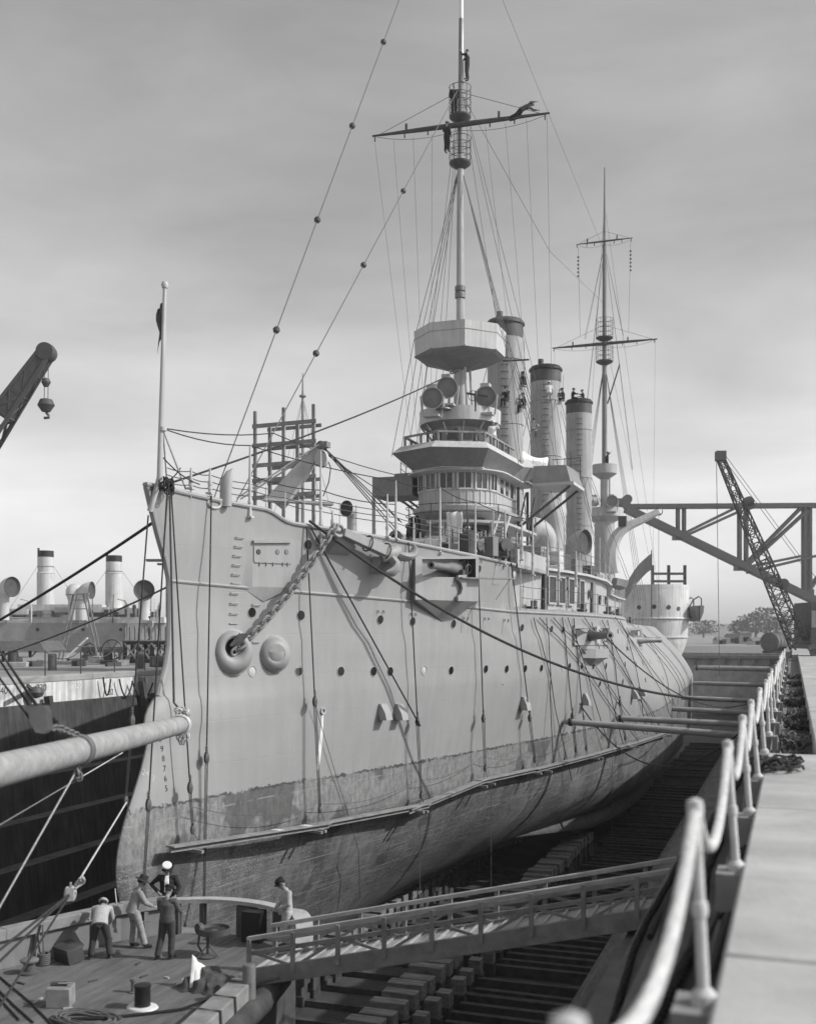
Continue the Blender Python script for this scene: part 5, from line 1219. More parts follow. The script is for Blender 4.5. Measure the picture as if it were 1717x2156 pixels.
b = MB(); b.lathe([(.22, 0), (.22, .04), (.13, .07), (.12, .26)], p, n=20); b.build('barrel', IRON, t); b = MB(); b.lathe([(.12, .25), (.2, .27), (.21, .31), (.17, .34), (.0001, .35)], p, n=20); b.build('head', STEEL, t)
p = on_deck(118, 2122); t = thing('wooden_crate', 'squared timber block with a hand tool lying on top', 'block', p); MB().box(p + V(0, .15, .2), (.5, .42, .4), .35).build('block', WOOD, t, bev=.02); 
t = thing('hand_maul', 'short handled maul lying on the squared timber block', 'tool', p + V(0, .15, .4)); MB().tube([p + V(-.2, .1, .43), p + V(.12, .2, .45)], .05, 8).build('head', STEELD, t); MB().tube([p + V(-.05, .12, .46), p + V(.3, .2, .47)], .016, 6).build('handle', WOODL, t)
p = on_deck(143, 2028); t = thing('tool_chest', 'dark tool chest tilted against the bulwark', 'chest', p); M = Matrix.Rotation(R(68), 3, 'Z') @ Matrix.Rotation(R(-12), 3, 'Y'); MB().box(p + V(-.05, .1, .18), (.42, .62, .34), M=M).build('chest', DARK, t, bev=.01); MB().box(p + V(-.07, .1, .36), (.44, .64, .05), M=M).build('lid', WOODD, t)
for u, v, h_ in ((120, 2005, .5), (310, 1990, .55)):
    p = on_deck(u, v); t = thing('tee_handle', 'iron tee handle leaning on the barge bulwark', 'tool', p, 'tee handles on the barge'); MB().tube([p, p + V(-.12, .05, h_)], .014, 6).build('rod', STEEL, t); q = p + V(-.12, .05, h_); MB().tube([q + V(-.1, -.1, 0), q + V(.1, .1, 0)], .016, 6).build('grip', STEEL, t)
p = on_deck(437, 2016); t = thing('portable_forge', 'portable rivet forge, round pan on an iron stand', 'forge', p)
b = MB(); b.lathe([(.0001, .02), (.2, .0), (.22, .03), (.03, .08), (.035, .5)], p, n=16); b.build('stand', IRON, t)
q = p + V(.12, .12, .52); b = MB(); b.lathe([(.0001, 0), (.3, .0), (.36, .02), (.37, .17), (.35, .17), (.34, .1), (.0001, .12)], q, n=26); b.build('pan', IRON, t)
b = MB(); b.lathe([(.0001, .1), (.1, .12), (.22, .115), (.33, .1)], q, n=16); b.build('coals', mat('coal', .03, .9, .5, 30, .8, 40), t)
b = MB(); b.lathe([(.0001, -.06), (.13, -.06), (.15, 0), (.13, .06), (.0001, .06)], q + V(-.38, -.05, .12), (.5, 1, 0), 16); b.tube([q + V(-.4, 0, .05), q + V(-.45, .0, -.3), p + V(-.1, 0, .02)], .03, 6); b.build('blower', IRON, t)
for a in (0, 2.1, 4.2): MB().tube([p + V(0, 0, .3), p + V(.3 * math.cos(a), .3 * math.sin(a), .02)], .015, 5).build('leg', IRON, t)
p = on_deck(445, 2078); t = thing('canvas_heap', 'crumpled heap of canvas thrown on the barge deck', 'canvas', p)
b = MB(); rows = []
for i in range(22):
    row = []
    for j in range(22):
        x, y = (i - 10.5) * .052, (j - 10.5) * .05; h = .05 + .26 * math.exp(-((x + .1) ** 2 + (y - .05) ** 2) * 9) + .09 * abs(math.sin(7 * x - 5 * y)) + .05 * abs(math.sin(11 * y + 5 * x)) ; edge_ = min(i, j, 21 - i, 21 - j)
        row.append(p + V(x * 1.15 + .05 * math.sin(j), y + .05 * math.sin(i * 1.3), max(.01, h * min(1, edge_ / 3))))
    rows.append(row)
b.grid(rows); b.build('dark_canvas', mat('oiled_canvas', .07, .8, .4, 6, .4, 20), t, ang=80)
b = MB(); rows = []
for i in range(9): rows.append([p + V(-.3 + .055 * i - .02 * j, -.42 + .03 * i + .05 * j + .02 * math.sin(i * 2), .06 + .6 * (1 - i / 9.5) * (j / 7) + .02 * math.sin(i * 2 + j)) for j in range(8)])
b.grid(rows); o = b.build('white_sheet', CLOTHW, t, fix=False); o.modifiers.new('s', 'SOLIDIFY').thickness = .015
b = MB(); rows = []
for i in range(8): rows.append([p + V(-.75 + .12 * j, -.25 + .06 * i + .03 * math.sin(j), .03 + .06 * abs(math.sin(i * .9 + j * .7))) for j in range(7)])
b.grid(rows); o = b.build('light_fold', CANVAS, t, fix=False)
p = on_deck(524, 2112); t = thing('mooring_post', 'upright grey mooring post at the near corner of the barge', 'post', p); b = MB(); b.lathe([(.16, 0), (.145, .03), (.14, .75), (.12, .8), (.0001, .82)], p, n=20); b.build('post', STEEL, t)
p = on_deck(18, 2030); o = MB().beam(p + V(-.4, -.3, .12), p + V(.22, .14, .12), .16, .14).build('loose_baulk', WOODL, None, bev=.01); tag(o, 'bleached timber offcut lying by the barge bulwark', 'timber')
p = PZp(301, 1903, BZ + .93); b = MB(); b.lathe([(.0001, 0), (.055, 0), (.055, .12), (.03, .18), (.02, .22), (.024, .24), (.0001, .24)], p, n=14); o = b.build('oil_can', STEEL, None); tag(o, 'small pale oil can standing on the bulwark cap', 'can')
b = MB(); c = on_deck(182, 2150)
for q in range(7): b.tube([c + V((.5 + .045 * q) * math.cos(a), (.26 + .03 * q) * math.sin(a), .04 + .03 * math.sin(q * 2.3 + a * 3)) for a in [2 * math.pi * i / 26 for i in range(26)]], .03, 5, closed=True)
tag(b.build('rope_coil', ROPEM, None), 'loose coil of rope on the barge deck near the black bollard', 'rope coil')
b = MB(); c = on_deck(92, 2032)
for q in range(6): b.tube([c + V(.13 * math.cos(a), .13 * math.sin(a), .03 + .045 * q) for a in [2 * math.pi * i / 14 for i in range(14)]], .024, 5, closed=True)
b.tube([c + V(-.1, 0, .2), c + V(-.25, .1, .6), c + V(-.2, .15, .88)], .022, 5); b.tube([c + V(.0, 0, .2), c + V(-.15, .15, .88)], .022, 5); tag(b.build('rope_coil', ROPEM, None), 'small rope coil hung down the bulwark beside the capstan', 'rope coil')
rope_thing('deck_rope', 'dark rope lying across the barge deck in front of the bollard', 'rope', [on_deck(u, v) + V(0, 0, .04 + .5 * max(0, (u - 380)) / 250) for u, v in ((150, 2150), (220, 2148), (300, 2140), (380, 2130), (470, 2118), (540, 2108), (590, 2105))], .03, ROPED, 6, laid=True)
for k, pts in enumerate((((0, 2090), (30, 2120), (70, 2156)), ((0, 2106), (40, 2150)), ((0, 2060), (60, 2110), (110, 2160)))):
    rope_thing('deck_line', 'thin dark line straggling over the barge deck edge', 'rope', [on_deck(*q) + V(0, 0, .025) for q in pts], .02, ROPED, 5, 'straggling deck lines')
for k in range(7):
    a = on_deck(rnd.uniform(40, 420), rnd.uniform(2030, 2130)); l_ = rnd.uniform(.1, .35); an_ = rnd.uniform(0, 3)
    o = MB().box(a + V(0, 0, .015), (l_, .05, .03), an_).build('wood_scrap', WOODL if k % 2 else WOODD, None); tag(o, 'scrap of wood littering the barge deck', 'scrap', 'deck litter')
# ---------------------------------------------------------------- gangway
gw = thing('gangway', 'slatted wooden gangway with trussed railings from the barge to the railed wall', 'gangway', (-6, 21.6, -7))
L0, L1 = V(-11.25, 21.35, -7.52), V(-1.75, 21.55, -5.3); W_ = V(0, 1.15, 0); RH = V(0, 0, .85)
for w, nm in ((V(0, 0, 0), 0), (W_, 1)):
    a, c = L0 + w, L1 + w
    MB().beam(a, c, .1, .38, up=(0, 0, 1)).build('stringer', WOOD, gw, bev=.01)
    MB().beam(a + RH, c + RH, .1, .09).build('top_rail', WOODL, gw, bev=.01); MB().beam(a + RH * .62, c + RH * .62 , .06, .09).build('mid_rail', WOOD, gw)
    for i in range(10):
        q = a.lerp(c, i / 9 * .985 + .007); MB().beam(q + V(0, -.06 if nm == 0 else .06, 0), q + RH + V(0, -.06 if nm == 0 else .06, 0), .09, .07, up=(0, 1, 0)).build('rail_post', WOOD, gw)
    for i in range(9):
        q, s_ = a.lerp(c, i / 9 * .985 + .02), a.lerp(c, (i + 1) / 9 * .985); 
        (MB().beam(q + V(0, 0, .14), s_ + RH * .6, .05, .06) if i % 2 else MB().beam(q + RH * .6, s_ + V(0, 0, .14), .05, .06)).build('brace', WOOD, gw)
for i in range(7):
    y = .08 + i * .165; MB().beam(L0 + V(0, y, .12), L1 + V(0, y, .12), .15, .03).build('walk_board', WOODL, gw)
for i in range(30):
    q = L0.lerp(L1, (i + .5) / 30) + V(0, .57, .165); MB().box(q, (.05, 1.05, .035)).build('cleat', WOODL, gw)
MB().box((-11.2, 21.25, BZ + .16), (.3, .3, .3)).build('footing_block', CANVAS, gw); MB().box((-11.2, 22.6, BZ + .16), (.34, .3, .3)).build('footing_block', CANVAS, gw)
for x, y in ((-3.0, 21.5), (-3.0, 22.5)): MB().tube([(x, y, -9.0), (x, y, -6.0)], .06, 8).build('landing_leg', STEELD, gw)
# ---------------------------------------------------------------- great spar slung across the corner, with gear
E = P(383, 1526, 25.6); Aq = P(0, 1622, 14.8); A0 = Aq + (Aq - E) * 1.05
sp0 = thing('boom_spar', 'great bare wooden spar slung level before the bow', 'spar', E)
MB().tube([A0, A0.lerp(E, .4), A0.lerp(E, .8), E], [.24, .235, .225, .205], 24).build('log', SPARM, sp0)
def ringrope(b, c, ax, r, n_, rr, step):
    ax = ax.normalized(); x = ax.cross(V(0, 0, 1)).normalized(); y = ax.cross(x)
    for i in range(n_): b.tube([c + ax * (i * step) + (x * math.cos(a) + y * math.sin(a)) * r for a in [2 * math.pi * k / 16 for k in range(16)]], rr, 5, closed=True)
axs = (E - A0).normalized(); b = MB(); ringrope(b, E - axs * .28, axs, .235, 4, .024, .05)
for k in range(8): a = rnd.uniform(0, 6.28); c = E + V(0, 0, .25) + V(rnd.uniform(-.14, .14), rnd.uniform(-.1, .1), rnd.uniform(-.03, .1)); b.tube([c + V(.09 * math.cos(a + t), .05 * math.sin(t), .07 * math.sin(a + t)) for t in [2 * math.pi * i / 10 for i in range(10)]], .022, 5, closed=True)
for k in range(5): a = rnd.uniform(0, 6.28); c = E - V(0, 0, .27) + V(rnd.uniform(-.14, .14), 0, rnd.uniform(-.1, .03)); b.tube([c + V(.07 * math.cos(a + t), .04 * math.sin(t), .1 * math.sin(a + t)) for t in [2 * math.pi * i / 10 for i in range(10)]], .02, 5, closed=True)
b.build('end_lashing', ROPEL, sp0)
tack = [P(357, 1045, 31.2), P(366, 1480, 27.2), E + V(0, 0, .3)]
rope_thing('spar_pendant', 'rope holding up the end of the great spar from the bow', 'rope', tack, .028, ROPED, 6)
S1 = A0.lerp(E, .0); pc = P(128, 1592, 18.1)
pc = Aq.lerp(E, .30); b = MB(); ringrope(b, pc, axs, .245, 3, .03, .07); b.build('chain_sling', STEEL, sp0)
K = P(85, 1512, 16.6); chs = thing('sling_chain', 'short chain between the great spar and its hoisting block', 'chain', pc)
LK2 = link_mesh(.15, .05, .018, STEEL); lay_chain([pc + V(0, 0, .26), pc.lerp(K, .5) + V(0, 0, .12), K + V(0, 0, -.15)], LK2, .105, chs)
chs2 = thing('sling_chain', 'chain end hanging under the great spar', 'chain', pc); lay_chain([pc + V(0, 0, -.24), pc + V(.03, 0, -.45), pc + V(-.08, 0, -.5), pc + V(.02, 0, -.3)], LK2, .09, chs2)
t = thing('hoisting_block', 'large grey hoisting block above the great spar', 'block', K)
b = MB(); dd = V(.7, -.7, 0)
M = frame(K, V(.75, .25, 0).normalized(), V(-.2, 0, 1).normalized(), V(.25, -.75, .05).normalized())
for q in (-.09, -.03, .03, .09):
    poly = [(-.13, .2), (.13, .2), (.15, .12), (.13, -.18), (.04, -.24), (-.08, -.22), (-.14, -.05)]; k = len(poly)
    b.add([M @ V(x, y, q - .008) for x, y in poly] + [M @ V(x, y, q + .008) for x, y in poly], [tuple(range(k)), tuple(range(2 * k - 1, k - 1, -1))] + [(i, (i + 1) % k, k + (i + 1) % k, k + i) for i in range(k)])
b.build('cheek_plates', STEEL, t); b = MB(); b.lathe([(.0001, -.085), (.1, -.085), (.1, .085), (.0001, .085)], K, M.to_3x3() @ V(0, 0, 1), 16); b.build('sheave', STEELD, t)
DT = P(-420, 1130, 15)
for k, o_ in enumerate((V(-.1, 0, .05), V(-.02, 0, .1), V(.07, 0, .05), V(-.16, 0, -.05))):
    e_ = P(-260 + 12 * k, (985, 992, 1040, 1120)[k], 15.5); rope_thing('hoisting_fall', 'tarred fall rope running up from the hoisting block', 'rope', [K + o_, e_ + (e_ - K) * .5], .018, ROPED, 6, 'falls of the hoisting block')
ep = P(-260, 985, 15.5); ep = ep + (ep - K) * .5
t = thing('derrick_pole', 'timber derrick pole beyond the left end of the great spar', 'derrick', V(ep.x, ep.y, BZ)); MB().tube([V(ep.x - .1, ep.y, FZ), V(ep.x, ep.y, ep.z + 1)], [.2, .14], 12).build('pole', SPARM, t)
# lines in the lower left
K2 = P(148, 1882, 22.0)
t = thing('guy_block', 'white painted block on the rope leading from the ram', 'block', K2); b = MB(); block_shape(b, K2, .24, .3, (.8, .4, .2)); b.box(K2, (.16, .2, .26), .5); b.build('block', CLOTHL, t)
b = MB()
for k in range(5): a = k; b.tube([K2 + V(.1 + .035 * k, .08 + .02 * (k % 3), .16 + .035 * k) + V(.045 * math.cos(t_ + a), .05 * math.sin(t_ * 1.0 + 2 * k), .05 * math.sin(t_ + a)) for t_ in [2 * math.pi * i / 9 for i in range(9)]], .022, 5, closed=True)
b.build('rope_knot', ROPEL, t)
rope_thing('guy_rope', 'pale guy rope stretched from the ram to the white block', 'rope', [P(266, 1690, 29.6), K2 + V(.1, .1, .2)], .02, ROPEL, 6)
for u, v in ((0, 2024), (0, 2000), (12, 2100)): 
    e_ = P(u, v, 18.5); rope_thing('guy_fall', 'dark fall rope from the white block to the barge bulwark', 'rope', [K2, e_ + (e_ - K2) * .3], .024, ROPED, 6, 'falls of the white block')
e_ = P(0, 1897, 17); rope_thing('guy_rope', 'pale line dropping from the great spar over the barge', 'rope', [pc + V(0, 0, -.3), e_ + (e_ - pc) * .4], .014, ROPEL, 6)
e_ = P(0, 1737, 19); a_ = P(258, 1585, 27); rope_thing('guy_rope', 'thin pale line crossing behind the great spar', 'rope', [a_, e_ + (e_ - a_) * .4], .012, ROPEL, 6)
rope_thing('guy_rope', 'pale rope from the ram foot to the barge bulwark', 'rope', [P(242, 1872, 29), V(-16.0, 23.4, BZ + .95)], .014, ROPEL, 6)
# ================================================================ ROPE RAILING on the railed wall
ys_ = [2.75, 6.55, 10.35, 13.55, 16.9, 20.6, 24.3, 28, 32, 36.4, 41, 46, 52, 58, 66, 76]
PIPE = mat('railing_pipe', .50, .6, .15, 6, .2, 30); tops_ = []
b = MB(); b.lathe([(.075, 0), (.075, .06), (.05, .09), (.036, .1), (.034, .5), (.045, .51), (.05, .55), (.045, .59), (.034, .6), (.032, 1.07), (.045, 1.08), (.05, 1.13), (.045, 1.18), (.0001, 1.2)], (0, 0, 0), n=14)
o0 = b.build('pipe', PIPE, None); PM = o0.data; bpy.data.objects.remove(o0)
b = MB().box((0, 0, 0), (.34, .4, .34)); o0 = b.build('bracket', mat('bracket_concrete', .24, .9, .3, 2, .3, 14), None, bev=.02); BKM = o0.data; bpy.data.objects.remove(o0)
for i, y in enumerate(ys_):
    x = XR - .07; t = thing('railing_stanchion', 'pale pipe stanchion of the rope railing on the dock edge', 'stanchion', (x, y, QZ), 'railing stanchions')
    M = Matrix.Translation((x, y, QZ)) @ Matrix.Rotation(R(-3.5 + rnd.uniform(-2, 2)), 4, 'Y') @ Matrix.Rotation(R(rnd.uniform(-3, 3)), 4, 'X')
    inst(PM, 'pipe', M, t); inst(BKM, 'bracket', Matrix.Translation((x + .0, y, QZ - .17)), t); tops_.append(M @ V(0, 0, 1.12))
b = MB(); path = []
for i, (a, c) in enumerate(zip(tops_, tops_[1:])):
    s_ = sag(a, c, (.42, .5, .45, .5, .4, .45)[i % 6], 14); path += s_ if i == 0 else s_[1:]
nearp = [p for p in path if p.y < 22]; farp = [p for p in path if p.y >= 21.5]
strands(b, nearp, .036, .15, 6, 9); b.tube(farp, .034, 6)
ext = sag(tops_[0], tops_[0] + V(-.25, -2.6, -.1), .5, 10); strands(b, ext, .034, .17, 6, 9)
tag(b.build('railing_rope', ROPEL, None, fix=False), 'thick pale rope looped along the railing stanchions', 'rope')
# pipes and cables on the ledge beneath
for k, (x, z, r, m_, lb) in enumerate(((-.62, -3.0, .07, IRON, 'iron pipe lying on the ledge nearest the coping'), (-.82, -3.03, .05, IRON, 'thinner iron pipe beside the coping pipe'), (-1.02, -3.0, .055, ROPED, 'tarred hawser stretched along the ledge'), (-1.2, -3.04, .04, ROPED, 'thin tarred line along the ledge lip'))):
    pts = [V(x + .10 * math.sin(y * .35 + k * 2) + .05 * math.sin(y * 1.1 + k), y, z + .05 * math.sin(y * .5 + k) + .03) for y in [2 + 1.2 * i for i in range(50)]]
    rope_thing('ledge_pipe' if m_ is IRON else 'ledge_hawser', lb, 'pipe' if m_ is IRON else 'rope', pts, r, m_, 8, laid=(m_ is ROPED))
for k, (y0_, y1_, xm, st_, r) in enumerate(((3.5, 14, -1.7, -4.42, .045), (5, 22, -1.95, -4.42, .05), (6, 26, -2.6, -5.92, .05), (4, 18, -2.85, -5.92, .04), (10, 34, -3.5, -7.42, .05), (16, 40, -1.8, -4.42, .045), (26, 50, -2.7, -5.92, .045), (8, 30, -4.4, -8.92, .04))):
    pts = [V(xm + .14 * math.sin(i * .16 + k) + .03 * math.sin(i * .5 + 2 * k), lerp(y0_, y1_, i / 29), st_ + r + .01 + .03 * abs(math.sin(i))) for i in range(30)]
    rope_thing('slack_cable', 'dark slack cable lying along a step of the railed wall', 'cable', pts, r, ROPED, 7, 'slack cables on the steps', laid=k in (0, 1, 3))
for k, (y, w, dp) in enumerate(((5.2, 1.3, .7), (8.6, 1.4, .8), (12.2, 1.2, .6), (15.2, 1.2, .7), (19, 1.2, .6))):
    pts = [V(-.52 - .25 * math.sin(math.pi * i / 12), y - w + 2 * w * i / 12, -2.45 - dp * math.sin(math.pi * i / 12)) for i in range(13)]
    rope_thing('hanging_loop', 'dark rope looped below the railing stanchions', 'rope', pts, .022, ROPED, 6, 'rope loops under the railing')
b = MB()
for q in range(12):
    a0 = rnd.uniform(0, 6.28); cx, cy = rnd.uniform(-.3, .1), rnd.uniform(-.5, .6); rr = rnd.uniform(.1, .26)
    b.tube([V(XR + .3 + cx + rr * 1.1 * math.cos(a), 18.0 + cy + rr * 1.9 * math.sin(a), QZ + .1 + .07 * rnd.random() + .04 * math.sin(2 * a + a0)) for a in [2 * math.pi * i / 18 for i in range(18)]], .02, 5, closed=True)
tag(b.build('rope_coil', ROPED, None), 'tangled dark rope heap lying on the pale coping', 'rope coil')
for j, yy in enumerate((22.5, 26, 30.5, 35, 41, 48, 56, 66)):
    b = MB()
    for q in range(11):
        a0 = rnd.uniform(0, 6.28); cx, cy = rnd.uniform(-.2, .35), rnd.uniform(-.9, .9); rr = rnd.uniform(.12, .24)
        b.tube([V(XR + .4 + cx + rr * math.cos(a), yy + cy + rr * 1.8 * math.sin(a), -2.5 + .2 * rnd.random() + .05 * math.sin(2 * a + a0)) for a in [2 * math.pi * i / 14 for i in range(14)]], .03, 5, closed=True)
    tag(b.build('rope_heap', (ROPED, ROPEM)[j % 2], None), 'heap of rope on the ledge between the railing and the coping', 'rope coil', 'rope heaps on the railed ledge')
# ================================================================ PEOPLE
def remesh(o, vox, smooth=4):
    m = o.modifiers.new('remesh', 'REMESH'); m.mode = 'VOXEL'; m.voxel_size = vox; m.use_smooth_shade = True
    s_ = o.modifiers.new('smooth', 'SMOOTH'); s_.factor = .5; s_.iterations = smooth
BASE = dict(pelvis=(0, 0, .95), waist=(0, .0, 1.09), chest=(0, 0, 1.31), neck=(0, -.01, 1.47), head=(0, .03, 1.63),
            shL=(-.185, 0, 1.40), shR=(.185, 0, 1.40), elL=(-.25, -.04, 1.13), elR=(.25, -.04, 1.13), wrL=(-.25, .07, .89), wrR=(.25, .07, .89),
            hiL=(-.09, 0, .92), hiR=(.09, 0, .92), knL=(-.1, .03, .5), knR=(.1, .03, .5), anL=(-.1, -.02, .09), anR=(.1, -.02, .09), toL=(-.12, .16, .035), toR=(.12, .16, .035))
def person(label, loc, rz, pose=None, top_m=CLOTHL, leg_m=CLOTHM, hat='cap', hat_m=CLOTHD, vox=.016, group=None, shirt=None, look=(0, 1, -.15), scale=1.0, hair=CLOTHD, holds=True):
    J = {k: Vector(v) for k, v in BASE.items()}
    for k, v in (pose or {}).items(): J[k] = Vector(v)
    T = Matrix.Translation(loc) @ Matrix.Rotation(rz, 4, 'Z') @ Matrix.Scale(scale, 4)
    root = thing('person', label, 'person', loc, group, rz)
    def fin(b, name, m, par, vx, sm_=4):
        o = b.build(name, m, None, fix=False); o.matrix_basis = T; remesh(o, vx, sm_); setpar(o, par); return o
    # body: one surface
    b = MB(); b.tube([J['pelvis'] - (J['waist'] - J['pelvis']).normalized() * .1, J['pelvis'], J['waist'], J['chest'], J['neck'] - V(0, 0, .05)], [.12, .16, .14, .165, .09], 14, sq=.66)
    b.tube([J['chest'].lerp(J['neck'], .6), J['neck'], J['head'] - V(0, .01, .06)], [.06, .055, .055], 10)
    lk = Vector(look).normalized(); hc = J['head']; up = (V(0, 0, 1) - lk * lk.z).normalized(); sx = lk.cross(up)
    def hp(x, y, z): return hc + sx * x + lk * y + up * z
    b.loft([[hp(r_ * .075 * math.cos(a), oy + r_ * .095 * math.sin(a), z_) for a in [2 * math.pi * i / 14 for i in range(14)]] for z_, r_, oy in ((-.125, .35, .025), (-.105, .66, .02), (-.06, .86, .008), (0, 1.0, 0), (.05, 1.0, -.005), (.09, .8, -.008), (.115, .45, -.008))])
    b.tube([hp(0, .085, .02), hp(0, .118, -.025), hp(0, .09, -.035)], [.010, .017, .012], 6)
    for s_ in (-1, 1): b.tube([hp(s_ * .07, -.01, .03), hp(s_ * .086, -.015, 0), hp(s_ * .07, -.01, -.035)], .014, 6)
    b.tube([hp(-.026, .088, -.065), hp(.026, .088, -.065)], .009, 5)
    for s_ in ('L', 'R'):
        b.tube([J['sh' + s_].lerp(J['chest'], .35), J['sh' + s_], J['el' + s_], J['el' + s_].lerp(J['wr' + s_], .4), J['wr' + s_]], [.06, .058, .042, .04, .027], 9)
        d = (J['wr' + s_] - J['el' + s_]).normalized(); q = J['wr' + s_]; sd = d.cross(V(0, 1, .3)).normalized(); nn = sd.cross(d)
        b.tube([q, q + d * .04, q + d * .095], [.027, .04, .038], 8, sq=.6)
        for k, ln in enumerate((.075, .085, .08, .062)):
            o_ = q + d * .085 + sd * (.027 - .018 * k); b.tube([o_, o_ + d * ln * .5 + nn * .012, o_ + d * ln * .85 + nn * .04], [.0105, .010, .008], 6)
        o_ = q + d * .03 + sd * .035; b.tube([o_, o_ + d * .035 + sd * .03, o_ + d * .065 + sd * .03 + nn * .02], [.014, .012, .009], 6)
        b.tube([J['pelvis'].lerp(J['hi' + s_], .7), J['hi' + s_], J['kn' + s_], J['kn' + s_].lerp(J['an' + s_], .35), J['an' + s_]], [.09, .088, .058, .058, .04], 10)
        b.tube([J['an' + s_] + V(0, -.04, -.03), J['an' + s_].lerp(J['to' + s_], .5) - V(0, 0, .02), J['to' + s_]], [.04, .045, .035], 8, sq=.7)
    body = fin(b, 'body', SKIN, root, vox * .62, 2)
    # clothes
    b = MB(); w0 = J['pelvis'] - (J['waist'] - J['pelvis']).normalized() * .07
    b.tube([w0, J['pelvis'] + (J['waist'] - J['pelvis']) * .2, J['waist'], J['chest'], J['chest'].lerp(J['neck'], .75)], [.195, .19, .178, .195, .085], 16, sq=.72)
    for s_ in ('L', 'R'): b.tube([J['chest'].lerp(J['sh' + s_], .5) + V(0, 0, .02), J['sh' + s_], J['el' + s_], J['wr' + s_] + (J['el' + s_] - J['wr' + s_]).normalized() * .03], [.085, .082, .066, .05], 10)
    fin(b, 'jacket', top_m, root, vox, 5)
    b = MB(); b.tube([J['pelvis'] + (J['waist'] - J['pelvis']) * .5, J['pelvis'], w0 - V(0, 0, .02)], [.175, .185, .17], 14, sq=.74)
    for s_ in ('L', 'R'): b.tube([J['pelvis'].lerp(J['hi' + s_], .8), J['hi' + s_], J['kn' + s_], J['kn' + s_].lerp(J['an' + s_], .5), J['an' + s_] + (J['kn' + s_] - J['an' + s_]).normalized() * .01], [.11, .115, .085, .08, .078], 11)
    fin(b, 'trousers', leg_m, root, vox, 5)
    for s_ in ('L', 'R'):
        b = MB(); d = (J['to' + s_] - J['an' + s_]); b.tube([J['an' + s_] + V(0, 0, .03), J['an' + s_] - d * .15 - V(0, 0, .03), J['an' + s_].lerp(J['to' + s_], .55), J['to' + s_], J['to' + s_] + d * .12], [.05, .055, .055, .048, .025], 9, sq=.75); fin(b, 'boot', CLOTHD, root, vox * .9, 2)
    if shirt:
        b = MB(); f_ = V(0, .125, 0); b.loft([[J['waist'] + V(-.06, .115, -.05), J['waist'] + V(.06, .115, -.05), J['waist'] + V(.06, .15, -.05), J['waist'] + V(-.06, .15, -.05)], [J['chest'] + V(-.065, .12, 0), J['chest'] + V(.065, .12, 0), J['chest'] + V(.05, .155, 0), J['chest'] + V(-.05, .155, 0)], [J['neck'] + V(-.05, .05, -.03), J['neck'] + V(.05, .05, -.03), J['neck'] + V(.04, .085, -.02), J['neck'] + V(-.04, .085, -.02)]]); fin(b, 'shirt_front', shirt, root, vox * .7, 3)
    b = MB(); b.loft([[hp(r_ * .08 * math.cos(a), oy + r_ * .1 * math.sin(a), z_) for a in [2 * math.pi * i / 14 for i in range(14)]] for z_, r_, oy in ((-.02, .95, -.03), (.03, 1.02, -.022), (.08, .9, -.018), (.122, .5, -.012))]); fin(b, 'hair', hair, root, vox * .7, 2)
    Mh = frame(hc, sx, lk, up)
    if hat == 'fedora': pr = [(.0001, .19), (.06, .2), (.095, .18), (.1, .09), (.105, .075), (.17, .062), (.175, .05), (.1, .055)]
    elif hat == 'officer': pr = [(.0001, .155), (.11, .15), (.125, .125), (.105, .09), (.1, .05), (.09, .05)]
    elif hat == 'cap': pr = [(.0001, .145), (.09, .135), (.115, .1), (.1, .06), (.09, .06)]
    else: pr = None
    if pr:
        b = MB(); b.lathe(pr, (0, -.008, 0), n=20, sy=1.12); h = b.build('hat', hat_m, None); h.matrix_basis = T @ Mh; setpar(h, root)
        if hat in ('officer', 'cap'):
            b = MB(); b.lathe([(.085, .06), (.15, .045), (.152, .04), (.085, .05)], (0, .0, 0), n=12, a0=R(20), a1=R(160), sy=1.12); h2 = b.build('peak', CLOTHD if hat == 'officer' else hat_m, None); h2.matrix_basis = T @ Mh; setpar(h2, h)
            if hat == 'officer': b = MB(); b.lathe([(.107, .05), (.108, .088)], (0, -.008, 0), n=20, sy=1.12); h2 = b.build('hat_band', CLOTHD, None, fix=False); h2.matrix_basis = T @ Mh; setpar(h2, h)
    return root
# on and beside the barge
p = on_deck(282, 1996)
person('man in pale overalls and dark felt hat leaning on the barge bulwark', p, R(-38), dict(pelvis=(0, -.05, .93), waist=(0, 0, 1.07), chest=(0, .08, 1.29), neck=(.0, .13, 1.44), head=(.0, .2, 1.58), shL=(-.18, .1, 1.38), shR=(.19, .08, 1.38), elL=(-.24, .25, 1.13), elR=(.26, .2, 1.12), wrL=(-.12, .42, 1.02), wrR=(.15, .42, 1.0), knR=(.14, .12, .5), anR=(.2, .2, .09), toR=(.24, .36, .04)), mat('pale_overall', .30, .95, .3, 12, .5, 40), mat('pale_trouser', .32, .95, .35, 10, .5, 40), 'fedora', mat('hat_felt', .03, .9, .2, 20), look=(.2, 1, -.5))
tag(MB().box((-15.75, 25.35, BZ - .28), (1.7, 1.0, .1)).build('foot_stage', WOOD, None), 'narrow plank stage outside the bulwark under the officer', 'stage')
MB().box((-15.75, 25.35, (FZ + BZ - .33) / 2), (.2, .2, BZ - .33 - FZ)).build('stage_leg', WOODD, bpy.data.objects['foot_stage'])
person('officer in white cap, open dark jacket and white shirt with hand on hip', (-15.72, 25.3, BZ - .23), R(205), dict(elR=(.42, -.08, 1.2), wrR=(.2, .1, 1.03), elL=(-.3, .02, 1.14), wrL=(-.22, .18, .95), head=(0, .07, 1.62)), CLOTHD, CLOTHD, 'officer', CLOTHW, shirt=CLOTHW, look=(-.1, .8, -.5), scale=1.04)
p = on_deck(212, 2018)
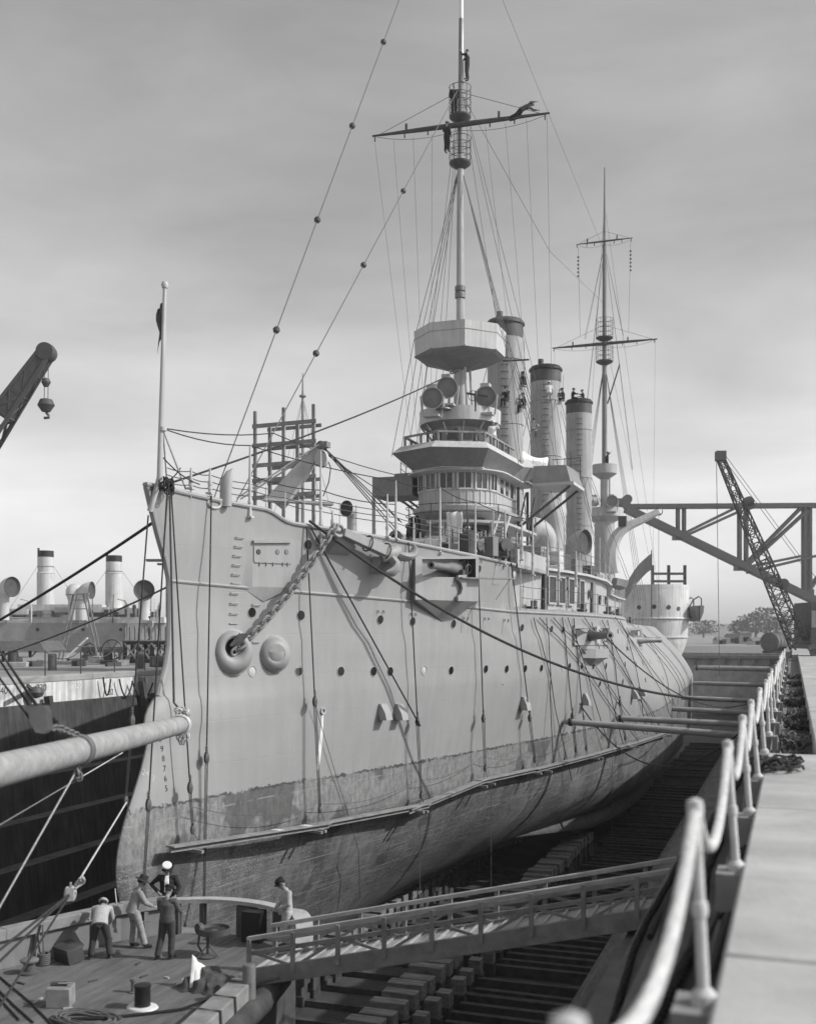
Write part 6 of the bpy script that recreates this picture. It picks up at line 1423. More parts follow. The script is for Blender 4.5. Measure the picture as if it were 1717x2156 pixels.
person('workman in light shirt and dark trousers stooping at the bulwark', p, R(28), dict(pelvis=(0, -.15, .88), waist=(0, -.02, 1.0), chest=(0, .2, 1.1), neck=(0, .34, 1.16), head=(0, .46, 1.16), shL=(-.18, .27, 1.12), shR=(.18, .27, 1.12), elL=(-.22, .38, .85), elR=(.22, .38, .85), wrL=(-.1, .5, .65), wrR=(.1, .5, .65), hiL=(-.09, -.14, .86), hiR=(.09, -.14, .86), knL=(-.17, .0, .48), knR=(.17, -.02, .48), anL=(-.22, -.08, .09), anR=(.22, -.06, .09), toL=(-.26, .1, .035), toR=(.26, .12, .035)), CLOTHL, mat('dark_trouser', .05, .95, .3, 12, .4, 40), 'cap', CLOTHL, look=(0, .6, -.8))
p = on_deck(352, 2020)
person('workman in dark grey clothes with his back to the bollard', p, R(8), dict(elL=(-.25, .12, 1.15), wrL=(-.05, .3, 1.18), elR=(.26, .1, 1.15), wrR=(.1, .32, 1.12), anL=(-.2, -.12, .09), toL=(-.24, .06, .035), knL=(-.15, .0, .5), head=(0, .1, 1.6)), mat('grey_coat', .10, .95, .3, 12, .4, 40), mat('grey_trouser', .06, .95, .3, 12, .4, 40), 'cap', CLOTHD, look=(0, 1, -.5))
p = on_deck(604, 1996)
person('workman in striped pale shirt and white trousers looking down by the gangway', p, R(130), dict(chest=(0, .03, 1.31), neck=(0, .07, 1.46), head=(0, .15, 1.59), elL=(-.27, .02, 1.12), wrL=(-.12, .25, 1.0), elR=(.27, .02, 1.12), wrR=(.12, .26, .98)), mat('striped_shirt', .42, .95, .18, 40, .3, 60, stretch=(1, 1, .05)), mat('white_trouser', .5, .95, .2, 10, .4, 40), 'cap', CLOTHD, look=(0, .8, -.65))
# small figures: sitting in bosun's chairs on the funnels etc.
SIT = dict(hiL=(-.09, .0, .92), hiR=(.09, 0, .92), knL=(-.12, .38, .88), knR=(.12, .4, .9), anL=(-.12, .38, .45), anR=(.12, .42, .46), toL=(-.14, .52, .38), toR=(.14, .56, .4), elL=(-.28, .2, 1.25), wrL=(-.2, .42, 1.35), elR=(.28, .22, 1.2), wrR=(.16, .42, 1.2), head=(0, .08, 1.62))
def chair(p, rz, top_):
    t = thing('bosun_chair', 'plank bosun chair slung against a funnel', 'seat', p, 'bosun chairs on the funnels'); M = Matrix.Rotation(rz, 3, 'Z')
    MB().box(p + V(0, 0, .8), (.6, .26, .035), M=M).build('seat_board', WOODL, t)
    b = MB()
    for sg in (-1, 1): b.tube([p + M @ V(.28 * sg, 0, .8), p + V(0, 0, 1.9)], .012, 4)
    b.tube([p + V(0, 0, 1.9), V(p.x, p.y, top_)], .014, 4); b.build('sling', ROPEM, t)
def painter(u, v, d, rz, lb, tm, lm, sit=True):
    c = P(u, v, d); base = c - V(0, 0, 1.2); person(lb, base, rz, SIT if sit else None, tm, lm, 'cap', CLOTHD if tm is not CLOTHW else CLOTHW, vox=.035)
    if sit: chair(base, rz, max(19.0, c.z + 1.5))
painter(1066, 832, 69.6, R(160), 'painter in black clothes slung in front of the first funnel', CLOTHD, CLOTHD)
painter(1103, 800, 70.8, R(80), 'painter in dark clothes seen past the edge of the first funnel, the higher one', CLOTHD, CLOTHD)
painter(1103, 845, 70.6, R(100), 'painter in dark clothes at the edge of the first funnel, the lower one', CLOTHD, CLOTHD)
painter(1155, 818, 81.2, R(10), 'painter in white shirt high on the second funnel', CLOTHW, CLOTHL)
painter(1122, 896, 81.4, R(-30), 'painter in light shirt low on the second funnel', CLOTHL, CLOTHM)
painter(1185, 832, 82.4, R(95), 'painter in dark clothes at the after edge of the second funnel', CLOTHD, CLOTHD)
for u, rz, lb in ((1206, -60, 'sailor sitting on the third funnel cap, facing aft'), (1226, 100, 'sailor crouching on the third funnel cap, facing forward')):
    c = C(u, 843); person(lb, V(c.x, c.y - .2 if u < 1215 else c.y + .2, c.z - .74), R(rz), SIT, CLOTHD, CLOTHD, 'cap', CLOTHD, vox=.04)
c = FM + V(-.62, -.55, zc(945, 292)); person('sailor in dark clothes standing at the fore yard beside the mast', c, R(-20), dict(elL=(-.35, .15, 1.35), wrL=(-.4, .3, 1.5)), CLOTHD, CLOTHD, 'cap', CLOTHW, vox=.035)
c = YF_ + V(3.7, 0, .05); person('sailor lying along the outer end of the fore yard', c + V(0, 0, -.75), R(-90), dict(pelvis=(0, -.1, .98), waist=(0, .05, 1.04), chest=(0, .28, 1.1), neck=(0, .42, 1.12), head=(0, .55, 1.2), shL=(-.16, .35, 1.1), shR=(.16, .35, 1.1), elL=(-.2, .55, .95), elR=(.25, .5, 1.2), wrL=(-.1, .8, .85), wrR=(.1, .75, 1.25), hiL=(-.09, -.12, .95), hiR=(.09, -.12, .95), knL=(-.15, -.3, .65), knR=(.15, -.35, .7), anL=(-.1, -.65, .55), anR=(.12, -.7, .6), toL=(-.1, -.78, .5), toR=(.12, -.82, .55)), CLOTHM, CLOTHD, 'cap', CLOTHW, vox=.035, look=(0, 1, .3))
c = FM + V(-.25, -.35, zc(965, 241)); person('sailor standing inside the upper mast cage', c, R(200), None, CLOTHD, CLOTHD, 'none', vox=.035)
c = FM + V(.45, -.1, zc(965, 168)); person('sailor climbing above the upper mast cage', c, R(90), dict(elL=(-.2, .25, 1.4), wrL=(-.15, .35, 1.65), elR=(.2, .25, 1.3), wrR=(.15, .38, 1.5)), CLOTHD, CLOTHD, 'none', vox=.035)
c = MM + V(.35, -.4, zm(990)); person('sailor with raised arm in the mainmast top', c, R(-70), dict(elR=(.4, .1, 1.5), wrR=(.6, .2, 1.6)), CLOTHD, CLOTHD, 'cap', CLOTHD, vox=.04)
for u, v, d, rz, lb, tm_m, lm in ((984, 1165, 51.5, 20, 'sailor in white jumper beside the canvas on the forecastle', CLOTHW, CLOTHD), (995, 1166, 52.2, -40, 'sailor in dark trousers reaching up beside the pilot house ladder', CLOTHL, CLOTHD), (1012, 1168, 53, 160, 'sailor in dark clothes by the forward ventilator', CLOTHM, CLOTHD), (868, 1132, 47.5, 40, 'sailor in dark clothes behind the hung rope coils', CLOTHD, CLOTHM), (1037, 944, 60.2, 200, 'sailor in white at the port side of the flying bridge', CLOTHW, CLOTHL)):
    c = P(u, v, d); c.z = 10.02 if v < 1000 else 3.3
    person(lb, c, R(rz), dict(elL=(-.3, .15, 1.3), wrL=(-.2, .35, 1.5)) if u in (995, 1037) else None, tm_m, lm, 'cap', CLOTHW if tm_m is CLOTHW else CLOTHD, vox=.035)
# ================================================================ BACKGROUND
RV = V(CT, ST, 0); AV = V(-ST, CT, 0)
class Loc:
    """local frame facing the camera's compass bearing: x along the bearing's right, y away, z up"""
    def __init__(s, u, d, z=0): s.o = P(u, HV, d); s.o.z = z
    def __call__(s, x, y, z): return s.o + RV * x + AV * y + V(0, 0, z)
M3 = Matrix((RV, AV, V(0, 0, 1))).transposed()
# ---------------------------------------------------------------- cruiser lying beyond the far quay
L = Loc(150, 132); k_ = 132 / F0
cr_ = thing('moored_cruiser', 'pale two-funnel warship lying beyond the far quay', 'warship', L(0, 0, QZ))
FAR = mat('far_ship_paint', .50, .6, .12, .8, streak=.12); FARM = mat('far_ship_mid', .26, .6, .2, .8)
b = MB(); secs = []
for x, w in ((-26, 4), (-10, 4.6), (6, 4.4), (11, 3), (14.5, .3)): secs.append([L(x, -w, QZ - .3), L(x, w, QZ - .3), L(x, w, 1.3), L(x, -w, 1.3)])
b.loft(secs); b.build('hull', FARM, cr_)
for x0_, x1_, z0_, z1_, y, m_ in ((-24, 12, 1.3, 2.0, -3.6, FAR), (-10, -2, 2.0, 3.0, -2.5, FAR), (2, 9, 2.0, 3.1, -2.2, FAR), (-5.5, 4.5, 2.7, 3.5, -2.8, FAR)):
    b = MB(); b.box(L((x0_ + x1_) / 2, 0, (z0_ + z1_) / 2), (x1_ - x0_, -2 * y, z1_ - z0_), M=M3); b.build('deckhouse', m_, cr_)
for u, vt in ((96, 1160), (240, 1170)):
    c = Loc(u, 132)(0, 0, 0); zt = (HV - vt) * k_; b = MB(); b.lathe([(1.02, 2), (1.02, (HV - 1208) * k_), (1.08, (HV - 1207) * k_), (.93, (HV - 1205) * k_), (.93, zt - .25), (.84, zt - .25), (.84, zt - 2)], c, n=26); f = b.build('funnel', FAR, cr_)
    b = MB(); b.lathe([(.95, zt - .75), (.95, zt), (.85, zt)], c, n=26); b.build('funnel_top', SOOT, f)
    b = MB(); b.tube([c + RV * -.85 + V(0, 0, zt - 2), c + RV * -.85 + V(0, 0, zt + .35)], .14, 8); b.build('steam_pipe', STEELD, f)
    for zz in (zt - 1.9, zt - 4.4, zt - 6.2): b = MB(); b.tube([c + V(.97 * math.cos(a), .97 * math.sin(a), zz) for a in [2 * math.pi * i / 20 for i in range(20)]], .05, 4, closed=True); b.build('band', FARM, f)
    for sg in (-1, 1): wire('funnel_guy', [c + RV * sg + V(0, 0, zt - 1.9), c + RV * 5 * sg + V(0, 0, 2)], .02, f)
for u, v, R2, aim in ((8, 1268, 1.15, (1, -.55)), (155, 1275, 1.0, (-.2, 1)), (172, 1272, 1.0, (.9, -.1)), (303, 1275, 1.15, (.25, -1))):
    c = Loc(u, 127)(0, 0, 0); zb = 1.6; cowl(V(c.x, c.y, zb), (HV - v) * k_ - zb + .4, .62, RV * aim[0] + AV * aim[1], cr_, FAR, R2=R2)
for x, z in ((-7.5, 2.2), (2.0, 2.4)):                    # boats on deck and davits
    b = MB(); rings = []
    for i in range(9):
        t_ = i / 8; w = .85 * math.sin(math.pi * min(.97, max(.03, t_))) ** .6; rings.append([L(x - 3 + 6.4 * t_, -3.2 - w, z + .75), L(x - 3 + 6.4 * t_, -3.2 - w * .75, z + .15), L(x - 3 + 6.4 * t_, -3.2, z - .1 + .25 * abs(t_ - .5)), L(x - 3 + 6.4 * t_, -3.2 + w * .75, z + .15), L(x - 3 + 6.4 * t_, -3.2 + w, z + .75)])
    b.loft(rings); b.build('ship_boat', PAINT2, cr_)
for x in (-3.3, 3.2, 8): b = MB(); b.tube([L(x, -4.4, .8), L(x, -4.4, 3.2), L(x - .4, -4.5, 3.9), L(x - 1.2, -4.6, 4.1)], .1, 6); b.build('boat_davit', FAR, cr_)
for x in (-14, -9, -6, 1, 5.5, 9.5): b = MB(); b.box(L(x, -3.0, 2.4), (.9, .5, .8), M=M3); b.build('deck_locker', STEELD if x in (-6, 5.5, -14) else FAR, cr_)
for x in (-13, -8, -2.5, 2.8, 7.2): b = MB(); b.lathe([(.0001, .0), (.2, .02)], L(x, -4.62, .5), -AV, 12); b.build('porthole', GLASS, cr_)
rc = random.Random(5)
for i in range(34):
    x = rc.uniform(-16, 11); h_ = rc.uniform(.3, 1.1); b = MB(); b.box(L(x, -3.3 + rc.uniform(0, 1), 1.9 + h_ / 2), (rc.uniform(.3, 1.3), .5, h_), M=M3); b.build('deck_locker', (STEELD, FAR, FARM, DARK, PAINT2)[i % 5], cr_)
for i in range(12):
    x = rc.uniform(-16, 12); b = MB(); b.tube([L(x, -3.8, 1.3), L(x + rc.uniform(-.2, .2), -3.8, rc.uniform(2.8, 5.5))], .05, 5); b.build('awning_pole', STEELD if i % 2 else FAR, cr_)
b = MB(); b.tube([L(-24, -4.4, 1.9), L(11, -3.2, 1.9)], .03, 4); b.tube([L(-24, -4.4, 2.3), L(11, -3.2, 2.3)], .03, 4); b.build('deck_rail', FARM, cr_)
mst = Loc(352, 140); b = MB(); b.tube([mst(0, 0, 0), mst(0, 0, 16)], .2, 8); b.box(mst(-1, 0, (HV - 1180) / F0 * 140), (3.2, 1.2, .3), M=M3); b.box(mst(-.4, 0, (HV - 1188) / F0 * 140), (1.6, 1.0, .25), M=M3); b.build('far_mast', STEELD, cr_)
# tall pole mast of another vessel seen through the timber frame
mst = Loc(637, 150); t = thing('pole_mast', 'thin far pole mast with stays behind the timber frame', 'mast', mst(0, 0, QZ)); zt = (HV - 785) / F0 * 150
MB().tube([mst(0, 0, QZ), mst(0, 0, (HV - 850) / F0 * 150), mst(0, 0, zt)], [.3, .2, .06], 8).build('pole', MIDP, t)
b = MB(); zs_ = (HV - 835) / F0 * 150
for x in (-7, -4.5, 4.5, 7): b.tube([mst(0, 0, zs_), mst(x, 0, 4)], .03, 4)
b.build('stays', WIRE, t)
for zz in (zs_, zs_ - 8): MB().lathe([(.2, -.2), (.5, 0), (.5, .15), (.2, .3)], mst(0, 0, zz), n=10).build('cap_band', MIDP, t)
# ---------------------------------------------------------------- far quay furniture
def Q(u, v): return PZp(u, v, QZ)
for u, v, lb in ((110, 1412, 'stout dark bollard on the far quay in front of the trestle tables'), (294, 1408, 'stout dark bollard on the far quay near the timber trestle')):
    p = Q(u, v); t = thing('quay_bollard', lb, 'bollard', p, 'far quay bollards'); d = -p.x * ST + p.y * CT; r = 9 * d / F0
    b = MB(); b.lathe([(r * 1.05, 0), (r, .1), (r, r * 3.6), (r * .8, r * 3.9), (.0001, r * 4.0)], p, n=18); b.build('post', IRON, t)
p = Q(308, 1397); d = (p.dot(AV)); t = thing('timber_trestle', 'cross-braced timber trestle with plank top on the far quay', 'trestle', p); L = Loc(306, d, 0); zb = QZ; h_ = 43 * d / F0; w_ = 43 * d / F0
for y in (0, 2.2):
    for x in (-w_, -w_ * .33, w_ * .33, w_): MB().beam(L(x, y, zb), L(x, y, zb + h_), .22, .22).build('post', WOODD, t)
    MB().beam(L(-w_ * 1.1, y, zb + h_), L(w_ * 1.1, y, zb + h_), .25, .25).build('cross_beam', WOODD, t); MB().beam(L(-w_ * 1.1, y, zb + .15), L(w_ * 1.1, y, zb + .15), .22, .22).build('sill', WOODD, t)
    for x in (-w_, -w_ * .33, w_ * .33):
        MB().beam(L(x, y - .12, zb + .15), L(x + w_ * .66, y - .12, zb + h_), .14, .1).build('brace', WOOD, t); MB().beam(L(x, y - .2, zb + h_), L(x + w_ * .66, y - .2, zb + .15), .14, .1).build('brace', WOOD, t)
for i in range(8): MB().box(L(0, -.1 + .33 * i, zb + h_ + .17), (w_ * 2.4, .3, .08), M=M3).build('plank', WOOD, t)
for i in range(9): MB().beam(L(-w_ + i * w_ / 4, .0, zb + h_ + .2), L(-w_ + i * w_ / 4, 0, zb + h_ + 1.2), .1, .1).build('upright', WOOD, t)
person('man in pale shirt standing on the timber trestle', L(.2, .7, zb + h_ + .21), R(160), None, CLOTHL, CLOTHM, 'cap', CLOTHD, vox=.04)
for (u, v, d_, m_, nm) in ((268, 1312, 118, CLOTHL, 'man in light shirt on the far warship deck'), (285, 1312, 118, CLOTHM, 'man in grey shirt on the far warship deck'), (338, 1312, 118, CLOTHL, 'man on the far warship deck next to the bow')):
    c = P(u, v, d_); c.z = 2.0; person(nm, Loc(u, 129)(0, -.6, 2.0) , R(170), None, m_, CLOTHM, 'cap', CLOTHW, vox=.05)
# low plank tables / canvas-roofed bench
p = Q(50, 1398); L = Loc(40, p.dot(AV) + 3); t = thing('work_shelter', 'low dark flat-roofed work shelter on the far quay', 'shelter', L(0, 0, QZ)); b = MB(); b.hexa([L(-6, -1, -1.25), L(2.2, -1, -1.25), L(2.6, 3, -1.2), L(-6, 3, -1.2), L(-6, -.2, -.55), L(1.6, -.2, -.55), L(2.0, 3, -.5), L(-6, 3, -.5)]); b.build('roof', mat('shelter_roof', .11, .8, .3, 2), t)
for x in (-5, -3, -1, 1): MB().beam(L(x, -.5, QZ), L(x, -.5, -1.2), .16, .16).build('post', WOODD, t); MB().beam(L(x, -.5, -1.8), L(x + .5, -.5, -1.25), .1, .1).build('knee', WOOD, t)
# sawhorses, ladder, white board, winch
p = Q(165, 1392); L = Loc(165, p.dot(AV)); t = thing('step_trestle', 'tall spread step trestle on the far quay', 'trestle', L(0, 0, QZ))
for sx_ in (-1.6, 1.6):
    for y in (0, 1.0): MB().beam(L(sx_, y, QZ), L(sx_ * .25, y, 5.3 - 2.15), .12, .12).build('leg', WOOD, t)
for z in (-1, .0, 1, 2, 2.7): MB().beam(L(-1.6 + (z - QZ) * .23, 0, z), L(1.6 - (z - QZ) * .23, 0, z), .1, .08).build('rung', WOOD, t)
MB().beam(L(-.9, -.2, 3.1), L(.9, -.2, 3.2), .4, .08).build('top_board', WOOD, t)
p = Q(165, 1388); L = Loc(165, p.dot(AV)); o = MB().beam(L(-1.0, -.4, -2.1), L(.9, -.4, -.35), .3, .12).build('white_board', WHITE, None); tag(o, 'white painted board leaning among the trestles on the far quay', 'board')
L = Loc(215, 88); t = thing('winch', 'iron winch with two spoked wheels on the far quay', 'winch', L(0, 0, QZ))
for x, r in ((-.9, .5), (.9, .8)):
    b = MB(); b.tube([L(x, -.3, QZ + .9) + RV * (r * math.cos(a)) + V(0, 0, r * math.sin(a)) for a in [2 * math.pi * i / 22 for i in range(22)]], .07, 6, closed=True)
    for i in range(6): a = math.pi / 3 * i; b.tube([L(x, -.3, QZ + .9), L(x, -.3, QZ + .9) + RV * r * math.cos(a) + V(0, 0, r * math.sin(a))], .04, 5)
    b.build('spoked_wheel', IRON, t)
MB().tube([L(-1.6, -.1, QZ + .9), L(1.6, -.1, QZ + .9)], .22, 12).build('drum', STEEL, t)
for x in (-1.3, 1.5): MB().box(L(x, 0, QZ + .5), (.2, .8, 1.0), M=M3).build('frame', IRON, t)
for k, (u, v, sx_, sy_, sz) in enumerate(((20, 1404, 2.4, 1, .3), (55, 1400, 1.2, .7, .5), (230, 1398, 2.2, .8, .25), (200, 1396, .9, .6, .5), (255, 1402, 1.0, .5, .4), (330, 1404, 1.2, .8, .7), (135, 1398, 1.8, .9, .22))):
    p = Q(u, v); o = MB().box(p + V(0, 0, sz / 2), (sx_, sy_, sz), .4 + k).build('lumber_pile', (WOODL, WOOD, WOODD)[k % 3], None, bev=.02); tag(o, 'small pile of lumber left on the far quay', 'lumber', 'lumber on the far quay')
rc = random.Random(9)
for i in range(26):
    u = rc.uniform(-5, 340); p = Q(u, rc.uniform(1386, 1404)); k = i % 4; sz = rc.uniform(.15, .7)
    b = MB()
    if k == 0: b.box(p + V(0, 0, sz / 2), (rc.uniform(.4, 1.4), rc.uniform(.3, .8), sz), rc.uniform(0, 3)); nm, lb, ct = 'tool_box', 'dark tool box among the gear on the far quay', 'box'
    elif k == 1: b.lathe([(.0001, 0), (.3, 0), (.33, .4), (.3, .8), (.0001, .8)], p, n=12); nm, lb, ct = 'barrel', 'small barrel among the gear on the far quay', 'barrel'
    elif k == 2: b.beam(p, p + RV * rc.uniform(1, 2.6) + AV * rc.uniform(-1, 1) + V(0, 0, rc.uniform(.05, .5)), .2, .08); nm, lb, ct = 'loose_plank', 'loose plank lying on the far quay', 'plank'
    else:
        for q_ in range(4): b.tube([p + V(.35 * math.cos(a), .35 * math.sin(a), .05 + .07 * q_) for a in [math.pi / 5 * j for j in range(10)]], .045, 5, closed=True)
        nm, lb, ct = 'quay_rope_coil', 'coiled rope lying on the far quay', 'rope coil'
    tag(b.build(nm, (STEELD, WOODD, WOODL, ROPEM)[k], None), lb, ct, lb.split(' ', 1)[1] + 's')
# thin chain rail along the far coping
pr_ = None
for i, (u, v) in enumerate(((95, 1428), (170, 1425), (241, 1422), (305, 1419))):
    p = PXp(u, v, XL - .2); p.z = QZ + .1; t = thing('quay_rail_post', 'thin rail post on the far coping', 'post', p, 'far coping rail posts'); MB().tube([p, p + V(0, 0, 1.25)], .035, 6).build('post', STEELD, t)
    if pr_ is not None: rope_thing('quay_rail_chain', 'slack chain between rail posts on the far coping', 'chain', sag(pr_, p + V(0, 0, 1.2), .4, 8), .022, STEELD, 5, 'far coping rail chains')
    pr_ = p + V(0, 0, 1.2)
# debris, ropes over the far wall
for k, (u, v, w) in enumerate(((265, 1436, 14), (300, 1440, 22), (318, 1446, 20), (225, 1432, 8))):
    p0 = PXp(u - w, v - 6, XL + .3); p1 = PXp(u + w, v - 2, XL + .3); rope_thing('wall_rope', 'dark rope looped over the whitewashed dock wall', 'rope', sag(p0, p1, .9, 12), .045, ROPED, 6, 'ropes over the whitewashed wall')
p = PXp(85, 1453, XL + .5); t = thing('wall_boom', 'small iron outrigger fixed to the whitewashed wall', 'outrigger', p); MB().beam(V(XL + .02, p.y, p.z), V(XL + 1.2, p.y - 1.8, p.z + .3), .12, .16).build('arm', IRON, t); b = MB(); b.lathe([(.0001, -.3), (.3, -.2), (.38, 0), (.3, .2), (.0001, .3)], V(XL + .4, p.y - .2, p.z - .1), n=12); b.build('drum', IRON, t)
# fender timbers standing against the dark wall
# ---------------------------------------------------------------- far left crane
A, B_ = P(-260, 1262, 70), P(98, 742, 70); t = thing('quay_crane', 'dark lattice crane jib with hook block over the far quay', 'crane', V(A.x, A.y, QZ))
def lattice(A, B_, w0, w1, n, r, name, m_, parent, plate_from=None, side=None):
    A, B_ = Vector(A), Vector(B_); ax = (B_ - A).normalized(); s1 = side or AV; s2 = ax.cross(s1).normalized(); s1 = s2.cross(ax)
    def q(t, i, j): w = lerp(w0, w1, t); return A.lerp(B_, t) + s1 * w * .5 * i + s2 * w * .5 * j
    b = MB()
    for i in (-1, 1):
        for j in (-1, 1): b.beam(q(0, i, j), q(1, i, j), r, r)
    b.build(name + '_chord', m_, parent)
    b = MB()
    for k in range(n):
        t0, t1 = k / n, (k + 1) / n
        for (i, j), (i2, j2) in (((-1, -1), (-1, 1)), ((-1, 1), (1, 1)), ((1, 1), (1, -1)), ((1, -1), (-1, -1))):
            b.beam(q(t0, i, j), q(t1, i2, j2), r * .6, r * .6); b.beam(q(t0, i2, j2), q(t1, i, j), r * .6, r * .6) if k % 2 else None; b.beam(q(t1, i, j), q(t1, i2, j2), r * .6, r * .6)
    b.build(name + '_lacing', m_, parent)
    return q
q = lattice(A, B_, 2.4, .7, 12, .22, 'jib', TRUSSM, t)
b = MB(); b.loft([[q(.74, -1.05, -1.05), q(.74, 1.05, -1.05), q(.74, 1.05, 1.05), q(.74, -1.05, 1.05)], [q(.995, -1.2, -1.2), q(.995, 1.2, -1.2), q(.995, 1.2, 1.2), q(.995, -1.2, 1.2)]]); b.build('jib_head_plate', TRUSSM, t)
b = MB(); b.lathe([(.0001, -.5), (.55, -.5), (.6, 0), (.55, .5), (.0001, .5)], B_, AV, 16); b.build('head_sheave', TRUSSM, t)
for v0_, v1_, w in ((795, 815, .3), (838, 868, .55)): c = P(97, (v0_ + v1_) / 2, 70); h_ = (v1_ - v0_) / F0 * 70; b = MB(); b.lathe([(.0001, h_ * .5), (w * .7, h_ * .4), (w, 0), (w * .5, -h_ * .45), (.0001, -h_ * .5)], c, n=12); b.build('hook_block', TRUSSM, t)
b = MB(); 
for o_ in (-.12, .12): b.tube([B_ + RV * o_, P(97, 840, 70) + RV * o_], .03, 4)
b.tube([P(97, 868, 70), P(97, 874, 70) + RV * .15, P(100, 879, 70) + RV * .1, P(96, 880, 70) - RV * .1], .09, 6); b.build('hook_fall', TRUSSM, t)
MB().box(V(A.x, A.y, QZ + 2.2) - RV * 1.5, (5, 4, 4), M=M3).build('crane_house', TRUSSM, t); MB().box(V(A.x, A.y, QZ + .1) - RV * 1.5, (5.6, 4.6, .3), M=M3).build('crane_truck', TRUSSM, t)
# ---------------------------------------------------------------- great truss at the right
D = 235; t = thing('cantilever_crane', 'huge dark steel cantilever truss rising beyond the stern', 'crane', P(1715, HV, D)); z_ = lambda v: (HV - v) / F0 * D
def bar(a, c, w, nm, dep=1.5):
    for y in (0, dep):
        p, q_ = P(a[0], a[1], D), P(c[0], c[1], D); MB().beam(p + AV * y, q_ + AV * y, w, w, up=AV).build(nm, TRUSSM, t)
bar((1306, 1066), (1980, 1062), .95, 'top_chord'); bar((1318, 1070), (1980, 1392), 1.5, 'bottom_chord')
for u, v1_ in ((1428, 1125), (1441, 1130), (1558, 1190), (1572, 1195), (1694, 1246), (1706, 1250), (1830, 1320), (1844, 1325)): bar((u, 1062), (u, v1_), .5, 'vertical')
for a, c in (((1434, 1126), (1555, 1066)), ((1434, 1132), (1560, 1075)), ((1566, 1192), (1690, 1066)), ((1566, 1198), (1700, 1075)), ((1566, 1195), (1700, 1168)), ((1700, 1248), (1830, 1066)), ((1575, 1205), (1720, 1170)), ((1840, 1322), (1975, 1066))): bar(a, c, .55, 'diagonal')
for u, v in ((1434, 1128), (1565, 1193), (1700, 1248), (1836, 1322)): MB().box(P(u, v, D) + AV * 1.5, (2.6, 3.3, 1.5), M=M3).build('gusset', TRUSSM, t)
for u in (1320, 1434, 1565, 1700): p = P(u, 1063, D); MB().beam(p, p + AV * 3, .6, .6).build('cross_strut', TRUSSM, t)
MB().box(P(1310, 1058, D) + AV * 1.5, (3.4, 3.4, 1.8), M=M3).build('truss_head', TRUSSM, t); b = MB(); b.lathe([(.0001, -1), (1.0, -1), (1.0, 1), (.0001, 1)], P(1322, 1050, D) + AV * 1.5, AV, 14); b.build('head_sheave', TRUSSM, t)
for u in (1900, 1980): 
    p = P(u, 1360, D); MB().beam(V(p.x, p.y, QZ), V(p.x, p.y, z_(1062)), 2.2, 2.2).build('tower_leg', TRUSSM, t); MB().beam(V(p.x, p.y, QZ) + AV * 6, V(p.x, p.y, z_(1062)) + AV * 3, 2.2, 2.2).build('tower_leg', TRUSSM, t)
# ---------------------------------------------------------------- locomotive crane on the right quay
D2 = 104; t = thing('locomotive_crane', 'locomotive crane with raised lattice jib on the right quay', 'crane', V(*P(1712, HV, D2).xy, QZ))
A, B_ = P(1684, 1362, D2), P(1514, 960, D2)
q = lattice(A, B_, 1.5, .55, 22, .13, 'jib', TRUSSM, t)
MB().box(B_ + RV * .1, (.9, .8, .9), M=M3).build('jib_head', TRUSSM, t)
for f_, w in ((.76, .5), (.74, .4), (.33, .5)): c = A.lerp(B_, f_) + RV * .9; b = MB(); b.lathe([(.0001, -.3), (w, -.3), (w, .3), (.0001, .3)], c, AV, 12); b.build('jib_sheave', TRUSSM, t)
L = Loc(1716, D2)
MB().box(L(.9, 1, 1.0), (3.6, 4.5, 4.0), M=M3).build('crane_cab', DARK, t); MB().box(L(-.6, -1.4, 1.4), (.6, .1, 1.6), M=M3).build('cab_panel', MIDP, t); MB().box(L(.9, 1, -1.2), (4.2, 5.0, .4), M=M3).build('crane_bed', IRON, t)
for x in (-.6, .6, 1.8):
    b = MB(); b.lathe([(.0001, -.15), (.38, -.15), (.42, 0), (.38, .15), (.0001, .15)], L(x, -1.2, QZ + .42), AV, 16); b.build('wheel', IRON, t)
for o_ in (.2, .6): wire('jib_stay', [B_ + RV * o_, L(2, 2, 3.0) + RV * o_], .03, t); 
wire('hoist_fall', [B_ - RV * .3, V(B_.x, B_.y, -4)], .03, t)
# drum tank, sheds, gear beyond the stern
c = P(1626, 1352, 190); t = thing('drum_tank', 'riveted horizontal drum tank beyond the stern', 'tank', c - V(0, 0, 1.6)); ax_ = (AV * .75 + RV * .66).normalized()
b = MB(); b.lathe([(.0001, -.1), (1.5, -.05), (1.62, .1), (1.62, 4.2), (1.5, 4.4), (.0001, 4.5)], c - ax_ * 1.5, ax_, 28); b.build('shell', IRON, t)
for z in (.12, 1.4, 2.8, 4.1): b = MB(); b.lathe([(1.62, -.06), (1.7, -.06), (1.7, .06), (1.62, .06)], c - ax_ * 1.5 + ax_ * z, ax_, 28); b.build('hoop', STEEL, t)
b = MB(); b.lathe([(.0001, -.15), (.35, -.12), (.35, 0)], c - ax_ * 1.55, ax_, 14); b.build('manhole', STEELD, t)
MB().box(c - V(0, 0, 1.75) + ax_ * .4, (2.6, 4, .5), M=M3).build('cradle', WOODD, t)
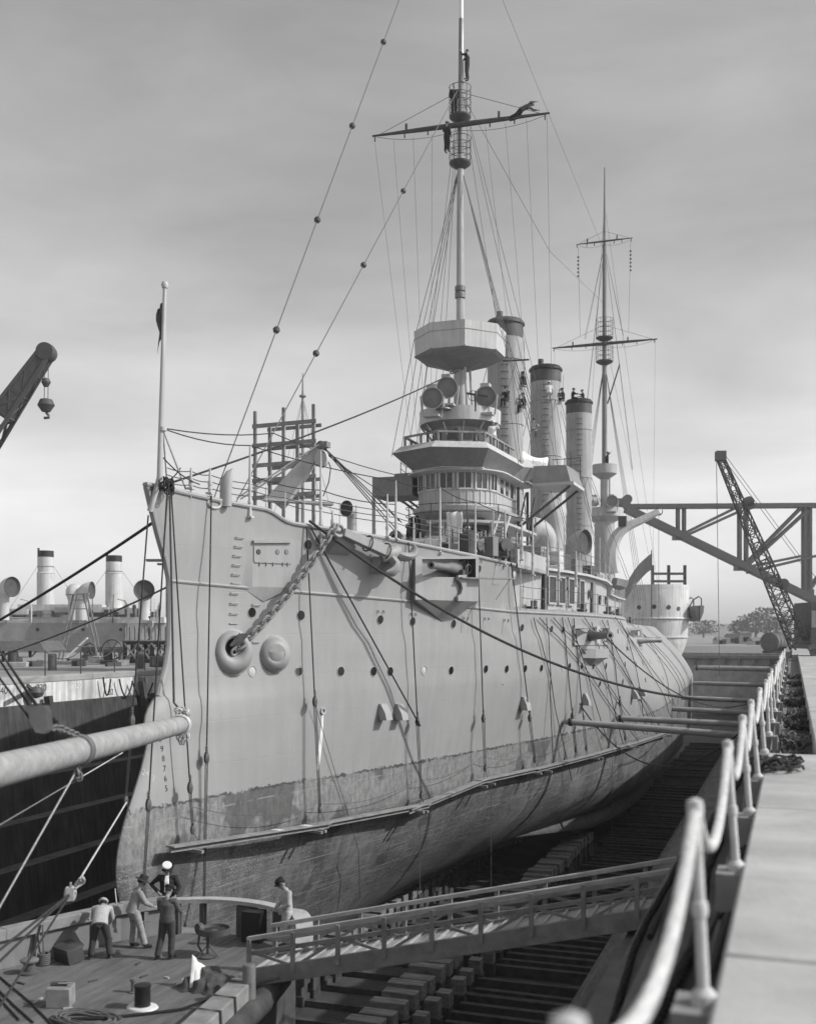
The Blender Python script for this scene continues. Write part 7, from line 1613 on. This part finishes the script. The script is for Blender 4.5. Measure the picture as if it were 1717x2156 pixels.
for k, (u, v, w, h_, d_) in enumerate(((1546, 1352, 22, 14, 240), (1572, 1348, 20, 18, 245), (1655, 1350, 24, 22, 230), (1520, 1362, 18, 8, 230), (1600, 1362, 30, 8, 215))):
    L = Loc(u, d_); s_ = d_ / F0; t = thing('far_shed', ('low pale shed beside the drum tank beyond the gate', 'gabled pale shed beyond the dock gate', 'pale shed behind the drum tank', 'long low hut past the spar shores', 'flat hut in front of the drum tank')[k], 'shed', L(0, 0, QZ)); MB().box(L(0, 2, QZ + h_ * s_ / 2), (w * s_, 4, h_ * s_), M=M3).build('walls', PAINT2, t)
    b = MB(); z0_ = QZ + h_ * s_; b.add([L(-w * s_ * .54, -.2, z0_), L(w * s_ * .54, -.2, z0_), L(w * s_ * .54, 4.2, z0_), L(-w * s_ * .54, 4.2, z0_), L(-w * s_ * .54, 2, z0_ + .8), L(w * s_ * .54, 2, z0_ + .8)], [(0, 1, 5, 4), (2, 3, 4, 5), (0, 4, 3), (1, 2, 5)]); b.build('roof', MIDP, t)
    MB().box(L(-w * s_ * .2, -.05, QZ + h_ * s_ * .5), (.8, .12, .9), M=M3).build('window', GLASS, t); MB().box(L(w * s_ * .2, -.05, QZ + h_ * s_ * .4), (.9, .12, 1.5), M=M3).build('door', WOODD, t)
# far trees
def tree(u, d_, h_, w, lb):
    L = Loc(u, d_, 0); t = thing('far_tree', lb, 'tree', L(0, 0, QZ), 'trees on the far shore'); MB().tube([L(0, 0, QZ), L(.3, 0, QZ + h_ * .5), L(0, 0, QZ + h_ * .8)], [h_ * .06, h_ * .04, .1], 7).build('trunk', WOODD, t)
    b = MB(); rr = random.Random(u)
    for k in range(420):
        a = rr.uniform(0, 6.28); f = rr.random() ** .5; e_ = rr.uniform(-1, 1); lob = 1 + .35 * math.sin(3 * a + u) ; x, y, z = w * f * math.cos(a) * lob * math.sqrt(1 - e_ * e_ * .8), w * f * math.sin(a) * lob * math.sqrt(1 - e_ * e_ * .8), h_ * .62 + h_ * .38 * e_
        s_ = rr.uniform(.35, .8); c = L(x, y, QZ + z); u1 = V(rr.uniform(-1, 1), rr.uniform(-1, 1), rr.uniform(-1, 1)).normalized() * s_; u2 = u1.cross(V(rr.uniform(-1, 1), rr.uniform(-1, 1), 1)).normalized() * s_; b.add([c - u1 - u2, c + u1 - u2 * .3, c + u1 + u2, c - u1 * .4 + u2], [(0, 1, 2, 3)])
    b.build('crown', TREES, t, fix=False)
for u, d_, h_, w, lb in ((1590, 520, 12, 8, 'broad tree on the far shore beside the drum tank'), (1612, 540, 15, 9, 'taller rounded tree on the far shore'), (1560, 560, 9, 7, 'low tree on the far shore past the sheds'), (1480, 640, 10, 9, 'lone low tree on the far shore past the stern'), (1640, 530, 10, 8, 'tree on the far shore half hidden by the jib')): tree(u, d_, h_, w, lb)
# ---------------------------------------------------------------- second hull astern, and its boat
L = Loc(1381, 160); s_ = 160 / F0; t = thing('second_ship', 'pale round-sterned ship docked astern of the battleship', 'ship', L(0, 0, FZ))
def rnd_ring(v, hw_, back=22): z = (HV - v) * s_; r = hw_ * s_; return [L(r * math.cos(a), r * .9 * math.sin(a), z) for a in [math.pi + math.pi * i / 22 for i in range(23)]] + [L(r, back, z), L(-r, back, z)]
SHP = mat('second_ship_paint', .58, .6, .14, .5, streak=.2)
b = MB(); b.loft([rnd_ring(1540, 4), rnd_ring(1470, 14), rnd_ring(1430, 30), rnd_ring(1395, 46), rnd_ring(1360, 60), rnd_ring(1342, 64), rnd_ring(1300, 67), rnd_ring(1240, 67)]); h = b.build('hull', SHP, t, ang=60)
for v, w in ((1303, 68), (1342, 65.5)): b = MB(); b.tube(rnd_ring(v, w)[:-1], .14 if v == 1303 else .07, 6); b.build('hull_band', SHP, h)
b = MB(); b.loft([rnd_ring(1240, 67.5), rnd_ring(1233, 67.5)]); b.build('bulwark', SHP, t)
for u_, v in ((-46, 1280), (-18, 1279), (12, 1280), (34, 1283)):
    a = math.acos(max(-1, min(1, u_ / 67))); r = 67 * s_; c = L(r * math.cos(a), -r * .9 * math.sin(a), (HV - v) * s_); b = MB(); b.lathe([(.0001, .05), (.3, .05), (.36, -.05)], c, (RV * math.cos(a) - AV * math.sin(a)), 12); b.build('porthole', GLASS, h)
for u0_, u1_, v0_, v1_ in ((-10, 62, 1208, 1208), (-10, 62, 1224, 1224)): MB().beam(L(u0_ * s_, 0, (HV - v0_) * s_), L(u1_ * s_, 0, (HV - v1_) * s_), .35, .35).build('awning_spar', WOODD, t)
for u_ in (-8, 26, 60): MB().beam(L(u_ * s_, 0, (HV - 1235) * s_), L(u_ * s_, 0, (HV - 1190) * s_), .45, .3).build('awning_post', WOODD, t)
L2 = Loc(1466, 158); bt = thing('hung_boat', 'dark-bottomed ship boat hanging from davits on the far hull', 'boat', L2(0, 0, 1.2)); z0_ = (HV - 1296) * s_
b = MB(); rings = []
for i in range(11):
    t_ = i / 10; w = 1.25 * math.sin(math.pi * min(.98, max(.04, .12 + .86 * t_))) ** .7; y = -1.5 + 7 * t_; k = .35 * abs(t_ - .45)
    rings.append([L2(-w, y, z0_ + 1.2 + k), L2(-w * .9, y, z0_ + .2 + k), L2(-w * .45, y, z0_ - .6 + k), L2(0, y, z0_ - .95 + k), L2(w * .45, y, z0_ - .6 + k), L2(w * .9, y, z0_ + .2 + k), L2(w, y, z0_ + 1.2 + k)])
b.loft(rings); b.build('boat_hull', MIDP, bt)
MB().beam(L2(0, -1.6, z0_ - .9), L2(0, -1.5, z0_ + 1.4), .12, .2).build('stem', STEELD, bt)
for y in (-.3, 4): b = MB(); b.tube([L(60 * s_, y + 1, (HV - 1300) * s_), L2(-.6, y, z0_ + 2.2), L2(.2, y, z0_ + 2.7), L2(.6, y, z0_ + 2.4), L2(.6, y, z0_ + 1)], .1, 6); b.build('davit', STEELD, t)
# ---------------------------------------------------------------- haze: still summer air over the harbour
hz = MB().box((-150, 560, 10), (1100, 1200, 52)).build('haze', FAR, None); hz.data.materials.clear()
hm = bpy.data.materials.new('haze_air'); hm.use_nodes = True; ht = hm.node_tree; ht.nodes.clear(); ho = N(ht, 'ShaderNodeOutputMaterial'); pv = N(ht, 'ShaderNodeVolumePrincipled')
pv.inputs['Color'].default_value = (.93, .93, .93, 1); pv.inputs['Density'].default_value = .0004; pv.inputs['Anisotropy'].default_value = .2; ht.links.new(pv.outputs[0], ho.inputs['Volume']); hz.data.materials.append(hm); hz['kind'] = 'stuff'
